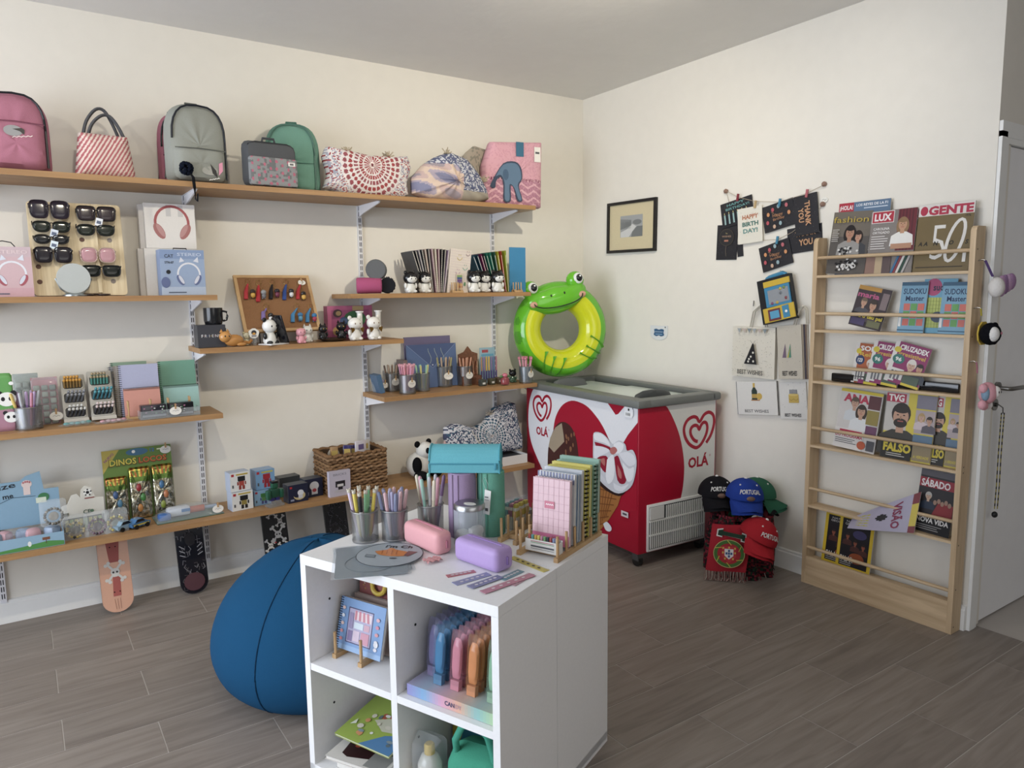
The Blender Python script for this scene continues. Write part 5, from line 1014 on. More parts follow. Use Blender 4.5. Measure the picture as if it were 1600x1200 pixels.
# beaded bracelets in film bags
for i, (px, py, c1, c2, lab) in enumerate(((117, 834, '#a08a3e', '#2a2824', 'bagged gold and black beaded ring at the shelf front'), (150, 826, '#6a4a5e', '#3a2c38', 'bagged purple beaded ring at the shelf front'), (178, 820, '#b0a04a', '#5f6a66', 'bagged yellow beaded ring beside the toy cars'), (86, 838, '#4a4438', '#8a8478', 'bagged dark beaded ring half inside the display box'))):
    x, y = on(px, py, Z7); y = -.255 if i < 3 else -.25; t = thing('beaded_ring', lab, 'bracelet', (x, y, Z7+(.001 if i < 3 else .08)), 0, rx=-.55 if i < 3 else -.2)
    for q in range(18): a = q*.349; M().ell((.034*math.cos(a), -.006, .042+.034*math.sin(a)), .0068, .0068, .0068, [c1, c2, c1][q % 3], 8, 5).build('bead', 'gloss', t)
    M().ell((0, -.006, .042), .02, .003, .02, c2).build('centre_disc', 'satin', t)
    puff(M(), rrect(.105, .12, .01, 3, 0, .058), .013, '#e2e6e8', 4, 5, 32, wob=.003).build('film_bag', 'film', t)
# toy cars
for i, (px, py, zo, c_, lab) in enumerate(((195, 828, 0, '#7d9aae', 'pale blue toy car on the shelf front'), (217, 824, 0, '#3a6a9a', 'bright blue toy car with yellow stripe'), (198, 806, 0, '#1d1d22', 'black toy car behind the pale blue one'), (222, 802, 0, '#22202a', 'dark purple toy car behind the bright blue one'))):
    x, y = on(px, py, Z7); y = max(-.29, min(y, -.03)); t = thing('toy_car', lab, 'toy car', (x, y, Z7+.001), .5)
    M().prism([(-.034, .008), (.034, .008), (.036, .018), (.02, .022), (.008, .034), (-.016, .034), (-.026, .022), (-.036, .02)], -.016, .016, c_, 'y').build('car_body', 'gloss', t); M().prism([(-.014, .0335), (.006, .0335), (.015, .0235), (-.021, .0235)], -.0166, .0166, '#15181c', 'y').build('windows', 'gloss', t)
    for wx in (-.02, .022):
        for s_ in (-1, 1): M().cyl((wx, s_*.017-.003, .008), .008, .006, '#111', 12, 'y').build('wheel', 'satin', t)
    t.scale = (1.35, 1.35, 1.35)
    if i == 1: P(O=(-.03, -.0162, .012)).rect(0, 0, .06, .005, '#c9b43e').build('stripe', t)
# water toy blister
x0, y0 = on(290, 803, Z7); t = thing('toy_pack', 'clear blister pack with blue and white water toy', 'toy pack', (x0-.01, -.16, Z7+.001), .03)
M().box(-.14, .17, -.09, .06, 0, .003, '#4e6a58').build('backing_card', 'paper', t)
M().rbox(-.03, -.01, .032, .11, .06, .045, .014, '#c5cad4').build('toy_tank', 'gloss', t); M().rbox(-.10, -.04, .022, .06, .05, .036, .012, '#3f6aae').build('toy_grip', 'gloss', t); M().cyl((.02, -.02, .03), .017, .07, '#b5604a', 14, 'x').build('nozzle', 'gloss', t); M().cyl((.09, -.02, .03), .01, .06, '#9aa8bc', 12, 'x').build('barrel', 'gloss', t); M().box(-.02, .02, -.042, -.0405, .03, .045, '#4a7ab0').build('toy_label', 'paper', t)
M().grid(lambda u, v: (-.14+.31*u, -.09+.15*v, .004+.062*(math.sin(u*3.14)*math.sin(v*3.14))**.5), 24, 12, '#dfe5ea').build('blister', 'film', t); pricetag(t, .14, -.094, .03, .02)
# ---------------------------------------------------------------- brick figure boxes
def brickbox(pxl, pxr, pyt, pyb, y, z, label, col, top, draw, rz=.12, d=.07):
    cx, w, h = slot(pxl, pxr, pyt, y, z, pyb); t = thing('brick_figure_box', label, 'box', (cx, y, z+.001), rz)
    M().box(-w/2, w/2, 0, d, 0, h, top).build('carton', 'paper', t); p = P(O=(-w/2, 0, 0)); p.rect(0, 0, w, h, col); draw(p, w, h); p.build('front_print', t); return h
def bf(c1, c2, c3, extra=None):
    def f(p, w, h):
        p.rect(w*.06, h*.8, w*.2, h*.93, '#b02a30'); p.rect(w*.38, h*.52, w*.76, h*.78, c1); p.rect(w*.44, h*.28, w*.7, h*.52, c2); p.rect(w*.42, h*.08, w*.55, h*.28, c3); p.rect(w*.6, h*.08, w*.73, h*.28, c3); p.rect(w*.34, h*.32, w*.42, h*.5, c3); p.rect(w*.73, h*.32, w*.8, h*.5, c3)
        if extra: p.rect(w*.3, h*.84, w*.9, h*.92, extra)
        p.rect(w*.08, h*.2, w*.16, h*.36, '#55565c')
    return f
h = brickbox(362, 396, 768, 796, -.24, Z7, 'lower white brick figure box with black figure', '#d4d4d2', '#a9b4c8', bf('#1f2024', '#8a7a3a', '#1f2024', '#b8a044'))
brickbox(359, 391, 738, 767, -.235, Z7+h+.002, 'upper white brick figure box with spiky black hair figure', '#d8d8d6', '#a9b4c8', bf('#26262a', '#a8443a', '#8f3a34', '#b8a044'))
h = brickbox(397, 424, 766, 794, -.21, Z7, 'lower blue brick figure box with green figure', '#7fa6c8', '#7f9cc0', bf('#3f7a3e', '#5a8a4e', '#4a4a80'))
brickbox(399, 430, 734, 767, -.2, Z7+h+.002, 'upper blue brick figure box with red figure', '#6f9ac4', '#86a2c4', bf('#a02a34', '#8f2a34', '#a02a34', '#b8b04a'), d=.075)
nt2 = lambda p, w, h: (p.rect(w*.08, h*.8, w*.2, h*.92, '#b02a30'), p.ell(w*.56, h*.36, w*.3, h*.24, '#b8a878'), p.ell(w*.46, h*.46, w*.22, h*.2, '#20243c'), p.ell(w*.62, h*.52, w*.16, h*.16, '#c9ccd4'), p.rect(w*.5, h*.2, w*.72, h*.4, '#b9bcc6'), p.rect(w*.1, h*.1, w*.28, h*.2, '#8a90a8'))
nt3 = lambda p, w, h: (p.ell(w*.52, h*.6, w*.26, h*.24, '#c4c6cc'), p.rect(w*.36, h*.14, w*.7, h*.42, '#bcbec6'), p.ell(w*.52, h*.36, w*.12, h*.1, '#a83a44'), p.rect(w*.08, h*.12, w*.2, h*.3, '#6a6f88'))
brickbox(450, 482, 757, 789, -.27, Z7, 'navy brick box with a white figure on a moon', '#20243c', '#3a3f4a', nt2, rz=.1, d=.07)
brickbox(476, 505, 748, 779, -.22, Z7, 'navy brick box with a white spaceman print', '#20243c', '#3a3f4a', nt3, rz=.1)
brickbox(437, 470, 745, 782, -.12, Z7, 'dark grey brick box behind the green figure', '#3b3e42', '#4a4d52', lambda p, w, h: None, rz=.1)
# green brick figure on clear stand
x, y = on(436, 796, Z7); t = thing('brick_figure', 'green brick-built figure on a clear square stand', 'figure', (x, -.268, Z7+.001), .2)
M().rbox(0, 0, .008, .085, .06, .016, .004, '#aab4b8').build('stand', 'clear', t); M().rbox(0, 0, .024, .06, .042, .016, .003, '#b5bec2').build('stand_step', 'clear', t)
M().rbox(0, 0, .072, .05, .034, .05, .006, '#1f4a38').build('torso', 'gloss', t); M().rbox(0, -.004, .112, .034, .03, .03, .006, '#245540').build('head', 'gloss', t); M().rbox(0, -.004, .13, .036, .032, .012, .004, '#17181c').build('hair', 'gloss', t)
for s_ in (-1, 1): M().rbox(s_*.036, -.006, .066, .024, .03, .05, .008, '#245540').build('arm', 'gloss', t); M().rbox(s_*.014, 0, .042, .022, .03, .024, .004, '#33306a').build('leg', 'gloss', t)
def bk(p, w, h): p.rect(0, 0, w, h, '#b9b2c2'); p.text('BRICKS', w*.5, h*.86, h*.09, '#6a6a76', w=w*.62, bold=0); p.rect(w*.28, h*.36, w*.74, h*.60, '#26242a'); p.rect(w*.36, h*.38, w*.66, h*.48, '#c9c6c8'); p.rect(w*.4, h*.26, w*.62, h*.36, '#26242a'); p.ell(w*.5, h*.2, w*.3, h*.06, '#b5b0b8')
cx, w, h = slot(513, 547, 735, -.28, Z7, 777); carton('brick_figure_box', 'pale lilac brick set box standing before the basket', 'box', cx, -.292, Z7, w, .026, h, '#b9b2c2', rz=.08, parts=bk)
# ---------------------------------------------------------------- wicker basket
bl = on(517, 768, Z7); bw, bd, bh = .335, .235, .225; bA = at(520, 768, 'z', Z7)
bx, by = -1.845, -.028-bd/2
bk_ = thing('wicker_basket', 'brown woven wicker basket standing on the lowest shelf', 'basket', (bx, by, Z7+.001), 0)
b = M(); b.box(-bw/2+.008, bw/2-.008, -bd/2+.008, -bd/2+.012, 0, bh-.01, '#4a3626'); b.box(-bw/2+.008, bw/2-.008, bd/2-.012, bd/2-.008, 0, bh-.01, '#4a3626'); b.box(-bw/2+.008, -bw/2+.012, -bd/2+.012, bd/2-.012, 0, bh-.01, '#4a3626'); b.box(bw/2-.012, bw/2-.008, -bd/2+.012, bd/2-.012, 0, bh-.01, '#4a3626'); b.box(-bw/2+.012, bw/2-.012, -bd/2+.012, bd/2-.012, 0, .006, '#4a3626'); b.build('liner', 'matte', bk_)
for i in range(13):
    z = .009+i*.0172; ring = []; per = 2*(bw+bd); n = 120; b = M()
    for k in range(n):
        d_ = per*k/n
        if d_ < bw: q = (-bw/2+d_, -bd/2); nn = (0, -1)
        elif d_ < bw+bd: q = (bw/2, -bd/2+d_-bw); nn = (1, 0)
        elif d_ < 2*bw+bd: q = (bw/2-(d_-bw-bd), bd/2); nn = (0, 1)
        else: q = (-bw/2, bd/2-(d_-2*bw-bd)); nn = (-1, 0)
        o_ = .0035*math.sin(k*2.1+i*3.14)+.002*hsh(k, i); ring.append((q[0]+nn[0]*o_, q[1]+nn[1]*o_, z+.003*math.sin(k*1.05+i*1.7)))
    b.tube(ring, .0088 if i < 12 else .011, ['#7d5c3e', '#8b6947', '#6b4e35', '#937150'][i % 4], 6, closed=True); b.build('woven_row', 'fabric', bk_)
for i, (dx, dy, c_, nm, hh) in enumerate(((-.02, -.06, '#2f2a66', 'indigo sweet packet', .24), (.02, -.05, '#3a2f72', 'violet sweet packet', .235), (-.09, -.04, '#a8845a', 'tan packet', .235), (.05, -.085, '#c9c3cc', 'white card pack', .262), (.1, -.03, '#d0ccc4', 'cream card pack', .25))):
    t = thing('packet', '%s poking out of the wicker basket' % nm, 'packet', (bx+dx, by+dy+.05, Z7+.009), .2*i-.4); M().rbox(0, 0, hh/2, .07 if i > 2 else .045, .014, hh, .004, c_).build('wrap', 'gloss', t)
    p = P(O=(-.03, -.0072, hh-.06)); p.rect(.012, .01, .048, .04, '#6a5a8a' if i == 3 else '#c4a85a'); p.build('wrap_print', t)
t = thing('ceramic_jar', 'small white jar with a price card in the basket', 'jar', (bx-.075, by+.06, Z7+.2)); M().lathe([(0, -.19), (.03, -.19), (.034, 0), (.02, .02), (.006, .03), (0, .03)], '#bdb8ac', 16).build('body', 'satin', t)
# ---------------------------------------------------------------- panda, cushion, open box
x, y = on(655, 745, Z7); pz = thing('panda_plush', 'black and white panda plush sitting on the lowest shelf', 'plush toy', (x, -.17, Z7+.001), .35)
M().ell((0, 0, .075), .08, .075, .078, '#d6d4ce').build('body', 'fur', pz); hd = M().ell((.02, -.035, .165), .058, .052, .05, '#dcdad4').build('head', 'fur', pz)
for s_ in (-1, 1):
    M().ell((.02+s_*.05, -.02, .205), .02, .014, .02, '#161618').build('ear', 'fur', hd); M().ell((.02+s_*.024, -.08, .17), .014, .009, .018, '#161618').build('eye_patch', 'fur', hd)
    M().ell((.01+s_*.066, -.04, .085), .028, .03, .05, '#161618').build('arm', 'fur', pz); M().ell((s_*.06, -.075, .028), .036, .05, .028, '#161618').build('leg', 'fur', pz)
M().ell((.02, -.085, .15), .016, .012, .011, '#e0ded8').build('muzzle', 'fur', hd); M().ell((.02, -.096, .155), .006, .004, .005, '#161618', 8, 6).build('nose', 'fur', hd)
x = at(686, 700, 'y', -.12).x; t = thing('rabbit_plush', 'white rabbit plush with pink ear behind the turquoise case', 'plush toy', (x, -.14, Z7+.001), 0); critter(t, .2, '#d8d4ce', '#dcd8d2', '#d8b4b4', kind='fur', ears='cat')
cx, w, h = slot(696, 818, 640, -.16, Z7+.075, 700)
t = thing('cushion', 'blue mandala cushion with pompoms by the freezer', 'cushion', (cx, -.155, Z7+.068), .02, rx=-.2)
hc = h*1.02
ol = [(-w*.42, .0), (0, -.005), (w*.48, 0), (w*.5, h*.25), (w*.47, h*.6), (w*.46, hc*1.05), (w*.38, hc*1.1), (w*.18, hc*1.02), (w*.02, hc*.72), (-w*.2, hc*.6), (-w*.36, hc*.78), (-w*.48, hc*.72), (-w*.5, h*.5), (-w*.46, h*.2)]
puff(M(), ol, .065, lambda a, z, s_: mand('#3f6478', '#2f4c66', '#c9c8cc', '#454b66', .12)(a-.02, z-h*.4, s_), 2.6, 40, 170, ctr=(.02, h*.4), wob=.004).build('body', 'fabric', t)
b = M()
for i in range(26): b.tube([(.05, -.02, hc*.86), (.05+rnd.uniform(-.03, .03), -.03+rnd.uniform(-.02, .02), hc*.86+rnd.uniform(-.01, .03))], .003, '#b9b0a2', 4)
b.build('tassel', 'fabric', t, stuff=True); M().tube([(-w*.2, -.058, h*.58), (-w*.16, -.07, h*.35), (-w*.1, -.068, .03)], .006, '#c9c2b2', 6, flat=.4).build('cord', 'fabric', t)
x0 = at(784, 733, 'y', -.26).x; x1 = at(822, 725, 'y', -.26).x
t = thing('open_box', 'shallow white open box under the blue cushion', 'box', ((x0+x1)/2-.07, -.15, Z7+.001), 0); w = (x1-x0)+.16
b = M(); b.box(-w/2, w/2, -.11, -.107, 0, .058, '#d4d2d0'); b.box(-w/2, w/2, .107, .11, 0, .058, '#d4d2d0'); b.box(w/2-.003, w/2, -.107, .107, 0, .058, '#d4d2d0'); b.box(-w/2, -w/2+.003, -.107, .107, 0, .058, '#d4d2d0'); b.box(-w/2, w/2, -.107, .107, 0, .003, '#d4d2d0'); b.build('tray', 'paper', t); M().box(-w/2+.006, w/2-.006, -.1, .1, .004, .045, '#3a3c42').build('dark_contents', 'matte', t)
# ---------------------------------------------------------------- mini skateboards under the lowest shelf
def skate(px, py, label, base, draw, kind='gloss', tilt=.25):
    x, y = on(px, py, 0); y = min(y, -.165); L_ = .385; w = .135; th_ = math.atan2(-y-.075, L_)*-1
    t = thing('mini_skateboard', label, 'skateboard', (x, y, .003), .02, rx=th_)
    o = []
    for i in range(13): a = math.pi*i/12; o.append((w/2*math.cos(a), L_-.055+.055*math.sin(a)))
    for i in range(13): a = math.pi+math.pi*i/12; o.append((w/2*math.cos(a), .06+.06*math.sin(a)))
    M().prism(o, -.005, .005, base, 'y', '#2a2624').build('deck', 'foil' if kind == 'foil' else 'gloss', t)
    p = P(O=(0, -.005, 0)); draw(p, w, L_); p.build('deck_graphic', t, kind='print')
    for z in (.085, L_-.085):
        tr = M().box(-.03, .03, .006, .02, z-.012, z+.012, '#8a8c90').build('truck', 'metal', t)
        for s_ in (-1, 1): M().cyl((s_*.042-.01, .024, z), .017, .02, '#2d2b2a', 14, 'x').build('wheel', 'satin', tr)
        for s_ in (-1, 1): M().cyl((s_*.012, -.0062, z+.012), .0032, .0012, '#1c1a1a', 8, 'y').build('bolt', 'metal', t)
    M().tube([(a*.99, -.0055, b_) for a, b_ in o], .0012, '#8a8480', 4, closed=True).build('wrap_edge', 'film', t)
def bones(p, cx, cz, s, c='#c9c6c0'):
    for r in (.9, -.9):
        dx, dz = s*1.6*math.cos(r), s*1.6*math.sin(r); p.line([(cx-dx, cz-dz), (cx+dx, cz+dz)], s*.32, c)
        for q in (-1, 1):
            for e in (-.25, .25): p.ell(cx+q*dx+e*s*math.sin(r), cz+q*dz-e*s*math.cos(r), s*.26, s*.26, c, 8)
    p.ell(cx, cz, s*.62, s*.55, c); p.rect(cx-s*.3, cz-s*.75, cx+s*.3, cz-s*.3, c)
    for q in (-1, 1): p.ell(cx+q*s*.25, cz-s*.05, s*.15, s*.16, '#2a2628', 8)
def g1(p, w, L_): p.poly([(-.02, L_*.62), (.02, L_*.62), (.03, L_*.9), (0, L_*.97), (-.03, L_*.9)], '#a04a44'); p.poly([(-.018, L_*.2), (.016, L_*.2), (.02, L_*.46), (-.012, L_*.46)], '#a85048'); bones(p, 0, L_*.5, .032); [p.line([(-.01+.01*i, L_*.04), (-.014+.012*i, L_*.17)], .0015, '#7a3f2c') for i in range(3)]
def g2(p, w, L_):
    for i in range(46): a = rnd.uniform(0, 6.28); u, v = rnd.uniform(-.055, .055), rnd.uniform(.03, L_*.95); p.line([(u, v), (u+.014*math.cos(a), v+.018*math.sin(a)), (u+.02*math.cos(a+.9), v+.03*math.sin(a+.9))], .0028, ['#5a5658', '#77737a', '#4a4446', '#8c8a8e'][i % 4])
    p.ell(0, L_*.16, .05, .045, '#55333a'); p.ell(0, L_*.72, .026, .034, '#26242a')
    for s_ in (-1, 1): [p.line([(s_*.03, L_*(.5+.05*i)), (s_*.055, L_*(.53+.06*i))], .004, '#b5b3b8') for i in range(3)]
def g3(p, w, L_):
    for (u, v, s_) in ((-.01, .88, .022), (.03, .74, .02), (.012, .56, .03), (-.035, .42, .022), (.03, .36, .02), (-.01, .24, .022), (.035, .18, .018), (-.035, .12, .02), (.0, .06, .018)): bones(p, u, L_*v, s_, '#c2c0bc')
    p.ell(-.01, L_*.45, .006, .004, '#a82a30')
def g4(p, w, L_):
    for i in range(70): a = rnd.uniform(0, 6.28); u, v = rnd.uniform(-.055, .055), rnd.uniform(.03, L_*.95); p.line([(u, v), (u+.012*math.cos(a), v+.012*math.sin(a)), (u+.01*math.cos(a+1.5), v+.02*math.sin(a+1.5))], .0022, ['#55535a', '#6a686e', '#3d3b40'][i % 3])
skate(187, 957, 'copper mini skateboard with skull and crossbones', '#c78d6e', g1)
skate(306, 928, 'black mini skateboard with winged grey graphic', '#221f24', g2)
skate(430, 889, 'black mini skateboard covered in white skulls', '#1c1b1e', g3)
skate(528, 872, 'black mini skateboard with fine grey scrollwork nearest the freezer', '#1e1d21', g4)
# ---------------------------------------------------------------- goods on top of the white cube shelf
KR = KA-math.pi/2; KT = .7202
def kp(a, b_, z): q = KFR+kfx*a+kfy*b_; return (q.x, q.y, z)
pencup('wire mesh cup of animal topped pens on the white cube shelf', 'the left mesh cup on the white cube shelf', kp(.198, .645, KT), .043, .1, [(1, 'coral', '#c97a78', '#d08a86'), (2, 'green frog', '#6fae7c', '#7fbe8a'), (2, 'yellow', '#c9b23e', '#d8c24e'), (2, 'white and black', '#d8d4d0', '#1f1f24'), (2, 'lilac', '#b09ab8', '#c2b0c8')], seed=21, plen=.165, top=(.007, '#c9c2b0'))
pencup('wire mesh cup of slim lilac pens on the white cube shelf', 'the middle mesh cup on the white cube shelf', kp(.257, .572, KT), .043, .1, [(6, 'lilac', '#8f8ab0', '#a5a0c0'), (4, 'blush pink', '#c49aa0', '#d0a8ac'), (4, 'slate blue', '#66708f', '#7880a0')], seed=22, plen=.165)
pencup('wire mesh cup of mixed pastel pens on the white cube shelf', 'the right mesh cup on the white cube shelf', kp(.358, .505, KT), .043, .1, [(2, 'white', '#d4d4d4', '#c9cad0'), (2, 'pink', '#c98a98', '#d49aa6'), (2, 'mint', '#8ab8a8', '#9ac4b4'), (1, 'long mauve', '#c9c4cc', '#8f6f9a'), (2, 'cream', '#c9bea4', '#d4cab2')], seed=23, plen=.2)
def stdcase(a, b_, col, dark, label, h=.213, r=.046):
    t = thing('pencil_case', label, 'pencil case', kp(a, b_, KT), KR)
    M().lathe([(0, 0), (r*.92, 0), (r, .006), (r, h*.5), (r*.985, h-.004), (r*.9, h), (0, h)], col, 28).build('body', 'fabric', t)
    M().tube([(-.004, -r*1.005, .004), (-.004, -r*1.005, h-.003)], .0028, dark, 6).build('zip', 'satin', t); M().tube([(.016, -r*.96, .004), (.016, -r*.96, h-.003)], .0015, dark, 5).build('seam', 'fabric', t)
    return t
stdcase(.40, .405, '#9d86a8', '#86708f', 'lilac cylindrical pencil case standing on its end')
t = stdcase(.462, .335, '#63a48e', '#528a78', 'green cylindrical pencil case standing beside the lilac one')
p = M(T((.02, -.0505, .12), ry=.1)); p.box(-.012, .012, -.0008, .0008, -.04, .04, '#d6d4ce'); p.build('price_tag', 'paper', t); p = P(O=(.008, -.0516, .085)); p.rect(.004, .006, .016, .016, '#444'); p.rect(.004, .05, .018, .054, '#55585e'); p.rect(.004, .042, .02, .044, '#77797e'); p.build('tag_print', t)
M().tube([(.02, -.05, .158), (.024, -.05, .18), (.012, -.048, .2), (.0, -.047, .19), (.012, -.05, .165), (.02, -.05, .158)], .0006, '#c9c9c9', 4).build('tag_loop', 'satin', t)
# turquoise case lying across the two
c0 = Vector(kp(.425, .405, KT+.2145)); t = thing('pencil_case', 'turquoise half-round pencil case lying across the upright cases', 'pencil case', c0, -.66)
L_ = .225; o = []
for i in range(13): a = math.pi*i/12*.92+.12; o.append((.05*math.cos(a)+.002, .034+.05*math.sin(a)))
o = [(.05, .0), (.054, .03)]+o+[(-.05, .03), (-.046, .0)]
M().prism([(-x, z) for x, z in o], -L_/2, L_/2, '#63b4c2', 'x').build('body', 'fabric', t)
for q in (-1, 1): M().tube([(q*L_/2, -x, z) for x, z in o], .003, '#4ea0b0', 6, closed=True).build('end_piping', 'fabric', t)
M().tube([(-L_/2, .0505-.101-.003, .03), (L_/2, -.0535, .03)], .003, '#3f93a8', 6).build('zip', 'satin', t); M().rbox(L_/2-.012, -.057, .022, .008, .004, .022, .002, '#3f93a8').build('zip_pull', 'satin', t)
# jar
t = thing('storage_jar', 'clear jar with silver lid holding small white bags', 'jar', kp(.335, .33, KT), KR); r = .05
M().lathe([(0, .001), (r*.96, .001), (r, .008), (r, .115), (r*.93, .122), (r*.915, .122), (r*.985, .112), (r*.985, .01), (0, .004)], '#cfd8da', 32).build('glass', 'clear', t); M().lathe([(0, .136), (r*.9, .136), (r*.98, .131), (r*.98, .119), (r*.94, .119)], '#a9acb0', 32).build('lid', 'metal', t)
M().prism([(.022*math.cos(i*.3927)+.01, .013*math.sin(i*.3927)-.01) for i in range(16)], .1362, .137, '#dedcd4', 'z').build('price_tag', 'paper', t)
for i in range(7):
    a = i*2.4; o = tag(M(T(kp(.335, .33, KT+.006))).rbox(.024*math.cos(a), .024*math.sin(a), .018+.012*(i % 3), .034, .03, .026, .008, '#cfc9c2').build('gift_pouch', 'fabric'), 'tiny white printed pouch inside the clear jar', 'pouch', 'white pouches inside the clear jar')
# silicone pencil cases
def case(A, B, dep, h, col, dark, label, zoff=0):
    w = Vector((B[0]-A[0], B[1]-A[1])); L_ = w.length; ang = math.atan2(B[0]-A[0], -(B[1]-A[1])); mid = ((A[0]+B[0])/2, (A[1]+B[1])/2)
    t = thing('pencil_case', label, 'pencil case', kp(mid[0], mid[1], KT+zoff), KR+ang)
    M().rbox(0, dep*.47, h/2, L_, dep*.94, h, .019, col, 5).build('body', 'silicone', t)
    M().tube([(-L_/2+.006, dep*.55, h*.35), (-L_/2+.002, dep*.55, h*.6), (-L_/2+.012, dep*.55, h*.94), (-L_/2+.025, dep*.55, h+.0005), (0, dep*.55, h+.0008), (L_/2-.025, dep*.55, h+.0005), (L_/2-.011, dep*.55, h*.94), (L_/2-.001, dep*.55, h*.6), (L_/2-.002, dep*.55, h*.35)], .0026, dark, 6).build('zip', 'satin', t)
    M().rbox(L_/2+.002, dep*.55, h*.45, .006, .008, .024, .002, dark).build('zip_pull', 'silicone', t)
case((.244, .53), (.192, .348), .066, .072, '#e3a0a5', '#c4788a', 'salmon pink silicone pencil case lying before the mesh cups')
case((.203, .297), (.166, .117), .08, .07, '#ae92cc', '#8a6cae', 'lilac silicone pencil case lying at the shelf front')
# mouse pads
sd = math.radians(-40)
for i, (a, b_, rz, lab) in enumerate(((.085, .508, -.72, 'lowest grey square mouse pad hanging over the shelf edge'), (.065, .495, -.80, 'upper grey square mouse pad in a clear sleeve'))):
    t = thing('mouse_pad', lab, 'mouse pad', kp(a, b_, KT+.0026*i), KR+rz)
    M().prism(rrect(.245, .205, .012, 4), .0002, .0022, '#77868f', 'z').build('pad', 'silicone', t); M().prism(rrect(.262, .222, .006, 3), .00225, .0025, '#cfd6da', 'z').build('clear_sleeve', 'film', t)
    M().tube([(.075*math.cos(q*.2618)+.02, .075*math.sin(q*.2618), .0027) for q in range(24)], .0006, '#5d6a72', 4, closed=True).build('ring_print', 'matte', t)
t = thing('mouse_pad', 'round grey mouse pad printed with orange sleeper and lettering', 'mouse pad', kp(.124, .475, KT+.0055), -.72)
M().lathe([(0, 0), (.1, 0), (.1, .003), (0, .003)], '#9aa4ac', 48).build('pad', 'silicone', t); M().tube([(.0995*math.cos(q*.1309), .0995*math.sin(q*.1309), .0022) for q in range(48)], .0014, '#33393e', 5, closed=True).build('edge', 'silicone', t)
p = P(O=(0, 0, .003), U=(1, 0, 0), V=(0, 1, 0)); p.text("I'm Ch", .012, .066, .022, '#1d2024', w=.085, bold=.03)
p.poly(smooth_pts([(-.052, .02), (-.02, .035), (-.015, .05), (.0, .048), (.01, .038), (.045, .025), (.06, .01), (.05, -.012), (.01, -.018), (-.03, -.008), (-.052, .02)])[:-1], '#c9793a'); p.poly([(.05, .03), (.08, .025), (.06, -.015), (.045, -.01)], '#6e4442'); p.poly([(-.07, -.008), (-.04, -.014), (-.036, -.034), (-.068, -.028)], '#7f8a92'); p.line([(-.07, -.008), (-.04, -.014), (-.036, -.034), (-.068, -.028)], .0018, '#2a2c30', True); p.ell(.02, -.034, .012, .005, '#4a4a50')
for q in range(4): p.line([(-.03+.015*q, .03), (-.024+.015*q, -.004)], .0022, '#a8582a')
p.build('pad_print', t)
# rulers
for i, (x0, y0, x1, y1, wd, c_, lab) in enumerate(((710, 913, 764, 897, .028, '#8b90b8', 'periwinkle ruler nearest the lilac silicone case'), (734, 919, 782, 902, .028, '#7f82a8', 'violet-blue ruler second from the front'), (754, 927, 832, 899, .026, '#bd7f90', 'pink ruler with white print at the very front'), (799, 871, 854, 893, .024, '#c4b45a', 'yellow ruler lying behind the pink one'), (698, 901, 742, 893, .02, '#c07078', 'coral ruler poking out under the lilac silicone case'), (783, 906, 814, 892, .026, '#6f93a0', 'teal ruler beside the violet-blue one'), (800, 915, 830, 897, .022, '#b08a96', 'clear rose ruler under the pink one'))):
    A = at(x0, y0, 'z', KT); B = at(x1, y1, 'z', KT); d_ = B-A; t = thing('ruler', lab, 'ruler', ((A.x+B.x)/2, (A.y+B.y)/2, KT+.0003+.0018*(i in (2, 1))), math.atan2(d_.y, d_.x)); L_ = d_.length
    M().box(-L_/2, L_/2, -wd/2, wd/2, 0, .0014, c_).build('strip', 'satin', t); p = P(O=(-L_/2, -wd/2, .0014), U=(1, 0, 0), V=(0, 1, 0)); p.rect(.004, wd*.85, L_-.004, wd*.9, '#dcd8d8')
    for q in range(5): p.ell(L_*(.2+.15*q), wd*.45, .006, .004, '#d8d2d4' if i != 3 else '#3a3424', 8)
    p.build('ruler_print', t)
x = at(676, 878, 'z', KT); M_ = tag(M(T((x.x, x.y, KT+.0005))).grid(lambda u, v: ((u-.5)*.05, (v-.5)*.035, .003+.008*abs(math.sin(u*9+v*4))), 10, 8, '#c98a8c').build('tissue_scrap', 'paper'), 'crumpled coral tissue scrap beside the pink case', 'tissue')
# peg racks, erasers, notebooks
def pegrack(label, a0, a1, b0, b1, n, hp, rows=(0, 1)):
    t = thing('peg_rack', label, 'rack', kp((a0+a1)/2, (b0+b1)/2, KT), KA); L_ = a1-a0; w = b1-b0
    for s_ in (-1, 1): M().box(-L_/2, L_/2, s_*w/2-.007, s_*w/2+.007, 0, .014, '#fff').build('base_bar', fm, t)
    for q in (-1, 1): M().box(q*(L_/2-.05)-.006, q*(L_/2-.05)+.006, -w/2+.0072, w/2-.0072, .002, .012, '#fff').build('cross_bar', fm, t)
    for i in range(n):
        for s_ in (-1, 1): M().cyl((-L_/2+.012+(L_-.024)*i/(n-1), s_*w/2, .014), .0045, hp, '#fff', 10).build('peg', fm, t)
pegrack('wooden peg rack holding the eraser boxes', .40, .62, .205, .262, 6, .062)
pegrack('wooden peg rack holding the pastel notebooks', .335, .63, .022, .150, 6, .062)
for i in range(9):
    c_, nm = [('#c7b44e', 'yellow'), ('#b87f92', 'pink'), ('#7fa6b0', 'pale blue')][i % 3]; t = thing('eraser_box', '%s eraser standing behind the wooden peg rack' % nm, 'eraser', kp(.535+.028*(i // 3), .283+.017*(i % 3), KT), KR, '%s erasers behind the peg rack' % nm)
    M().rbox(0, 0, .038, .015, .024, .076, .002, '#d4d0c4').build('sleeve', 'paper', t); M().box(-.0078, .0078, -.0125, .0125, .045, .066, c_).build('sleeve_band', 'paper', t); M().rbox(0, 0, .08, .013, .02, .016, .003, c_).build('rubber', 'silicone', t)
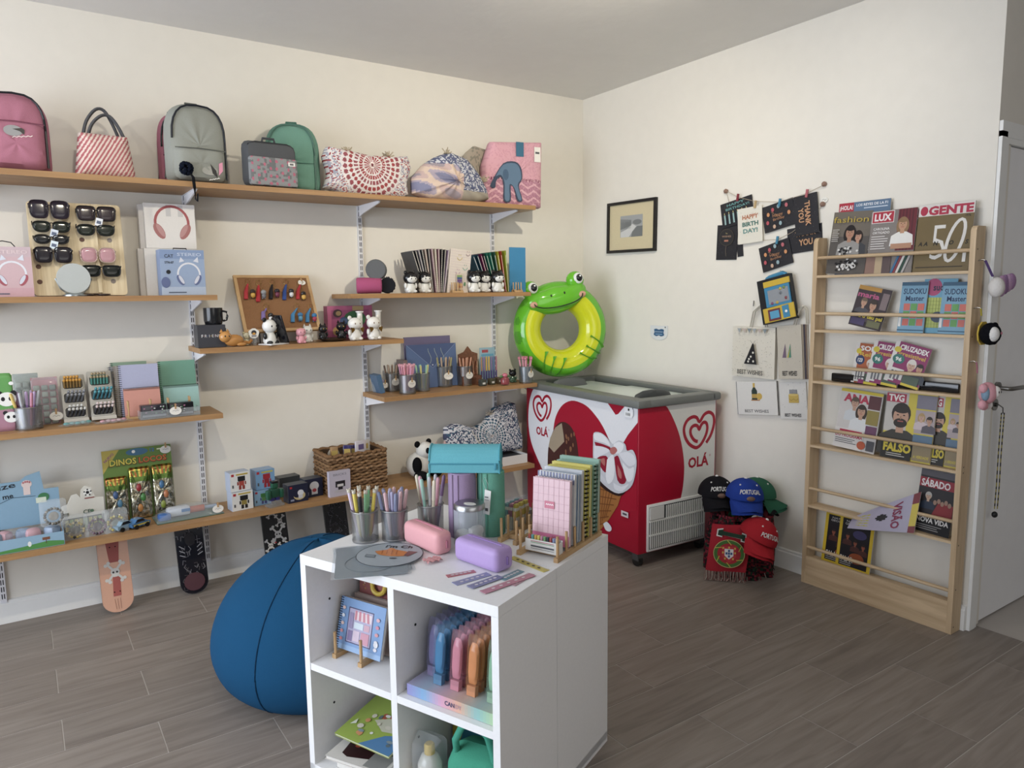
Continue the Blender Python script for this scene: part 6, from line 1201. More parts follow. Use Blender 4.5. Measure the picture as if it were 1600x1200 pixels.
def grid_pink(p, w, h):
    p.rect(0, 0, w, h, '#dcb9c0'); p.rect(0, 0, w, h*.17, '#cd6f94')
    for q in range(8): p.rect(w*q/7-.0004, h*.17, w*q/7+.0004, h, '#c49aa6')
    for q in range(8): p.rect(0, h*(.17+.118*q)-.0004, w, h*(.17+.118*q)+.0004, '#c49aa6')
    p.rect(w*.33, h*.55, w*.6, h*.66, '#cb7488'); p.line([(w*(.37+.025*q), h*.602+.0035*(q % 2)) for q in range(9)], .003, '#eee0e2')
    for q in range(3): p.rect(w*(.56+.05*q), h*.02, w*(.57+.05*q), h*.15, '#a84a70')
def chk(p, w, h):
    for q in range(12): p.rect(w*q/12, h*.93, w*(q+.5)/12, h, '#777c9a'); p.rect(w*(q+.5)/12, h*.86, w*(q+1)/12, h*.93, '#777c9a')
NBK = [(.428, '#dcb9c0', 'pink grid notebook at the front of the peg rack', grid_pink, .205, None), (.456, '#cfd0d4', 'white and blue checked notebook behind the pink one', chk, .218, None), (.478, '#8aa0b8', 'steel blue notebook in the middle of the peg rack', None, .214, None), (.50, '#c2c6cc', 'pale grey notebook in the peg rack', None, .222, None), (.525, '#c9bd52', 'yellow spiral notebook in the peg rack', None, .222, '#2a2c24'), (.552, '#cfc258', 'bright yellow notebook behind the spiral one', None, .228, None), (.585, '#86ae9c', 'sage spiral notebook in the peg rack', None, .226, '#4f7264'), (.608, '#8ab09e', 'sage green notebook at the back of the peg rack', None, .236, None)]
for i, (a, c_, lab, dr, hh, sp) in enumerate(NBK):
    t = thing('notebook', lab, 'notebook', kp(a+.012, .086, KT+.0145), KR, rx=-.05); w = .128+.002*i; x0 = -w/2-.006; th_ = .013
    M().box(x0, x0+w, -th_, -th_+.0012, 0, hh, c_).build('front_cover', 'paper', t); M().box(x0, x0+w, -.0012, 0, 0, hh, c_).build('back_cover', 'paper', t); M().box(x0+.003, x0+w-.003, -th_+.0012, -.0012, .002, hh-.002, '#dedad0').build('pages', 'paper', t)
    if dr: p = P(O=(x0, -th_, 0)); dr(p, w, hh); p.build('cover_print', t)
    if sp:
        b = M()
        for q in range(16): b.box(x0+w-.004, x0+w+.004, -th_-.001, .001, hh*(q+.35)/16, hh*(q+.65)/16, sp)
        b.build('spiral_wire', 'metal', t, stuff=True)
t = thing('marker_box', 'open white box of colourful markers before the pink notebook', 'box', kp(.372, .083, KT+.0125), KR); b = M(); b.box(-.058, .058, -.012, -.010, 0, .036, '#dcdad4'); b.box(-.058, .058, .010, .012, 0, .04, '#dcdad4'); b.box(-.058, -.056, -.01, .01, 0, .036, '#dcdad4'); b.box(.056, .058, -.01, .01, 0, .036, '#dcdad4'); b.box(-.058, .058, -.01, .01, 0, .002, '#dcdad4'); b.build('tray', 'paper', t)
p = P(O=(-.058, -.012, 0)); p.rect(.02, .03, .1, .032, '#b0606a'); p.rect(.02, .026, .1, .028, '#6aa070'); p.rect(.02, .0135, .1, .0185, '#5a5c62'); p.rect(.02, .008, .1, .0095, '#66686e'); p.build('box_print', t)
for i in range(10):
    c_, nm = [('#b8584c', 'red'), ('#5a9a9a', 'teal'), ('#c99a4a', 'orange'), ('#c9bc5a', 'yellow'), ('#b77f96', 'pink'), ('#6a9a62', 'green'), ('#3a3f48', 'black'), ('#a84a44', 'brick red'), ('#7a8ab0', 'blue'), ('#cfcac0', 'white')][i]
    tag(M(T(Vector(kp(.372, .083, KT+.0152))+kfy*(.048-.0105*i))).rbox(0, 0, .022, .009, .009, .044, .002, c_).build('marker', 'satin'), '%s marker in the open white marker box' % nm, 'marker')
# ---------------------------------------------------------------- inside the cubes
S_ = .3744
# upper left cube: blue sketchbook on peg feet
t = thing('peg_stand', 'pair of wooden peg feet holding the blue sketchbook', 'stand', kp(.09, .61, S_), KR)
for dx in (-.055, .055): M().box(dx-.008, dx+.008, -.03, .085, 0, .014, '#fff').build('foot', fm, t); M().cyl((dx, -.022, .014), .005, .07, '#fff', 10).build('peg', fm, t); M().cyl((dx, .07, .014), .005, .07, '#fff', 10).build('peg', fm, t)
M().box(-.047, .047, .03, .04, .002, .012, '#fff').build('cross_bar', fm, t)
def shop(p, w, h):
    p.rect(0, 0, w, h, '#7295c4'); p.rect(0, 0, w, h*.1, '#8aa9cf'); p.rect(w*.2, h*.16, w*.76, h*.84, '#4a4468'); p.rect(w*.22, h*.18, w*.74, h*.82, '#a9a3c0'); p.rect(w*.34, h*.62, w*.72, h*.78, '#d8c4c8')
    for q in range(4): p.poly([(w*(.35+.095*q), h*.62), (w*(.4+.095*q), h*.62), (w*(.395+.085*q), h*.8), (w*(.35+.085*q), h*.8)], '#c47a88')
    for (u, v, a, b_, c_) in ((.24, .2, .1, .2, '#7f6f98'), (.36, .46, .2, .12, '#c4d0d8'), (.58, .46, .12, .12, '#c49aa8'), (.36, .22, .14, .2, '#c9b4c4'), (.53, .2, .18, .22, '#c48a9c'), (.24, .44, .09, .3, '#8f84a8')): p.rect(w*u, h*v, w*(u+a), h*(v+b_), c_)
    for q in range(5): p.ell(w*.1, h*(.2+.15*q), w*.035, h*.035, ['#c47a80', '#c9868c', '#d8b8b0', '#d8dce4', '#d8b8b0'][q], 10); p.ell(w*.87, h*(.18+.14*q), w*.04, h*.035, ['#d8d4dc', '#d8d4dc', '#c98a90', '#c47a90', '#d0a0a8'][q], 10)
    p.ell(w*.88, h*.28, w*.05, h*.06, '#d8d8dc', 10)
t = thing('sketchbook', 'blue spiral sketchbook with a drawn shopfront cover', 'sketchbook', kp(.108, .596, S_+.0148), KR, rx=-.24); w, h = .19, .160
M().box(-w/2, w/2, -.016, -.0145, 0, h, '#7295c4').build('front_cover', 'paper', t); M().box(-w/2, w/2, -.0015, 0, 0, h, '#a08f86').build('back_cover', 'paper', t); M().box(-w/2+.004, w/2-.003, -.0144, -.0015, .002, h-.002, '#d8d4cc').build('pages', 'paper', t); p = P(O=(-w/2, -.016, 0)); shop(p, w, h); p.build('cover_print', t)
b = M()
for q in range(22): b.tube([(-w/2+.004+.011*math.cos(a), -.008+.011*math.sin(a), h*(q+.5)/22) for a in (0, 1.05, 2.09, 3.14, 4.19, 5.24)], .0012, '#3a3a44', 4, closed=True)
b.build('spiral_wire', 'metal', t, stuff=True)
book('sketchbook', 'beige backed sketchbook behind the blue shopfront one', 'sketchbook', (kp(.165, .69, S_+.002), -.2, 0, KR), .2, .165, .014, '#a48f86')
t = thing('gift_bag', 'dusty red gift bag with a yellow handle at the cube back', 'bag', kp(.235, .615, S_+.0005), KR); w, h = .165, .245
M().prism([(-w/2, 0), (w/2, 0), (w*.42, h), (-w*.42, h)], -.03, .03, '#9c5a58', 'y').build('body', 'paper', t); M().tube(sm3([(-.005, -.034, h-.005), (-.005, -.04, h-.035), (.0, -.042, h-.06), (.022, -.043, h-.068), (.045, -.042, h-.055), (.052, -.038, h-.02)]), .0075, '#c9aa3c', 8).build('handle', 'satin', t)
p = P(O=(-w/2, -.03, 0)); 
for q in range(16): p.ell(rnd.uniform(.03, w-.03), rnd.uniform(.05, h-.03), .004, .003, ['#7a3f40', '#b98a4a', '#c9a89a'][q % 3], 7)
p.build('bag_print', t)
t = thing('film_pouch', 'clear film pouch of hair clips against the cube divider', 'pouch', kp(.09, .389, S_+.001), KR+1.35); puff(M(), rrect(.1, .14, .008, 3, 0, .07), .009, '#cfc6c8', 4, 5, 30).build('film', 'film', t); M().rbox(0, 0, .05, .05, .008, .06, .003, '#b08a90').build('clip_card', 'paper', t)
# upper right cube: candy marker display
tr = thing('marker_display', 'rainbow counter tray holding rows of bagged markers', 'display box', kp(.022, .180, S_+.0005), KR); w = .304; dep = .245
cols_ = ['#8f8ac4', '#7aa8d0', '#d09ab8', '#d8a58c', '#86b8b8', '#b0cc98']
def gr_(u): 
    f_ = u*5; i = min(4, int(f_)); return mix(lin2(cols_[i]), lin2(cols_[i+1]), f_-i)
b = M(); b.grid(lambda u, v: (-w/2+w*u, 0, .033*v), 30, 1, lambda u, v: gr_(u), False); b.build('front_wall', 'paper', tr)
b = M(); b.grid(lambda u, v: (-w/2+w*u, dep*v, .033), 30, 1, lambda u, v: mix(gr_(u), (.75, .72, .72), .45), False); b.build('tray_top', 'paper', tr); M().box(-w/2, w/2, .001, dep, .0, .032, '#b9b4bc').build('tray_core', 'paper', tr)
p = P(O=(-w/2, 0, 0)); p.text('CAN', w*.5, .0165, .013, '#4a4468', w=.034, bold=.03); p.text('DY', w*.6, .0165, .013, '#b08a98', w=.02, bold=.02); p.build('lettering', tr)
M().box(-w/2, w/2, dep-.003, dep, .033, .27, '#a9b4b4').build('back_card', 'paper', tr); p = P(O=(-w/2, dep-.003, .03)); p.ell(w*.44, .165, .048, .048, '#8a1f40', 28); p.ell(w*.44, .165, .044, .044, '#c9a0a8', 28); p.ell(w*.44, .165, .0425, .0425, '#8a1f40', 28); p.rect(w*.36, .17, w*.52, .173, '#c9a0a8'); p.rect(w*.38, .16, w*.5, .162, '#c9a0a8'); p.rect(w*.02, .11, w*.15, .2, '#7a9a62'); p.rect(w*.03, .12, w*.14, .145, '#b8b44a'); p.build('back_print', tr)
src = {}
for ci, (cn, c_, xx, nrow, r0) in enumerate((('lilac', '#7a76a4', -.118, 6, 1), ('blue', '#3f7fae', -.072, 7, 0), ('pink', '#cf7f90', -.012, 6, 0), ('orange', '#d8884e', .044, 7, 0), ('mint', '#86b894', .112, 6, 0))):
    for k in range(nrow):
        yy = .045+.029*(k+r0); loc = Vector(kp(.022, .180, S_+.034))+kfx*yy-kfy*xx
        if ci not in src:
            t = thing('bagged_marker', '', 'marker', loc, KR, rx=-.12); puff(M(), [(-.012, .03), (.012, .03), (.016, .06), (.016, .125), (.009, .145), (-.009, .145), (-.016, .125), (-.016, .06)], .009, c_, 3, 5, 28).build('marker', 'gloss', t); M().box(-.014, .014, -.008, .008, .0, .028, mix(lin2(c_), (.5, .4, .4), .25)).build('marker_base', 'gloss', t); puff(M(), rrect(.042, .168, .005, 3, 0, .084), .0115, mix(lin2(c_), (.75, .75, .8), .15), 4, 5, 28).build('film_sleeve', 'film', t); src[ci] = t
        else: t = copytree(src[ci], loc)
        t['label'] = '%s bagged marker, %s in its row of the rainbow tray' % (cn, 'front one' if k == 0 else ('rearmost' if k == nrow-1 else ['', 'second', 'third', 'fourth', 'fifth', 'sixth'][k]))
        t['group'] = '%s markers in the rainbow tray' % cn
# lower left cube: books
zz = .0365
def flatbook(label, a, b_, rz, w, d_, th_, cov, draw=None, name='book', tilt=0):
    global zz
    t = thing(name, label, 'book', kp(a, b_, zz), KR+rz, rx=tilt); M().box(-w/2, w/2, -d_/2, d_/2, 0, .0015, cov).build('back_cover', 'paper', t); M().box(-w/2+.002, w/2-.002, -d_/2+.002, d_/2-.002, .0016, th_-.0015, '#dcd8d0').build('pages', 'paper', t); M().box(-w/2, w/2, -d_/2, d_/2, th_-.0014, th_, cov).build('front_cover', 'paper', t)
    if draw: p = P(O=(-w/2, -d_/2, th_), U=(1, 0, 0), V=(0, 1, 0)); draw(p, w, d_); p.build('cover_print', t)
    zz += th_+.0008
flatbook('thick white book at the bottom of the lower left cube', .15, .545, .05, .2, .24, .03, '#c9c6c2'); flatbook('white activity book second in the lower left pile', .15, .54, -.1, .21, .25, .022, '#d0cdc8')
def rev(p, w, d_): p.rect(0, 0, w, d_, '#d0ccc6'); p.poly([(w*.18, d_*.12), (w*.3, d_*.08), (w*.9, d_*.2), (w, d_*.5), (w, d_), (w*.12, d_), (w*.1, d_*.5)], '#33171a'); p.text('S', w*.3, d_*.34, .03, '#b8482e', bold=.05); p.text('E', w*.46, d_*.40, .022, '#8a4a3a', bold=.03); p.line([(w*.55, d_*.36), (w*.6, d_*.48), (w*.66, d_*.38), (w*.72, d_*.52)], .006, '#6a4a3a'); p.line([(w*.35, d_*.62), (w*.42, d_*.75), (w*.5, d_*.62), (w*.56, d_*.76)], .007, '#3f6a72'); p.rect(w*.62, d_*.02, w*.95, d_*.3, '#8a8a88')
flatbook('dark red and white comic book under the green one', .125, .545, .12, .22, .26, .012, '#c9c4be', rev)
zz += .05
def com(p, w, d_):
    p.rect(0, 0, w, d_, '#8ea542'); p.poly([(w*.45, 0), (w, 0), (w, d_*.45), (w*.7, d_*.3)], '#4a7aa8'); p.poly([(w*.35, d_*.5), (w*.8, d_*.8), (w, d_*.7), (w, d_*.45), (w*.6, d_*.35)], '#b9b7a0')
    for q in range(26): p.ell(rnd.uniform(w*.25, w*.95), rnd.uniform(d_*.15, d_*.85), rnd.uniform(.006, .014), rnd.uniform(.005, .01), ['#7a8a90', '#c9c2b0', '#a8503e', '#5a6a70', '#c98a5a', '#d4d2cc'][q % 6], 8)
    p.poly([(w*.08, d_*.25), (w*.16, d_*.3), (w*.12, d_*.4)], '#d4d8c4')
flatbook('green and blue comic book on top of the lower left pile', .132, .535, .0, .225, .2, .008, '#9aa85a', com, tilt=.16)
t = thing('book', 'orange-brown book propped at the back of the lower left cube', 'book', kp(.235, .585, .115), KR, rx=.35); M().box(-.10, .10, -.055, .055, 0, .012, '#9a6140').build('cover', 'paper', t); M().box(-.098, .101, -.0535, .0535, .002, .010, '#d4cfc4').build('pages', 'paper', t); p = P(O=(-.1, -.055, .012), U=(1, 0, 0), V=(0, 1, 0)); p.rect(.1, .01, .19, .1, '#2f3f48'); [p.ell(.115+.02*q, .075, .007, .006, '#c9c4b4', 10) for q in range(4)]; [p.ell(.115+.02*q, .04, .006, .005, '#7a8a6a', 10) for q in range(4)]; p.rect(.02, .06, .08, .064, '#c08a5a'); p.build('cover_print', t)
M().box(-.02, .02, -.01, .03, -.078, -.02, '#b9b2a6').build('page_block', 'paper', t)
# lower right cube
t = thing('handbag', 'green quilted bag with an arched handle in the lower right cube', 'bag', kp(.13, .15, .037), KR+.1); puff(M(), rrect(.2, .185, .05, 6, 0, .0925), .07, '#3f9a7c', 3, 8, 44).build('body', 'fabric', t)
M().tube([(-.065, -.03, .15), (-.062, -.045, .21), (-.035, -.05, .262), (.01, -.05, .28), (.045, -.048, .25), (.058, -.04, .19), (.06, -.03, .14)], .0105, '#3f9a80', 10).build('handle', 'fabric', t); M().tube([(.03, .03, .17), (.06, .03, .23), (.12, .03, .235)], .009, '#357f6c', 8).build('rear_handle', 'fabric', t)
t = thing('toy_bottle', 'clear wrapped toy bottle with a yellow cap beside the green bag', 'bottle', kp(.075, .30, .037), KR); M().lathe([(0, 0), (.032, 0), (.036, .02), (.036, .11), (.024, .135), (.014, .14), (0, .14)], '#c9c6ba', 20).build('bottle', 'gloss', t); M().lathe([(.016, .14), (.016, .165), (.012, .17), (0, .17)], '#c9a63a', 14).build('cap', 'satin', t); M().lathe([(.0365, .05), (.0365, .09)], '#c9a63a', 20).build('band', 'satin', t); puff(M(), rrect(.09, .2, .01, 3, 0, .1), .042, '#dfe3e4', 4, 5, 30).build('film', 'film', t)
t = thing('play_mat', 'folded colourful play mat behind the green bag', 'play mat', kp(.272, .19, .037), KR, rx=-.02); M().box(-.155, .155, -.03, 0, 0, .3, '#2c6a7c').build('folded_mat', 'fabric', t); p = P(O=(-.155, -.03, 0)); p.poly([(0, 0), (.11, .3), (0, .3)], '#b8a432'); p.ell(.14, .27, .035, .03, '#8a2a30'); p.poly([(.2, .16), (.31, .14), (.31, .19), (.21, .2)], '#b89a34'); p.rect(.24, .25, .27, .275, '#c9ccd0'); p.rect(.0, .0, .31, .06, '#5a3a24'); p.build('mat_print', t)
# ---------------------------------------------------------------- frog swim ring
fc = Vector((-.405, -.25, 1.268)); fr_ = thing('swim_ring', 'green inflatable frog swim ring propped on the freezer', 'swim ring', fc, -.36, rx=-.05, ry=-.2)
R1, R2 = .224, .09
def ringc(u, v):
    a = u*6.28318; t = v*6.28318; inner = math.cos(t) < .42 and math.sin(t) < .55   # tube angle 0 = outward, -y front = negative sin
    spots = [(2.75, .24), (3.1, .4), (3.55, .36), (3.95, .2), (.3, .2), (5.9, .22), (5.5, .3)]
    fr0 = math.sin(t) < .3
    if math.cos(t) < .36 and fr0: return '#c9d012'
    for s_, w_ in spots:
        d_ = abs((a-s_+3.1416) % 6.2832-3.1416)
        dt = abs(((t+.5+3.1416) % 6.2832)-3.1416)
        if math.hypot(d_*.28, dt*.09) < .1*w_: return '#479a1c'
    return '#5cb820'
def ringp(u, v):
    a = u*6.28318; t = v*6.28318; r = R1+R2*math.cos(t); return (r*math.cos(a), R2*math.sin(t), r*math.sin(a))
M().grid(ringp, 180, 72, ringc).build('tube', 'vinyl', fr_)
hd = puff(M(), smooth_pts([(-.205, .165), (-.215, .225), (-.17, .262), (-.08, .275), (0, .285), (.09, .275), (.18, .27), (.215, .235), (.2, .18), (.12, .13), (0, .105), (-.12, .125), (-.205, .165)])[:-1], .072, '#60ba22', 2.4, 10, 60, cy=-.052).build('head', 'vinyl', fr_)
for s_ in (-1, 1):
    e = M().ell((s_*.155, -.045, .292), .06, .05, .058, '#60ba22').build('eye_bulge', 'vinyl', hd)
    M().ell((s_*.155+.012, -.085, .30), .034, .016, .036, '#dfe3e0').build('eye_white', 'vinyl', hd); M().ell((s_*.155+.016, -.099, .302), .021, .006, .024, '#15171a').build('pupil', 'vinyl', hd); M().ell((s_*.155+.022, -.104, .312), .006, .003, .006, '#e8eaea', 8, 6).build('eye_glint', 'vinyl', hd)
    M().ell((s_*.045, -.122, .228), .0055, .004, .009, '#1e2a18', 8, 6).build('nostril', 'vinyl', hd); M().ell((s_*.165, -.105, .195), .026, .012, .02, '#cf9a80').build('cheek', 'vinyl', hd)
M().tube([(.165*math.sin(q*.26), -.128+.016*(q/6.)**2-.004, .150+.05*(q/6.)**2) for q in range(-6, 7)], .0042, '#20301a', 6).build('mouth_line', 'vinyl', hd)
for a0, dirs in ((-2.05, (-.5, .15)), (-.75, (-.45, .35))):
    b = M()
    for d_ in (-.42, -.08, .3):
        pts = []
        for k in range(7):
            a = a0+d_*(.4+.6*k/6); t = -.62-1.35*k/6; r = R1+(R2+.0025)*math.cos(t); pts.append((r*math.cos(a), (R2+.0025)*math.sin(t), r*math.sin(a)))
        b.tube(pts, [.013, .012, .011, .011, .011, .012, .022], '#4fa21f', 8, flat=.35)
    b.build('foot_print', 'vinyl', fr_)
# ---------------------------------------------------------------- picture and greeting cards on the right wall
def WB(px, py, k=0.0): q = at(px, py, 'x', -k); return Vector((-k, q.y, q.z))
def wallcard(parent, name, cor, k, th_, col, draw=None, kind='paper', pname='print'):
    """flat card on the right wall through its four picture corners TL,TR,BR,BL"""
    q = [WB(x, y, k) for x, y in cor]; U = ((q[1]-q[0])+(q[2]-q[3])); w = U.length/2; U.normalize(); V = (q[0]-q[3])+(q[1]-q[2]); h = V.length/2; V = V-U*V.dot(U); V.normalize(); ctr = (q[0]+q[1]+q[2]+q[3])/4; N = U.cross(V); O = ctr-U*w/2-V*h/2
    mt = Matrix(((U.x, -N.x, V.x, O.x), (U.y, -N.y, V.y, O.y), (U.z, -N.z, V.z, O.z), (0, 0, 0, 1)))
    o = M(mt).box(0, w, -th_, 0, 0, h, col).build(name, kind, parent)
    if draw: p = P(O=O+N*th_, U=U, V=V); p.rect(0, 0, w, h, col); draw(p, w, h); p.build(pname, parent if parent is not None else o)
    return o, mt, w, h
pf = thing('picture_frame', 'black framed small grey street drawing on the right wall', 'picture', (0, 0, 0))
F = [(951, 318), (1027, 309), (1027.5, 391), (952, 397)]
_, mt, w, h = wallcard(None, 'x', F, .001, .004, '#cfc29e'); bpy.data.objects.remove(_)
M(mt).box(.006, w-.006, -.008, 0, .006, h-.006, '#cbbd98').build('mount', 'paper', pf)
for (a, b_, c_, d_) in ((0, w, 0, .018), (0, w, h-.018, h), (0, .018, .0182, h-.0182), (w-.018, w, .0182, h-.0182)): M(mt).box(a, b_, -.02, 0, c_, d_, '#1d1b1d').build('frame_bar', 'satin', pf)
def street(p, w, h):
    p.rect(w*.27, h*.3, w*.73, h*.72, '#9a9d9f'); p.poly([(w*.28, h*.3), (w*.45, h*.3), (w*.6, h*.5), (w*.52, h*.55), (w*.4, h*.45), (w*.28, h*.4)], '#c4c5c5'); p.poly([(w*.5, h*.3), (w*.73, h*.3), (w*.73, h*.5), (w*.62, h*.5), (w*.52, h*.4)], '#6f7375'); p.poly([(w*.27, h*.45), (w*.5, h*.52), (w*.5, h*.63), (w*.27, h*.66)], '#7d8183'); p.ell(w*.62, h*.58, w*.09, h*.05, '#75797b')
    for q in range(14): p.line([(w*(.29+.015*q), h*.46), (w*(.29+.015*q), h*(.58+.04*hsh(q, 3)))], .0012, '#585c5e')
q_ = P(O=mt @ Vector((0, -.008, 0)), U=mt.to_3x3() @ Vector((1, 0, 0)), V=mt.to_3x3() @ Vector((0, 0, 1))); street(q_, w, h); q_.build('drawing', pf)
cz = lambda X, Y: (920+X/4.2105, 270+Y/4.2105)
gl = thing('card_garland', 'string line with wooden knobs for pegged greeting cards', 'garland', (0, 0, 0))
for i, (X, Y) in enumerate(((908, 122), (1555, 75), (1545, 207))): q = WB(*cz(X, Y)); M(T(q)).lathe([(0, 0), (.011, 0), (.013, -.012), (.007, -.02), (0, -.021)], '#8a6a5a', 14, ax='x').build('knob', 'satin', gl)
b = M(); b.tube([WB(*cz(X, Y), .012) for X, Y in ((908, 122), (980, 160), (1095, 188), (1250, 193), (1435, 135), (1555, 75))], .0014, '#a89a86', 5); b.build('string', 'fabric', gl); b = M(); b.tube([WB(*cz(X, Y), .010) for X, Y in ((905, 125), (925, 200), (1110, 445), (1240, 440), (1340, 390), (1545, 207))], .0014, '#a89a86', 5); b.build('string', 'fabric', gl)
def dots(p, w, h, n=40):
    for q in range(n): p.ell(rnd.uniform(.002, w-.002), rnd.uniform(.002, h-.002), .0009, .0009, ['#8a8a92', '#a8865a', '#6a6f80'][q % 3], 5)
def ca(p, w, h):
    dots(p, w, h); p.text('HAPPY', w*.5, h*.86, h*.1, '#6aa0a0', w=w*.55); p.text('BIRTHDAY!', w*.55, h*.70, h*.1, '#6aa0a0', w=w*.75)
    for q in range(6): p.rect(w*(.1+.14*q), h*.1, w*(.15+.14*q), h*.5, '#8fb0b0'); p.ell(w*(.125+.14*q), h*.55, .003, .006, '#c9b878', 8)
def cbd(p, w, h):
    p.text('HAPPY', w*.52, h*.74, h*.12, '#b06a4a', w=w*.66, bold=.04); p.text('BIRTH', w*.52, h*.54, h*.12, '#3f6f66', w=w*.66, bold=.04); p.text('DAY!', w*.52, h*.35, h*.12, '#5a8a86', w=w*.6, bold=.04); [p.ell(rnd.uniform(w*.1, w*.9), rnd.uniform(h*.15, h*.9), .0016, .0016, ['#b8584c', '#c9a44a', '#4a8a86'][q % 3], 6) for q in range(30)]
def cba(p, w, h):
    dots(p, w, h)
    for (u, v, c_) in ((.15, .35, '#b8505a'), (.2, .65, '#c98a5a'), (.36, .78, '#b8505a'), (.55, .85, '#8fa8b0'), (.8, .8, '#b8606a'), (.85, .5, '#c98a5a'), (.55, .2, '#8fa8b0'), (.35, .14, '#c9a48a')): p.ell(w*u, h*v, .009, .011, c_, 12)
    for i in range(3): p.line([(w*(.34+.1*i+.04*math.sin(q)), h*(.62-.1*i+.02*q)) for q in range(5)], .0018, '#b5805a')
    p.text('Happy', w*.5, h*.55, h*.12, '#b5805a', w=w*.32, bold=0); p.text('Birthday', w*.52, h*.4, h*.1, '#b5805a', w=w*.36, bold=0)
def cty(p, w, h): dots(p, w, h); p.text('THANK', w*.60, h*.52, w*.22, '#c4926a', w=h*.62, rot=-1.5708, bold=.03); p.text('YOU', w*.32, h*.5, w*.22, '#c4926a', w=h*.36, rot=-1.5708, bold=.03)
def cyo(p, w, h): dots(p, w, h); p.text('THANK', w*.55, h*.72, h*.2, '#c4926a', w=w*.6); p.text('YOU', w*.55, h*.38, h*.24, '#c4926a', w=w*.4, bold=.03)
def cbl(p, w, h): dots(p, w, h); p.ell(w*.5, h*.64, w*.36, h*.24, '#4a4238', 20); p.ell(w*.5, h*.64, w*.34, h*.225, '#2a2a2e', 20); p.line([(w*.5, h*.4), (w*.48, h*.25), (w*.52, h*.1)], .0015, '#8a7a6a'); p.text('be', w*.5, h*.76, h*.05, '#9a8a5a'); p.text('WISHES', w*.5, h*.67, h*.05, '#a0806a', w=w*.45); p.rect(w*.4, h*.52, w*.6, h*.57, '#b0705a')
DK = '#26262c'
for i, (cor, k, col, dr, lab) in enumerate((([(850, 345), (985, 340), (972, 570), (840, 575)], .002, DK, cbl, 'dark card with a balloon of words at the garland lower left'), ([(975, 470), (1012, 466), (1020, 545), (982, 556)], .0015, DK, None, 'plain dark card peeking out below the white birthday card'), ([(1310, 370), (1540, 330), (1535, 500), (1312, 540)], .002, DK, cyo, 'dark sideways thank you card behind the upright one'), ([(870, 210), (1075, 143), (1088, 302), (882, 370)], .008, DK, ca, 'dark happy birthday card with candles at the garland left'), ([(1118, 497), (1305, 432), (1360, 582), (1152, 660)], .008, DK, cba, 'dark balloon card pegged on the lower string'), ([(1145, 228), (1340, 165), (1370, 330), (1157, 405)], .009, DK, cba, 'dark balloon card pegged on the upper string'), ([(992, 240), (1147, 210), (1140, 450), (975, 475)], .0145, '#d8d4c8', cbd, 'cream happy birthday card with coloured lettering'), ([(1347, 160), (1497, 130), (1525, 382), (1365, 425)], .0145, DK, cty, 'dark thank you card with orange letters at the garland right'))):
    t = thing('greeting_card', lab, 'card', (0, 0, 0)); wallcard(t, 'card', [cz(*q) for q in cor], k, .003, col, dr)
for i, (X, Y, c_, lab) in enumerate(((980, 160, '#8a2f3c', 'dark red mini peg on the garland'), (1095, 205, '#b99d6e', 'plain wooden mini peg on the cream card'), (1256, 193, '#3f86a8', 'blue mini peg on the upper balloon card'), (1435, 132, '#b8606a', 'pink checked mini peg on the thank you card'), (1240, 440, '#3f86a8', 'blue mini peg on the lower balloon card'))):
    q = WB(*cz(X, Y), .0235); t = thing('mini_peg', lab, 'peg', q, -math.pi/2, ry=.15)
    for s_ in (-1, 1): M().box(s_*.003-.0026, s_*.003+.0026, -.004, .004, -.022, .018, c_).build('peg_half', 'satin', t)
t = thing('price_tag', 'oval white price tag beside the thank you card', 'tag', WB(*cz(1550, 178), .004), -math.pi/2); M().prism([(.02*math.cos(i*.3927), .014*math.sin(i*.3927)) for i in range(16)], -.001, .001, '#e2e0d8').build('disc', 'paper', t); M().tube([(-.012, -.0015, 0), (-.004, -.0015, .003), (.004, -.0015, -.002), (.012, -.0015, .002)], .0008, '#5b5d66', 4).build('scribble', 'matte', t)
# round-bottomed plaque
t = thing('wall_plaque', 'small clear half-round plaque with blue lettering on the wall', 'plaque', WB(1030, 520, .002), -math.pi/2); o = [(-.075, .045), (.075, .045)]+[(.075*math.cos(a*.3142), -.005-.042*math.sin(a*.3142)) for a in range(11)]
M().prism(o, -.003, 0, '#d6d8dc').build('plate', 'gloss', t); p = P(O=(0, -.003, 0)); p.poly(smooth_pts([(-.042, .022), (-.02, .026), (.0, .02), (.02, .025), (.044, .02), (.04, .002), (.046, -.014), (.02, -.022), (.0, -.016), (-.02, -.022), (-.044, -.012), (-.038, .004), (-.042, .022)])[:-1], '#2f5a86'); p.line([(-.034+.0075*q, .003+.007*(q % 2)) for q in range(10)], .0032, '#b9c8da'); p.rect(-.03, -.011, .03, -.007, '#8fb0d0'); p.ell(.055, .036, .005, .005, '#3a3f44', 10); p.build('plaque_print', t)
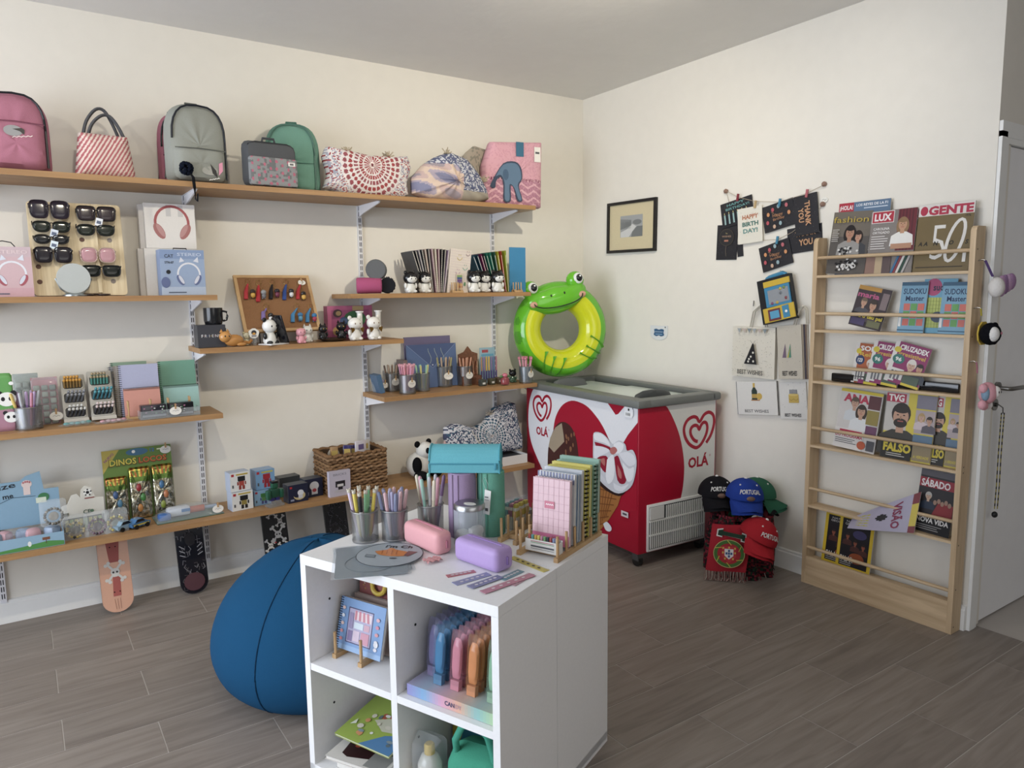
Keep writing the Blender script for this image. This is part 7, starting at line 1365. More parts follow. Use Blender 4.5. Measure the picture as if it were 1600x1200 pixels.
# claw machine toy
cq = lambda X, Y: (1120+X/4.4444, 400+Y/4.4444)
am = thing('claw_machine_toy', 'flat yellow and blue claw machine toy hanging above the tote bags', 'toy', (0, 0, 0))
def quadbox(nm, cor, k, th_, col, kind='satin', par=am): return wallcard(par, nm, [cq(*q) for q in cor], k, th_, col, None, kind)[0]
quadbox('backing', [(318, 175), (528, 118), (566, 430), (330, 482)], .035, .03, '#17181c'); quadbox('base', [(330, 372), (528, 318), (560, 418), (335, 470)], .065, .006, '#c9a72e'); quadbox('cabinet', [(336, 222), (505, 176), (520, 322), (346, 362)], .066, .005, '#3a84ae'); quadbox('roof', [(326, 186), (500, 140), (512, 178), (330, 226)], .067, .007, '#c9a72e'); quadbox('window', [(352, 244), (494, 206), (504, 306), (364, 340)], .0712, .001, '#8a8f96')
quadbox('prize_door', [(360, 378), (446, 356), (442, 440), (360, 455)], .0712, .001, '#6a2f38'); quadbox('prize_flap', [(372, 388), (436, 372), (432, 425), (372, 440)], .0723, .001, '#4f9ac0'); quadbox('coin_panel', [(456, 346), (508, 332), (500, 420), (462, 430)], .0712, .002, '#3a84ae')
b = M()
for X, Y, c_ in ((385, 330, '#7a4a6a'), (420, 322, '#b89a3e'), (480, 288, '#8a3f44'), (440, 225, '#b8a23e'), (465, 215, '#6f8a4a'), (442, 255, '#6a6e74'), (482, 382, '#dfe2e4')): q = WB(*cq(X, Y), .0735); b.ell((q.x, q.y, q.z), .003, .008, .008, c_, 10, 6)
b.build('toy_dots', 'satin', am, stuff=True)
M().tube([WB(*cq(X, Y), .05) for X, Y in ((352, 192), (352, 158), (365, 150), (460, 118), (474, 122), (478, 155))], .012, '#3a84ae', 8).build('carry_handle', 'satin', am)
M().tube([WB(*cq(440, 117), .04), WB(*cq(442, 100), .001)], .002, '#9a9a9a', 5).build('hanging_hook', 'metal', am)
# tote bags
def tote(label, cor, k, col, draw, handle=None, n=1, th_=.004):
    t = thing('tote_bag', label, 'bag', (0, 0, 0)); wallcard(t, 'bag_body', cor, k, th_, col, draw, 'fabric')
    if handle:
        for s_, dk in ((0, .0), (1, .006)):
            M().tube([WB(x+s_*3, y, k+.002+dk) for x, y in handle], .006, '#d4cfc2', 6, flat=.5).build('handle', 'fabric', t)
def bw(icon):
    def f(p, w, h):
        if icon != 2:
            for q in range(150 if icon == 0 else 20): p.ell(rnd.uniform(.004, w-.004), rnd.uniform(.004, h-.004), .0016, .0016, ['#4a4640', '#9a8a6a', '#7a7a7a'][q % 3], 5)
        p.text('BEST WISHES', w*.48, h*.11, h*.09, '#24242a', w=w*.6, bold=.01)
        if icon == 0:
            for q in range(6): p.poly([(w*(.16+.12*q), h*.97), (w*(.26+.12*q), h*.97), (w*(.21+.12*q), h*.88)], ['#9aa0a4', '#b8a8a0', '#7f8a8e'][q % 3])
            p.poly([(w*.34, h*.27), (w*.64, h*.27), (w*.56, h*.68), (w*.53, h*.68)], '#1f1f24'); [p.ell(w*u, h*v, .006, .006, '#dcd8cc', 9) for u, v in ((.44, .32), (.56, .33), (.5, .42), (.55, .5), (.46, .37))]; p.line([(w*.53, h*.68), (w*.48, h*.74)], .0015, '#1f1f24'); p.line([(w*.55, h*.68), (w*.6, h*.74)], .0015, '#1f1f24')
        elif icon == 1: p.poly([(w*.2, h*.4), (w*.36, h*.4), (w*.34, h*.66)], '#6f5a72'); p.poly([(w*.4, h*.4), (w*.56, h*.4), (w*.55, h*.66)], '#4a8a72'); p.poly([(w*.4, h*.4), (w*.46, h*.4), (w*.55, h*.6)], '#b8a23e')
        elif icon == 2: p.poly([(w*.38, h*.45), (w*.52, h*.45), (w*.52, h*.72), (w*.47, h*.82), (w*.47, h*.95), (w*.42, h*.95), (w*.42, h*.82), (w*.38, h*.72)], '#2f3f38'); p.rect(w*.38, h*.5, w*.52, h*.62, '#b8964a'); p.ell(w*.57, h*.55, w*.07, h*.1, '#c9a44a'); p.rect(w*.36, h*.42, w*.58, h*.45, '#a8703e'); p.rect(w*.42, h*.82, w*.47, h*.95, '#c9a44a')
        else: p.rect(w*.36, h*.44, w*.72, h*.66, '#c0a24e'); p.ell(w*.54, h*.66, w*.18, h*.035, '#d0b566'); [p.rect(w*(.4+.05*q), h*.68, w*(.425+.05*q), h*.8, '#6a6e80') for q in range(6)]; p.line([(w*.38, h*.55), (w*.45, h*.5), (w*.54, h*.55), (w*.63, h*.5), (w*.7, h*.55)], .002, '#8a7030')
    return f
for i in range(4): tote(['white dotted tote bag at the back of the left stack', 'white dotted tote bag third in the left stack', 'white dotted tote bag second in the left stack', 'white dotted tote bag with a party hat at the front'][i], [(1153+3*(3-i), 510), (1218-i*1, 513), (1211-i, 592-1*(3-i)*0), (1138+3*(3-i), 586)], .004+.006*i, '#d6d0c2', bw(0) if i == 3 else None, [(1172, 511), (1177, 487), (1187, 478), (1192, 482), (1196, 511)] if i == 3 else None)
for i in range(5): tote(['grey-beige tote bag at the back of the right stack', 'striped edge tote bag fourth in the right stack', 'dark striped tote bag third in the right stack', 'beige tote bag second in the right stack', 'grey-beige tote bag with two party hats at the front'][i], [(1219, 510), (1265-2.4*i, 506), (1263-2.6*i, 593), (1213, 591)], .004+.006*i, ['#b8b0a2', '#8f7a6c', '#5a5560', '#a89c8c', '#bdb5a6'][i], bw(1) if i == 4 else None, [(1240, 508), (1246, 485), (1254, 478), (1259, 484), (1260, 506)] if i == 4 else None)
for i in range(3): tote(['white champagne tote bag at the back', 'black striped edge tote bag behind the champagne one', 'white tote bag printed with a champagne bottle'][i], [(1154, 598), (1218+1*(2-i), 594), (1212+1.5*(2-i), 650), (1152-1.5*(2-i), 645)], .004+.006*i, ['#cfcdca', '#3a3a40', '#d6d4d0'][i], bw(2) if i == 2 else None)
tote('white tote bag printed with a golden cake', [(1220, 598), (1262, 596), (1261, 656), (1218, 653)], .005, '#d2d0cc', bw(3))
M().tube([WB(1177, 478, .02), WB(1178, 470, .001)], .003, '#9a9a9a', 5).build('wall_hook', 'metal', bpy.data.objects['tote_bag.004'] if 'tote_bag.004' in bpy.data.objects else None)
# ---------------------------------------------------------------- magazines in the rack
YW, BLK, WHT = '#c9b42e', '#1e1c20', '#d6d4d0'
def mag(label, row, pxl, pxr, pyt, draw, cover, x=-.064, ry=0, th_=.005, lean=-.13, pyb=None, name='magazine'):
    z = (RSH[row]+.0062) if row < 5 else .1325; yl = at(pxl, pyt+40, 'x', x).y; yr = at(pxr, pyt+40, 'x', x).y; w = yl-yr; h = (at((pxl+pxr)/2, pyt, 'x', x+.02).z-z)/math.cos(lean)/math.cos(ry)
    dz = max(0, math.sin(ry))*w
    t = thing(name, label, 'magazine', (x, yl, z+dz), -math.pi/2, rx=lean*.0, ry=ry); t.rotation_euler = (lean, ry, -math.pi/2)
    if dz: h -= dz*.6
    M().box(0, w, -th_, -th_+.0006, 0, h, cover).build('front_cover', 'satin', t); M().box(0, w, -.0006, 0, 0, h, '#c9c6c0').build('back_cover', 'satin', t); M().box(.001, w-.001, -th_+.0006, -.0006, .001, h-.001, '#dcd9d2').build('pages', 'paper', t)
    if draw: p = P(O=(0, -th_, 0)); draw(p, w, h); p.build('cover_print', t, kind='print')
def smalltext(p, x0, y0, w, n, c_, s=.006, gap=.009):
    for i in range(n): p.rect(x0, y0-i*gap, x0+w*(1-.3*hsh(i, w*100)), y0-i*gap+s*.55, c_)
def d_fash(p, w, h): p.rect(0, 0, w, h, '#55504c'); p.rect(0, h*.6, w, h, '#6a6258'); p.person(w*.72, h*.6, w*.1, '#b58a72', '#2a1f1c', '#3a3c42', long=True); p.person(w*.5, h*.66, w*.13, '#a87c64', '#1d1718', '#8f8d8a', long=True); [p.ell(rnd.uniform(w*.25, w*.8), rnd.uniform(h*.05, h*.42), .007, .006, ['#d0cecb', '#17171a'][q % 2], 5) for q in range(60)]; p.text('fashion', w*.5, h*.87, h*.10, '#b39a35', w=w*.9, bold=0); smalltext(p, w*.06, h*.7, w*.2, 7, '#b9b4ae'); p.text('OTO', w*.6, h*.12, h*.07, '#d4d2ce', w=w*.4)
def d_lux(p, w, h):
    p.rect(0, 0, w, h, '#7d7672'); p.rect(w*.6, h*.35, w, h, '#6b2630'); [p.rect(w*(.62+.07*q), h*.35, w*(.65+.07*q), h, '#57202a') for q in range(5)]; p.person(w*.72, h*.76, w*.11, '#b98a6c', '#8a6a48', '#dcdad6', long=True); p.rect(w*.5, h*.38, w*.95, h*.46, '#b08266'); p.rect(w*.02, h*.8, w*.52, h*.99, '#d8d4d0'); p.rect(w*.035, h*.81, w*.505, h*.98, '#b02a3c'); p.text('LUX', w*.27, h*.895, h*.11, '#e2dcdc', w=w*.38, bold=.04); p.text('CAROLINA', w*.26, h*.71, h*.04, '#dedad8', w=w*.36); p.text('ORTIGADO', w*.26, h*.65, h*.04, '#dedad8', w=w*.38); smalltext(p, w*.05, h*.58, w*.4, 6, '#c9c4c2', .008, .011)
    p.rect(0, 0, w*.2, h*.28, '#8a6a5e'); p.rect(w*.2, 0, w*.36, h*.28, '#b09a7a'); p.rect(w*.36, 0, w*.55, h*.28, '#5a4a4a'); [p.poly([(w*(.55+.06*q), 0), (w*(.6+.06*q), 0), (w*(.75+.06*q), h*.3), (w*(.7+.06*q), h*.3)], ['#3a6a94', '#8a3a44', '#d0ccc8', '#2a4a3e', '#a8a4a2'][q % 5]) for q in range(5)]
def d_hola(p, w, h): p.rect(0, 0, w, h, '#55708f'); p.rect(0, h*.87, w*.3, h, '#b02a3c'); p.text('\u00a1HOLA!', w*.15, h*.935, h*.06, '#e2dede', w=w*.26, bold=.03); p.text('LOS REYES DE LA F1', w*.65, h*.955, h*.035, '#dfe2e8', w=w*.6); p.rect(w*.5, h*.9, w*.95, h*.915, '#b9c4d4')
def d_gente(p, w, h):
    p.rect(0, 0, w, h, '#6e5c38'); p.rect(0, h*.83, w, h, '#cfcac6'); p.text('GENTE', w*.58, h*.91, h*.125, '#b02a44', w=w*.8, bold=.05); p.ell(w*.1, h*.91, w*.07, h*.07, '#b02a44', 16); p.text('1976', w*.9, h*.8, h*.035, '#221f1c', w=w*.09); p.text('5', w*.42, h*.45, h*.55, '#d4d1cc', w=w*.26, bold=-.01); p.line([(w*.72+w*.13*math.cos(a*.3142)+h*.13*math.sin(a*.3142)*.5, h*.45+h*.3*math.sin(a*.3142)) for a in range(20)], .013, '#d4d1cc', True)
    for u, c_ in ((.1, 'A'), (.2, 'A'), (.38, 'N'), (.66, 'O'), (.93, 'S')): p.text(c_, w*u, h*.42, h*.06, '#1f1c18', bold=.03, sh=.2)
    p.rect(w*.05, h*.06, w*.9, h*.075, '#3a3020'); p.rect(w*.88, h*.13, w*.94, h*.26, '#d4d1cc')
def d_maria(p, w, h): p.rect(0, 0, w, h, '#3a2f34'); p.rect(0, h*.9, w*.7, h, '#b8863a'); p.text('maria', w*.36, h*.79, h*.13, '#b8547e', w=w*.66, bold=.03); p.person(w*.28, h*.6, w*.1, '#b98f76', '#6a5a48', '#4a4a52'); p.person(w*.58, h*.56, w*.12, '#b58a70', '#3a2f2a', '#55464a'); p.rect(w*.78, h*.5, w*.98, h*.9, '#7a6a6c'); p.rect(0, h*.24, w, h*.34, '#221c20'); p.text('sou o teu pai', w*.52, h*.28, h*.09, YW, w=w*.9, bold=.04); p.rect(w*.04, h*.04, w*.48, h*.2, '#4a3f66'); p.rect(w*.55, h*.04, w*.95, h*.2, '#6a6a4a')
def d_sud(p, w, h):
    p.rect(0, 0, w, h, '#6f9cb8'); p.rect(0, h*.93, w, h, '#3a5f7c'); p.text('SUDOKU', w*.52, h*.82, h*.11, '#24365a', w=w*.86, bold=.02); p.text('Master', w*.55, h*.68, h*.1, '#24365a', w=w*.7, bold=.02)
    for r in range(3):
        for c_ in range(3): p.rect(w*(.16+.27*c_), h*(.14+.15*r), w*(.40+.27*c_), h*(.275+.15*r), ['#c9685c', '#5f9a52'][(r+c_) % 2])
    p.rect(w*.02, h*.12, w*.12, h*.3, '#d8d8d6'); p.rect(0, h*.04, w, h*.06, '#2f5470')
def d_sud2(p, w, h): p.rect(0, 0, w, h, '#5f9ab8'); p.ell(w*.3, h*.85, w*.25, h*.16, '#a8446c'); p.text('sudoku', w*.62, h*.85, h*.12, '#2a2f48', w=w*.66, bold=.03); p.rect(w*.15, h*.1, w*.85, h*.66, '#a8b45a'); [p.rect(w*.15, h*(.1+.07*q), w*.85, h*(.103+.07*q), '#55602e') for q in range(8)]; [p.rect(w*(.15+.09*q), h*.1, w*(.156+.09*q), h*.66, '#55602e') for q in range(8)]; p.ell(w*.5, h*.3, w*.2, h*.1, '#3f4a5e')
def d_cruz(t1, t2, num, c_):
    def f(p, w, h):
        p.rect(0, 0, w, h, c_); p.rect(w*.0, 0, w*.12, h, '#cfcac6'); p.text(t1, w*.56, h*.88, h*.12, '#dedad6', w=w*.8, bold=.04); p.text(t2, w*.55, h*.73, h*.1, '#c9a43a', w=w*.75, bold=.02); p.ell(w*.12, h*.8, w*.1, h*.07, YW, 14); p.ell(w*.22, h*.58, w*.17, h*.12, '#2f6f66' if num == '96' else '#2a3a66', 18); p.text(num, w*.22, h*.58, h*.09, '#e2e0da', w=w*.18, bold=.03); p.person(w*.62, h*.5, w*.13, '#c09a84', '#cfc9c0', '#8a4a66'); p.person(w*.86, h*.48, w*.1, '#b98a70', '#2a211e', '#3a3f48'); p.rect(w*.1, h*.04, w*.48, h*.36, '#d0ccc6'); [p.rect(w*(.14+.1*q), h*.08, w*(.2+.1*q), h*.3, '#6a6a6e') for q in range(3)]; p.rect(w*.28, 0, w*.5, h*.1, '#8a2a5e'); p.rect(w*.5, h*.06, w*.95, h*.26, '#4a5a4a'); p.rect(w*.5, 0, w, h*.06, YW)
    return f
def d_ana(p, w, h): p.rect(0, 0, w, h, '#c4bfbc'); p.rect(0, h*.95, w, h, YW); p.text('ANA', w*.4, h*.86, h*.13, '#b8304a', w=w*.62, bold=.05); p.person(w*.38, h*.78, w*.1, '#b8917a', '#5a4a3c', '#c2c6ca'); p.person(w*.56, h*.66, w*.11, '#b58c74', '#3a2c24', '#d0d2d4', long=True); p.rect(w*.7, h*.72, w*.98, h*.94, '#5a2f34'); p.rect(w*.7, h*.46, w*.98, h*.7, '#8a7a3a'); p.rect(w*.72, h*.3, w*.98, h*.44, '#6a3f5e'); p.rect(0, 0, w*.7, h*.34, '#cfcac6'); p.rect(w*.12, h*.28, w*.66, h*.315, '#b8304a'); p.text('DO PROGRAMA', w*.36, h*.22, h*.055, '#b8304a', w=w*.66, bold=.03); smalltext(p, w*.04, h*.15, w*.55, 3, '#4a4a4e'); p.ell(w*.68, h*.1, w*.1, h*.07, '#b8502e'); p.rect(w*.8, h*.03, w*.98, h*.2, '#4a4a50')
def d_tv(p, w, h): p.rect(0, 0, w, h, '#c9b63a'); p.rect(0, h*.4, w*.45, h, '#b9b4ae'); p.rect(0, h*.84, w*.4, h*.97, '#b02a44'); p.text('TVG', w*.2, h*.905, h*.1, '#e0dcd8', w=w*.32, bold=.04); p.person(w*.33, h*.64, w*.19, '#b88d74', '#2a211c', '#3a3630', beard=True); p.rect(w*.62, h*.78, w, h*.98, '#7a7684'); p.rect(w*.62, h*.42, w, h*.76, '#a89a9c'); p.person(w*.74, h*.66, w*.06, '#c09a84', '#a88a5a', '#c4b4b8', long=True); p.person(w*.9, h*.62, w*.06, '#b58c74', '#2f2622', '#55505a'); p.rect(w*.62, h*.26, w, h*.4, '#55708a'); p.rect(0, 0, w*.62, h*.3, '#22201e'); p.text('CASAMENTO', w*.33, h*.27, h*.045, YW, w=w*.52); p.text('FALSO', w*.33, h*.17, h*.12, YW, w=w*.56, bold=.05); smalltext(p, w*.12, h*.07, w*.4, 2, '#c4c0b8'); p.rect(w*.64, h*.02, w, h*.24, '#8a7a5a'); p.text('A VERDADE', w*.82, h*.08, h*.04, YW, w=w*.3)
def d_sab(p, w, h): p.rect(0, 0, w, h, '#2a262a'); p.rect(0, h*.9, w, h, '#55525a'); p.rect(0, h*.72, w, h*.87, '#9a2634'); p.text('S\u00c1BADO', w*.45, h*.79, h*.11, '#dedada', w=w*.8, bold=.03); p.person(w*.3, h*.58, w*.09, '#b99a84', '#a9a6a2', '#2a3448'); p.poly([(w*.45, h*.3), (w, h*.28), (w, h*.5), (w*.6, h*.52)], '#8a2a30'); [p.ell(w*(.5+.1*q), h*(.5+.03*(q % 2)), w*.05, h*.04, '#9a7a68', 10) for q in range(5)]; p.rect(0, 0, w, h*.27, '#17161a'); p.text('NOVA VIDA', w*.5, h*.2, h*.08, '#dcd8d6', w=w*.9, bold=.03); smalltext(p, w*.08, h*.11, w*.8, 3, '#8f8c8c')
def d_geo(p, w, h): p.rect(0, 0, w, h, '#d0ae1e'); p.rect(w*.09, h*.06, w*.91, h*.94, '#17141a'); p.text('NATIONAL', w*.5, h*.89, h*.035, '#c9c6c2', w=w*.6, bold=0); p.text('GEOGRAPHIC', w*.5, h*.84, h*.04, '#c9c6c2', w=w*.66, bold=0); p.ell(w*.62, h*.68, w*.2, h*.08, '#3f3a66'); [p.person(w*u, h*v, w*.06, '#8a4a34', '#2a1c1a', '#4a2622') for u, v in ((.28, .62), (.52, .52), (.76, .48))]; p.ell(w*.6, h*.24, w*.22, h*.1, '#8a3f1e'); p.text('FALAR', w*.32, h*.2, h*.1, '#d8d6d2', w=w*.38, bold=.03); smalltext(p, w*.13, h*.12, w*.4, 2, '#b0aca8')
mag('women fashion magazine with two dark-haired women, top left of the rack', 0, 1293, 1353, 331, d_fash, '#55504c', ry=.04)
mag('celebrity magazine with a red title box and woman in white', 0, 1356, 1427, 328, d_lux, '#7d7672', x=-.070, lean=-.12)
mag('grey celebrity magazine copy showing only its left strip', 0, 1346, 1420, 330, d_lux, '#7d7672', x=-.058, lean=-.12)
mag('blue topped magazine peeking out behind the fashion magazine', 0, 1308, 1388, 315, d_hola, '#55708f', x=-.036, lean=-.05)
mag('gold anniversary magazine with a big white 50', 0, 1430, 1517, 318, d_gente, '#6e5c38', x=-.068, lean=-.12)
mag('gold anniversary magazine copy just behind the front one', 0, 1423, 1508, 322, d_gente, '#6e5c38', x=-.058, lean=-.12)
mag('dark gossip magazine tilted on the second ledge', 1, 1327, 1378, 449, d_maria, '#3a2f34', ry=.2)
mag('pale blue sudoku magazine leaning right on the second ledge', 1, 1404, 1445, 441, d_sud, '#6f9cb8', ry=.0, x=-.068)
mag('green grid sudoku magazine between the two blue ones', 1, 1440, 1492, 436, d_sud2, '#5f9ab8', x=-.05, lean=-.1)
mag('pale blue sudoku magazine beside the rack right panel', 1, 1468, 1511, 441, d_sud, '#6f9cb8', x=-.066)
mag('orange word search magazine, left of three on the third ledge', 2, 1331, 1372, 537, d_cruz('SOPA', 'Relax', '123', '#a8542e'), '#a8542e', x=-.054, ry=.06)
mag('crossword magazine in the middle of the third ledge trio', 2, 1354, 1404, 535, d_cruz('CRUZADEX', 'irresistivel', '96', '#8a2a5e'), '#8a2a5e', x=-.061, ry=.12)
mag('crossword magazine on the right of the third ledge trio', 2, 1382, 1438, 537, d_cruz('CRUZADEX', 'irresistivel', '96', '#8a2a5e'), '#8a2a5e', x=-.068, ry=.22)
mag('white gossip magazine with a couple on the fourth ledge', 3, 1304, 1369, 610, d_ana, '#c4bfbc', ry=.05)
mag('television magazine with a bearded man on its yellow cover', 3, 1379, 1458, 614, d_tv, '#c9b63a', x=-.068)
mag('television magazine copy beside the rack right panel', 3, 1446, 1500, 620, d_tv, '#c9b63a', x=-.056)
mag('dark news magazine with a red title band', 4, 1430, 1487, 736, d_sab, '#2a262a', ry=.03)
mag('yellow bordered magazine at the front of the bottom ledge', 5, 1307, 1361, 808, d_geo, '#d0ae1e', x=-.068)
mag('yellow bordered magazine behind the other on the bottom ledge', 5, 1285, 1339, 803, d_geo, '#d0ae1e', x=-.058)
# drooping lilac magazine
z0 = RSH[4]+.02; t = thing('magazine', 'lilac news magazine drooping over the fifth rail', 'magazine', (0, 0, 0))
ya = at(1325, 820, 'x', -.11).y; yb2 = at(1430, 815, 'x', -.11).y
def droop(u, v, o=0): 
    y = ya+(yb2-ya)*u; zz_ = at(1325+105*u, 825+8*u-v*(18+48*u), 'x', -.108+.035*v-o).z; return (-.112+.045*v-o-.012*math.sin(u*3.1), y, zz_)
def vis(u, v):
    if u > .9: return '#c9b43e' if .15 < v < .75 else '#7a2a34'
    if .12 < u < .32 and .15 < v < .8 and int(v*22+u*8) % 3 == 0: return '#b8b43e'
    if math.hypot((u-.5)*1.4, v-.5) < .12: return '#2a2a30'
    return '#a9a4bc'
v_, f_, x0_, x1_, y0_, y1_ = textmesh('VIS\u00c3O', .03); M().add([droop(.66+.15*(y-y0_)/(y1_-y0_), .9-.8*(x-x0_)/(x1_-x0_), .0062) for x, y in v_], f_, '#8a3050').build('title_lettering', 'print', t)
M().grid(lambda u, v: droop(u, v, .004), 44, 30, vis).build('cover', 'satin', t); M().grid(lambda u, v: droop(u, v, .0), 30, 10, '#d4d2cc').build('pages', 'paper', t)
tag(M(T((-.05, 0, RSH[2]+.0065))).rbox(0, (at(1300, 590, 'x', -.05).y+at(1500, 600, 'x', -.05).y)/2, .022, .018, abs(at(1300, 590, 'x', -.05).y-at(1500, 600, 'x', -.05).y), .042, .006, '#17171a').build('folded_bag', 'gloss'), 'black folded plastic bag lying on the third ledge', 'bag')
# ---------------------------------------------------------------- plush pendants on the rack side, lanyard on the door
def HP(px, py, y=-2.636): return at(px, py, 'y', y)
def hang(label, pxs, pys, col, strap, name='plush_pendant'):
    q = HP(pxs, pys); t = thing(name, label, 'plush pendant', (q.x, -2.64, q.z)); M().tube([(0, .026, .0), (0, .012, .004), (0, .0, .0)], .0025, '#b9b9bb', 6).build('hook', 'metal', t); return t, q
t, q = hang('white and lilac plush pendant at the top of the rack side', 1538, 407, 0, 0)
e = HP(1546, 432); dx, dz = e.x-q.x, e.z-q.z; M().tube([(0, 0, 0), (dx*.5, -.004, dz*.5), (dx, -.008, dz)], .006, '#5a4478', 6, flat=.4).build('strap', 'fabric', t)
s_ = .00165; M().ell((dx-.012, -.03, dz-.045), .032, .03, .042, '#d4d0cc').build('body', 'fur', t)
for k in range(4): M().ell((dx+.034+.018*k, -.03-.004*k, dz-.04+.006*k), .03, .016, .044-.003*k, ['#b08ab0', '#8f6c98', '#b894b8', '#a07aa4'][k]).build('petal', 'fabric', t)
t, q = hang('round black plush pendant with a white face on the rack side', 1531, 482, 0, 0)
e = HP(1531, 500); M().tube([(0, 0, 0), (0, -.004, -.03)], .006, '#c4b43a', 6, flat=.4).build('strap', 'fabric', t); c_ = HP(1527, 521); dx, dz = c_.x-q.x, c_.z-q.z
M().ell((dx, -.045, dz), .046, .038, .046, '#15151a').build('body', 'fur', t); M().ell((dx-.02, -.066, dz), .024, .02, .03, '#d8d6d2').build('face', 'fur', t); M().ell((dx+.0, -.0855, dz+.004), .005, .003, .006, '#c47a8a', 8, 6).build('nose', 'fur', t)
for k in (-1, 1): M().ell((dx+.036, -.045, dz+k*.032), .014, .012, .014, '#15151a').build('ear', 'fur', t)
M().lathe([(0, 0), (.05, 0), (.05, .006), (0, .006)], '#c9a93c', 10, (dx+.03, -.008, dz), 'y', False).build('flower_backing', 'fabric', t)
t, q = hang('pink hooded plush pendant with white face low on the rack side', 1524, 566, 0, 0)
M().tube([(0, 0, 0), (.0, -.004, -.02), (0, -.006, -.045)], .005, '#c97a94', 6, flat=.4).build('strap', 'fabric', t); c_ = HP(1523, 612); dx, dz = c_.x-q.x, c_.z-q.z
M().ell((dx, -.045, dz), .04, .034, .045, '#d89aa4').build('body', 'fur', t); M().ell((dx+.016, -.068, dz+.004), .022, .018, .026, '#e0dcd8').build('face', 'fur', t); M().ell((dx-.03, -.05, dz+.0), .018, .016, .03, '#7f9cb4').build('scarf', 'fur', t)
for k in (-1, 1): M().ell((dx-.042, -.045, dz+k*.034-.012), .018, .016, .02, '#d89aa4').build('paw', 'fur', t); M().ell((dx+k*.02+.006, -.04, dz-.052), .016, .016, .02, '#dcd4d4' if k > 0 else '#d89aa4').build('foot', 'fur', t); M().ell((dx+.016+k*.009, -.0845, dz+.006), .003, .002, .005, '#222', 8, 6).build('eye', 'gloss', t)
t = thing('lanyard', 'yellow and black lanyard hanging from the door lock', 'lanyard', (0, 0, 0)); yl_ = YB-.03
a = at(1557, 632, 'y', yl_); 
for s_ in (-1, 1):
    pts = [at(x+s_*2.2, y, 'y', yl_) for x, y in ((1567, 645), (1565, 670), (1562, 710), (1559, 760), (1556, 795))]
    b = M()
    for i in range(len(pts)-1):
        for k in range(8):
            A = pts[i].lerp(pts[i+1], k/8); B = pts[i].lerp(pts[i+1], (k+1)/8); b.tube([A, B], .0042, '#a89a4a' if k % 2 else '#232220', 6, flat=.4)
    b.build('strap', 'fabric', t)
c_ = at(1554, 804, 'y', yl_); M().ell((c_.x, c_.y, c_.z), .014, .012, .014, '#17171a').build('ball', 'satin', t)
b = M(); b.tube([at(1556, 632, 'y', YB-.012), at(1560, 632, 'y', YB-.03), at(1567, 637, 'y', yl_), at(1567, 646, 'y', yl_)], .0025, '#8a8a88', 6); b.build('key_ring', 'metal', t)
# ---------------------------------------------------------------- football scarves and caps by the freezer
PC = Vector((-.205, -1.575, 0)); t = thing('scarf_bin', 'bin draped in dark red and green football scarves', 'bin', PC, -.6)
def drape(u, v):
    a = u*6.28318; r = (.155+.02*math.sin(a*7)+.012*math.sin(a*13+v*5))*(1.06-.12*v); return (r*math.cos(a), r*math.sin(a), .33*v)
def plaid(u, v):
    k = int(u*120); l = int(v*40); return ['#4a1420', '#1c1a1c', '#6a1a24', '#1f3a2a', '#2a1a1c', '#7a2430'][(k*3+l*5+int(hsh(k, l)*3)) % 6]
b = M(); b.grid(drape, 240, 60, plaid); b.build('scarf_wrap', 'fabric', t); M().lathe([(0, .3), (.15, .3)], '#26181a', 24).build('bin_top', 'fabric', t)
b = M()
for i in range(30): a = i*.21; b.tube([(.165*math.cos(a), .165*math.sin(a), .03), (.18*math.cos(a), .18*math.sin(a), .002)], .003, ['#7a2430', '#8a7a74', '#2a2a2a'][i % 3], 4)
for i in range(34): a = rnd.uniform(0, 6.28); r = rnd.uniform(.05, .17); b.tube([(r*math.cos(a), r*math.sin(a), .3), (r*1.1*math.cos(a+.3), r*1.1*math.sin(a+.3), .345), (r*1.2*math.cos(a+.5), r*1.2*math.sin(a+.5), .31)], .012, ['#6a1a24', '#1c1a1c', '#1f4a30', '#5a1a22'][i % 4], 5, flat=.5)
b.build('fringe', 'fabric', t, stuff=True)
pricetag(t, .02, -.19, .34, .022)
# hanging red scarf with round crest
sc_ = thing('football_scarf', 'red football scarf with a round green and gold crest', 'scarf', Vector((-.36, -1.62, 0)), -.85, rx=.0)
w, h = .2, .255; M().grid(lambda u, v: (-w/2+w*u+.03*(v-.5), -.062-.012*math.sin(v*2.5)-.006*math.sin(u*6), .055+h*v), 12, 12, '#a82430').build('cloth', 'fabric', sc_); M().grid(lambda u, v: (-w/2+w*u+.03*(v-.5), -.056-.012*math.sin(v*2.5)-.006*math.sin(u*6), .055+h*v), 12, 12, '#8a1c28').build('cloth_back', 'fabric', sc_)
b = M()
for i in range(40): x = -w/2-.015+w*i/39; b.tube([(x, -.064, .058), (x+rnd.uniform(-.006, .004), -.068, .02), (x+rnd.uniform(-.01, .006), -.07, .006)], .0018, ['#8a6a62', '#a89a90', '#6a3a3a'][i % 3], 4)
b.build('fringe', 'fabric', sc_, stuff=True)
p = P(O=(0, -.083, .055)); cx_, cz_ = 0, .105; p.ell(cx_, cz_, .078, .075, '#b8b070', 36); p.ell(cx_, cz_, .075, .072, '#3f6a2e', 36); p.ell(cx_, cz_, .058, .055, '#a82430', 30)
for q in range(6): a = q*1.047+.3; p.line([(cx_+.05*math.cos(a), cz_+.048*math.sin(a)), (cx_+.075*math.cos(a+.35), cz_+.072*math.sin(a+.35))], .004, '#b8b03e')
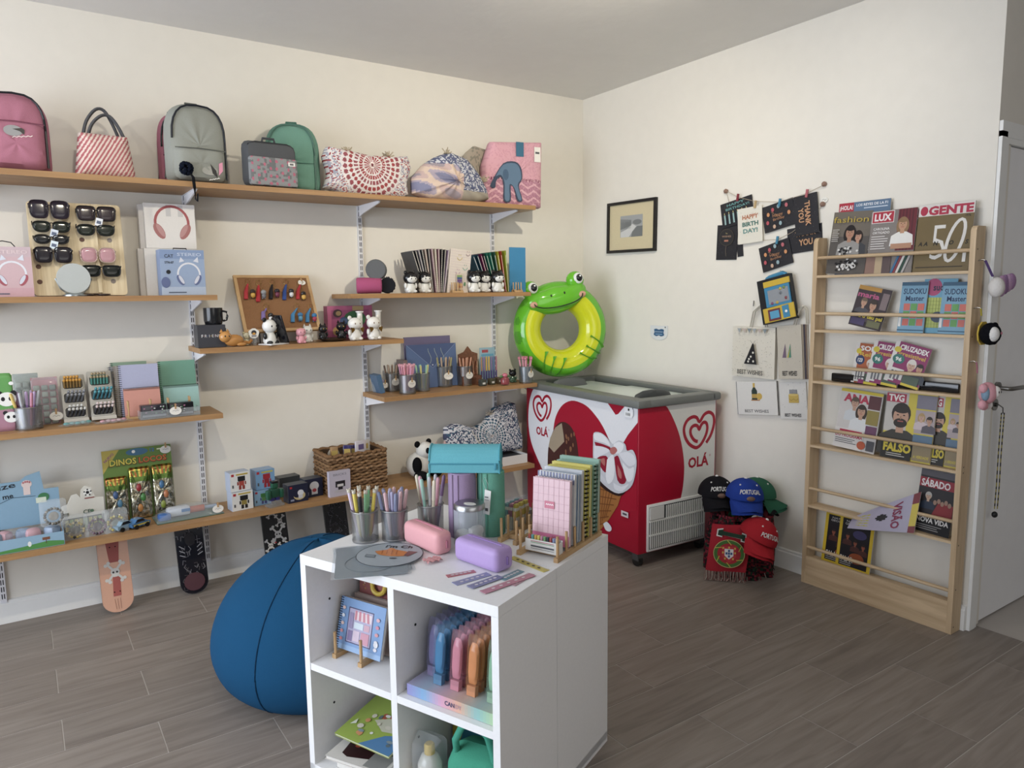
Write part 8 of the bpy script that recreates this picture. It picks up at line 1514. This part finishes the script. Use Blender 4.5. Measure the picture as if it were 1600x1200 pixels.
p.poly([(cx_-.036, cz_+.04), (cx_+.036, cz_+.04), (cx_+.036, cz_-.015), (cx_, cz_-.05), (cx_-.036, cz_-.015)], '#b83038'); p.poly([(cx_-.022, cz_+.026), (cx_+.022, cz_+.026), (cx_+.022, cz_-.01), (cx_, cz_-.03), (cx_-.022, cz_-.01)], '#d4d2d0')
for (u, v) in ((0, .016), (-.012, .002), (0, .002), (.012, .002), (0, -.013)): p.rect(cx_+u-.005, cz_+v-.006, cx_+u+.005, cz_+v+.006, '#2f4a86')
for (u, v) in ((-.029, .03), (.029, .03), (-.03, .006), (.03, .006), (-.02, -.026), (.02, -.026), (0, .034)): p.rect(cx_+u-.004, cz_+v-.005, cx_+u+.004, cz_+v+.005, '#c9a84a')
for (c_, o_) in (('#cfcfcc', 0), ('#1d3a2a', .006)): p.poly([(-.06+o_, .235-o_), (-.03, .24-o_), (-.03, .225), (.06, .21), (.062, .222-o_), (.085-o_, .215-o_), (.08-o_, .17+o_), (.055+o_, .175+o_), (.057+o_, .188), (-.035, .204), (-.036, .192+o_), (-.064+o_, .197+o_)], c_)
p.build('crest_print', sc_)
def domet(t, txt, r, z0, hgt, wd, col, tilt=0, name='lettering'):
    v, f, x0, x1, y0, y1 = textmesh(txt, .02); k = hgt/.73; kx = wd/(x1-x0); m_ = M(); o = []
    for x, y in v:
        a = (x-(x0+x1)/2)*kx/r; z = z0+(y-.36)*k+.008*math.cos(a*2); rr = math.sqrt(max(.0004, 1-(z/(r*1.02))**2))*r*1.012; o.append((rr*math.sin(a), -rr*1.09*math.cos(a), z))
    m_.add(o, f, col); m_.build(name, 'print', t)
def cap(label, loc, rz, rx, ry, col, word=True, badge=True):
    t = thing('baseball_cap', label, 'cap', loc, rz, None, rx, ry); r = .098
    M().grid(lambda u, v: (r*math.sin(v*1.5708)*math.cos(u*6.28318), r*1.08*math.sin(v*1.5708)*math.sin(u*6.28318), r*1.02*math.cos(v*1.5708)), 32, 12, col).build('crown', 'fabric', t)
    M().grid(lambda u, v: ((.09-.016*v)*math.sin((u-.5)*2.6)*(1+.12*v), -r*.86*math.cos((u-.5)*2.4)-.08*v*math.cos((u-.5)*2.2), -.045*v+.012*math.cos((u-.5)*3)*v-.022*abs(u-.5)*2*v-.002), 20, 8, col).build('brim', 'fabric', t)
    M().grid(lambda u, v: ((.09-.016*v)*math.sin((u-.5)*2.6)*(1+.12*v), -r*.86*math.cos((u-.5)*2.4)-.08*v*math.cos((u-.5)*2.2), -.016-.045*v+.012*math.cos((u-.5)*3)*v-.022*abs(u-.5)*2*v-.002), 20, 8, col).build('brim_underside', 'fabric', t)
    M().ell((0, 0, r*1.03), .009, .009, .006, '#dcdad6', 10, 6).build('button', 'satin', t)
    for a in (-2.3, -.85, .5, 2.2): M().ell((r*.66*math.cos(a), r*.7*math.sin(a), r*.76), .005, .005, .005, '#d6d4d0', 8, 6).build('eyelet', 'satin', t)
    if word: domet(t, 'PORTUGAL', r*1.03, .042, .022, .12, '#d0d0ce')
    if badge: M().ell((0, -r*1.06, .014), .022, .008, .013, '#6a4f42').build('badge', 'satin', t)
A_ = lambda px, py, y: at(px, py, 'y', y)
q = A_(1119, 772, -1.46); cap('black football cap leaning on the scarf bin', (q.x, -1.46, q.z), -.6, -.05, .03, '#17171b')
q = A_(1163, 776, -1.62); cap('blue football cap in front on the scarf bin', (q.x, -1.62, q.z), -.6, -.02, .06, '#1f3a94')
q = A_(1192, 774, -1.62); cap('dark green football cap behind the blue one', (-.118, -1.6, q.z-.0), .75, .05, .1, '#2a5f48', word=False, badge=False)
q = A_(1184, 838, -1.76); cap('red football cap hanging low on the scarf bin', (q.x, -1.76, q.z), -.35, .2, .4, '#a81e28', badge=False)
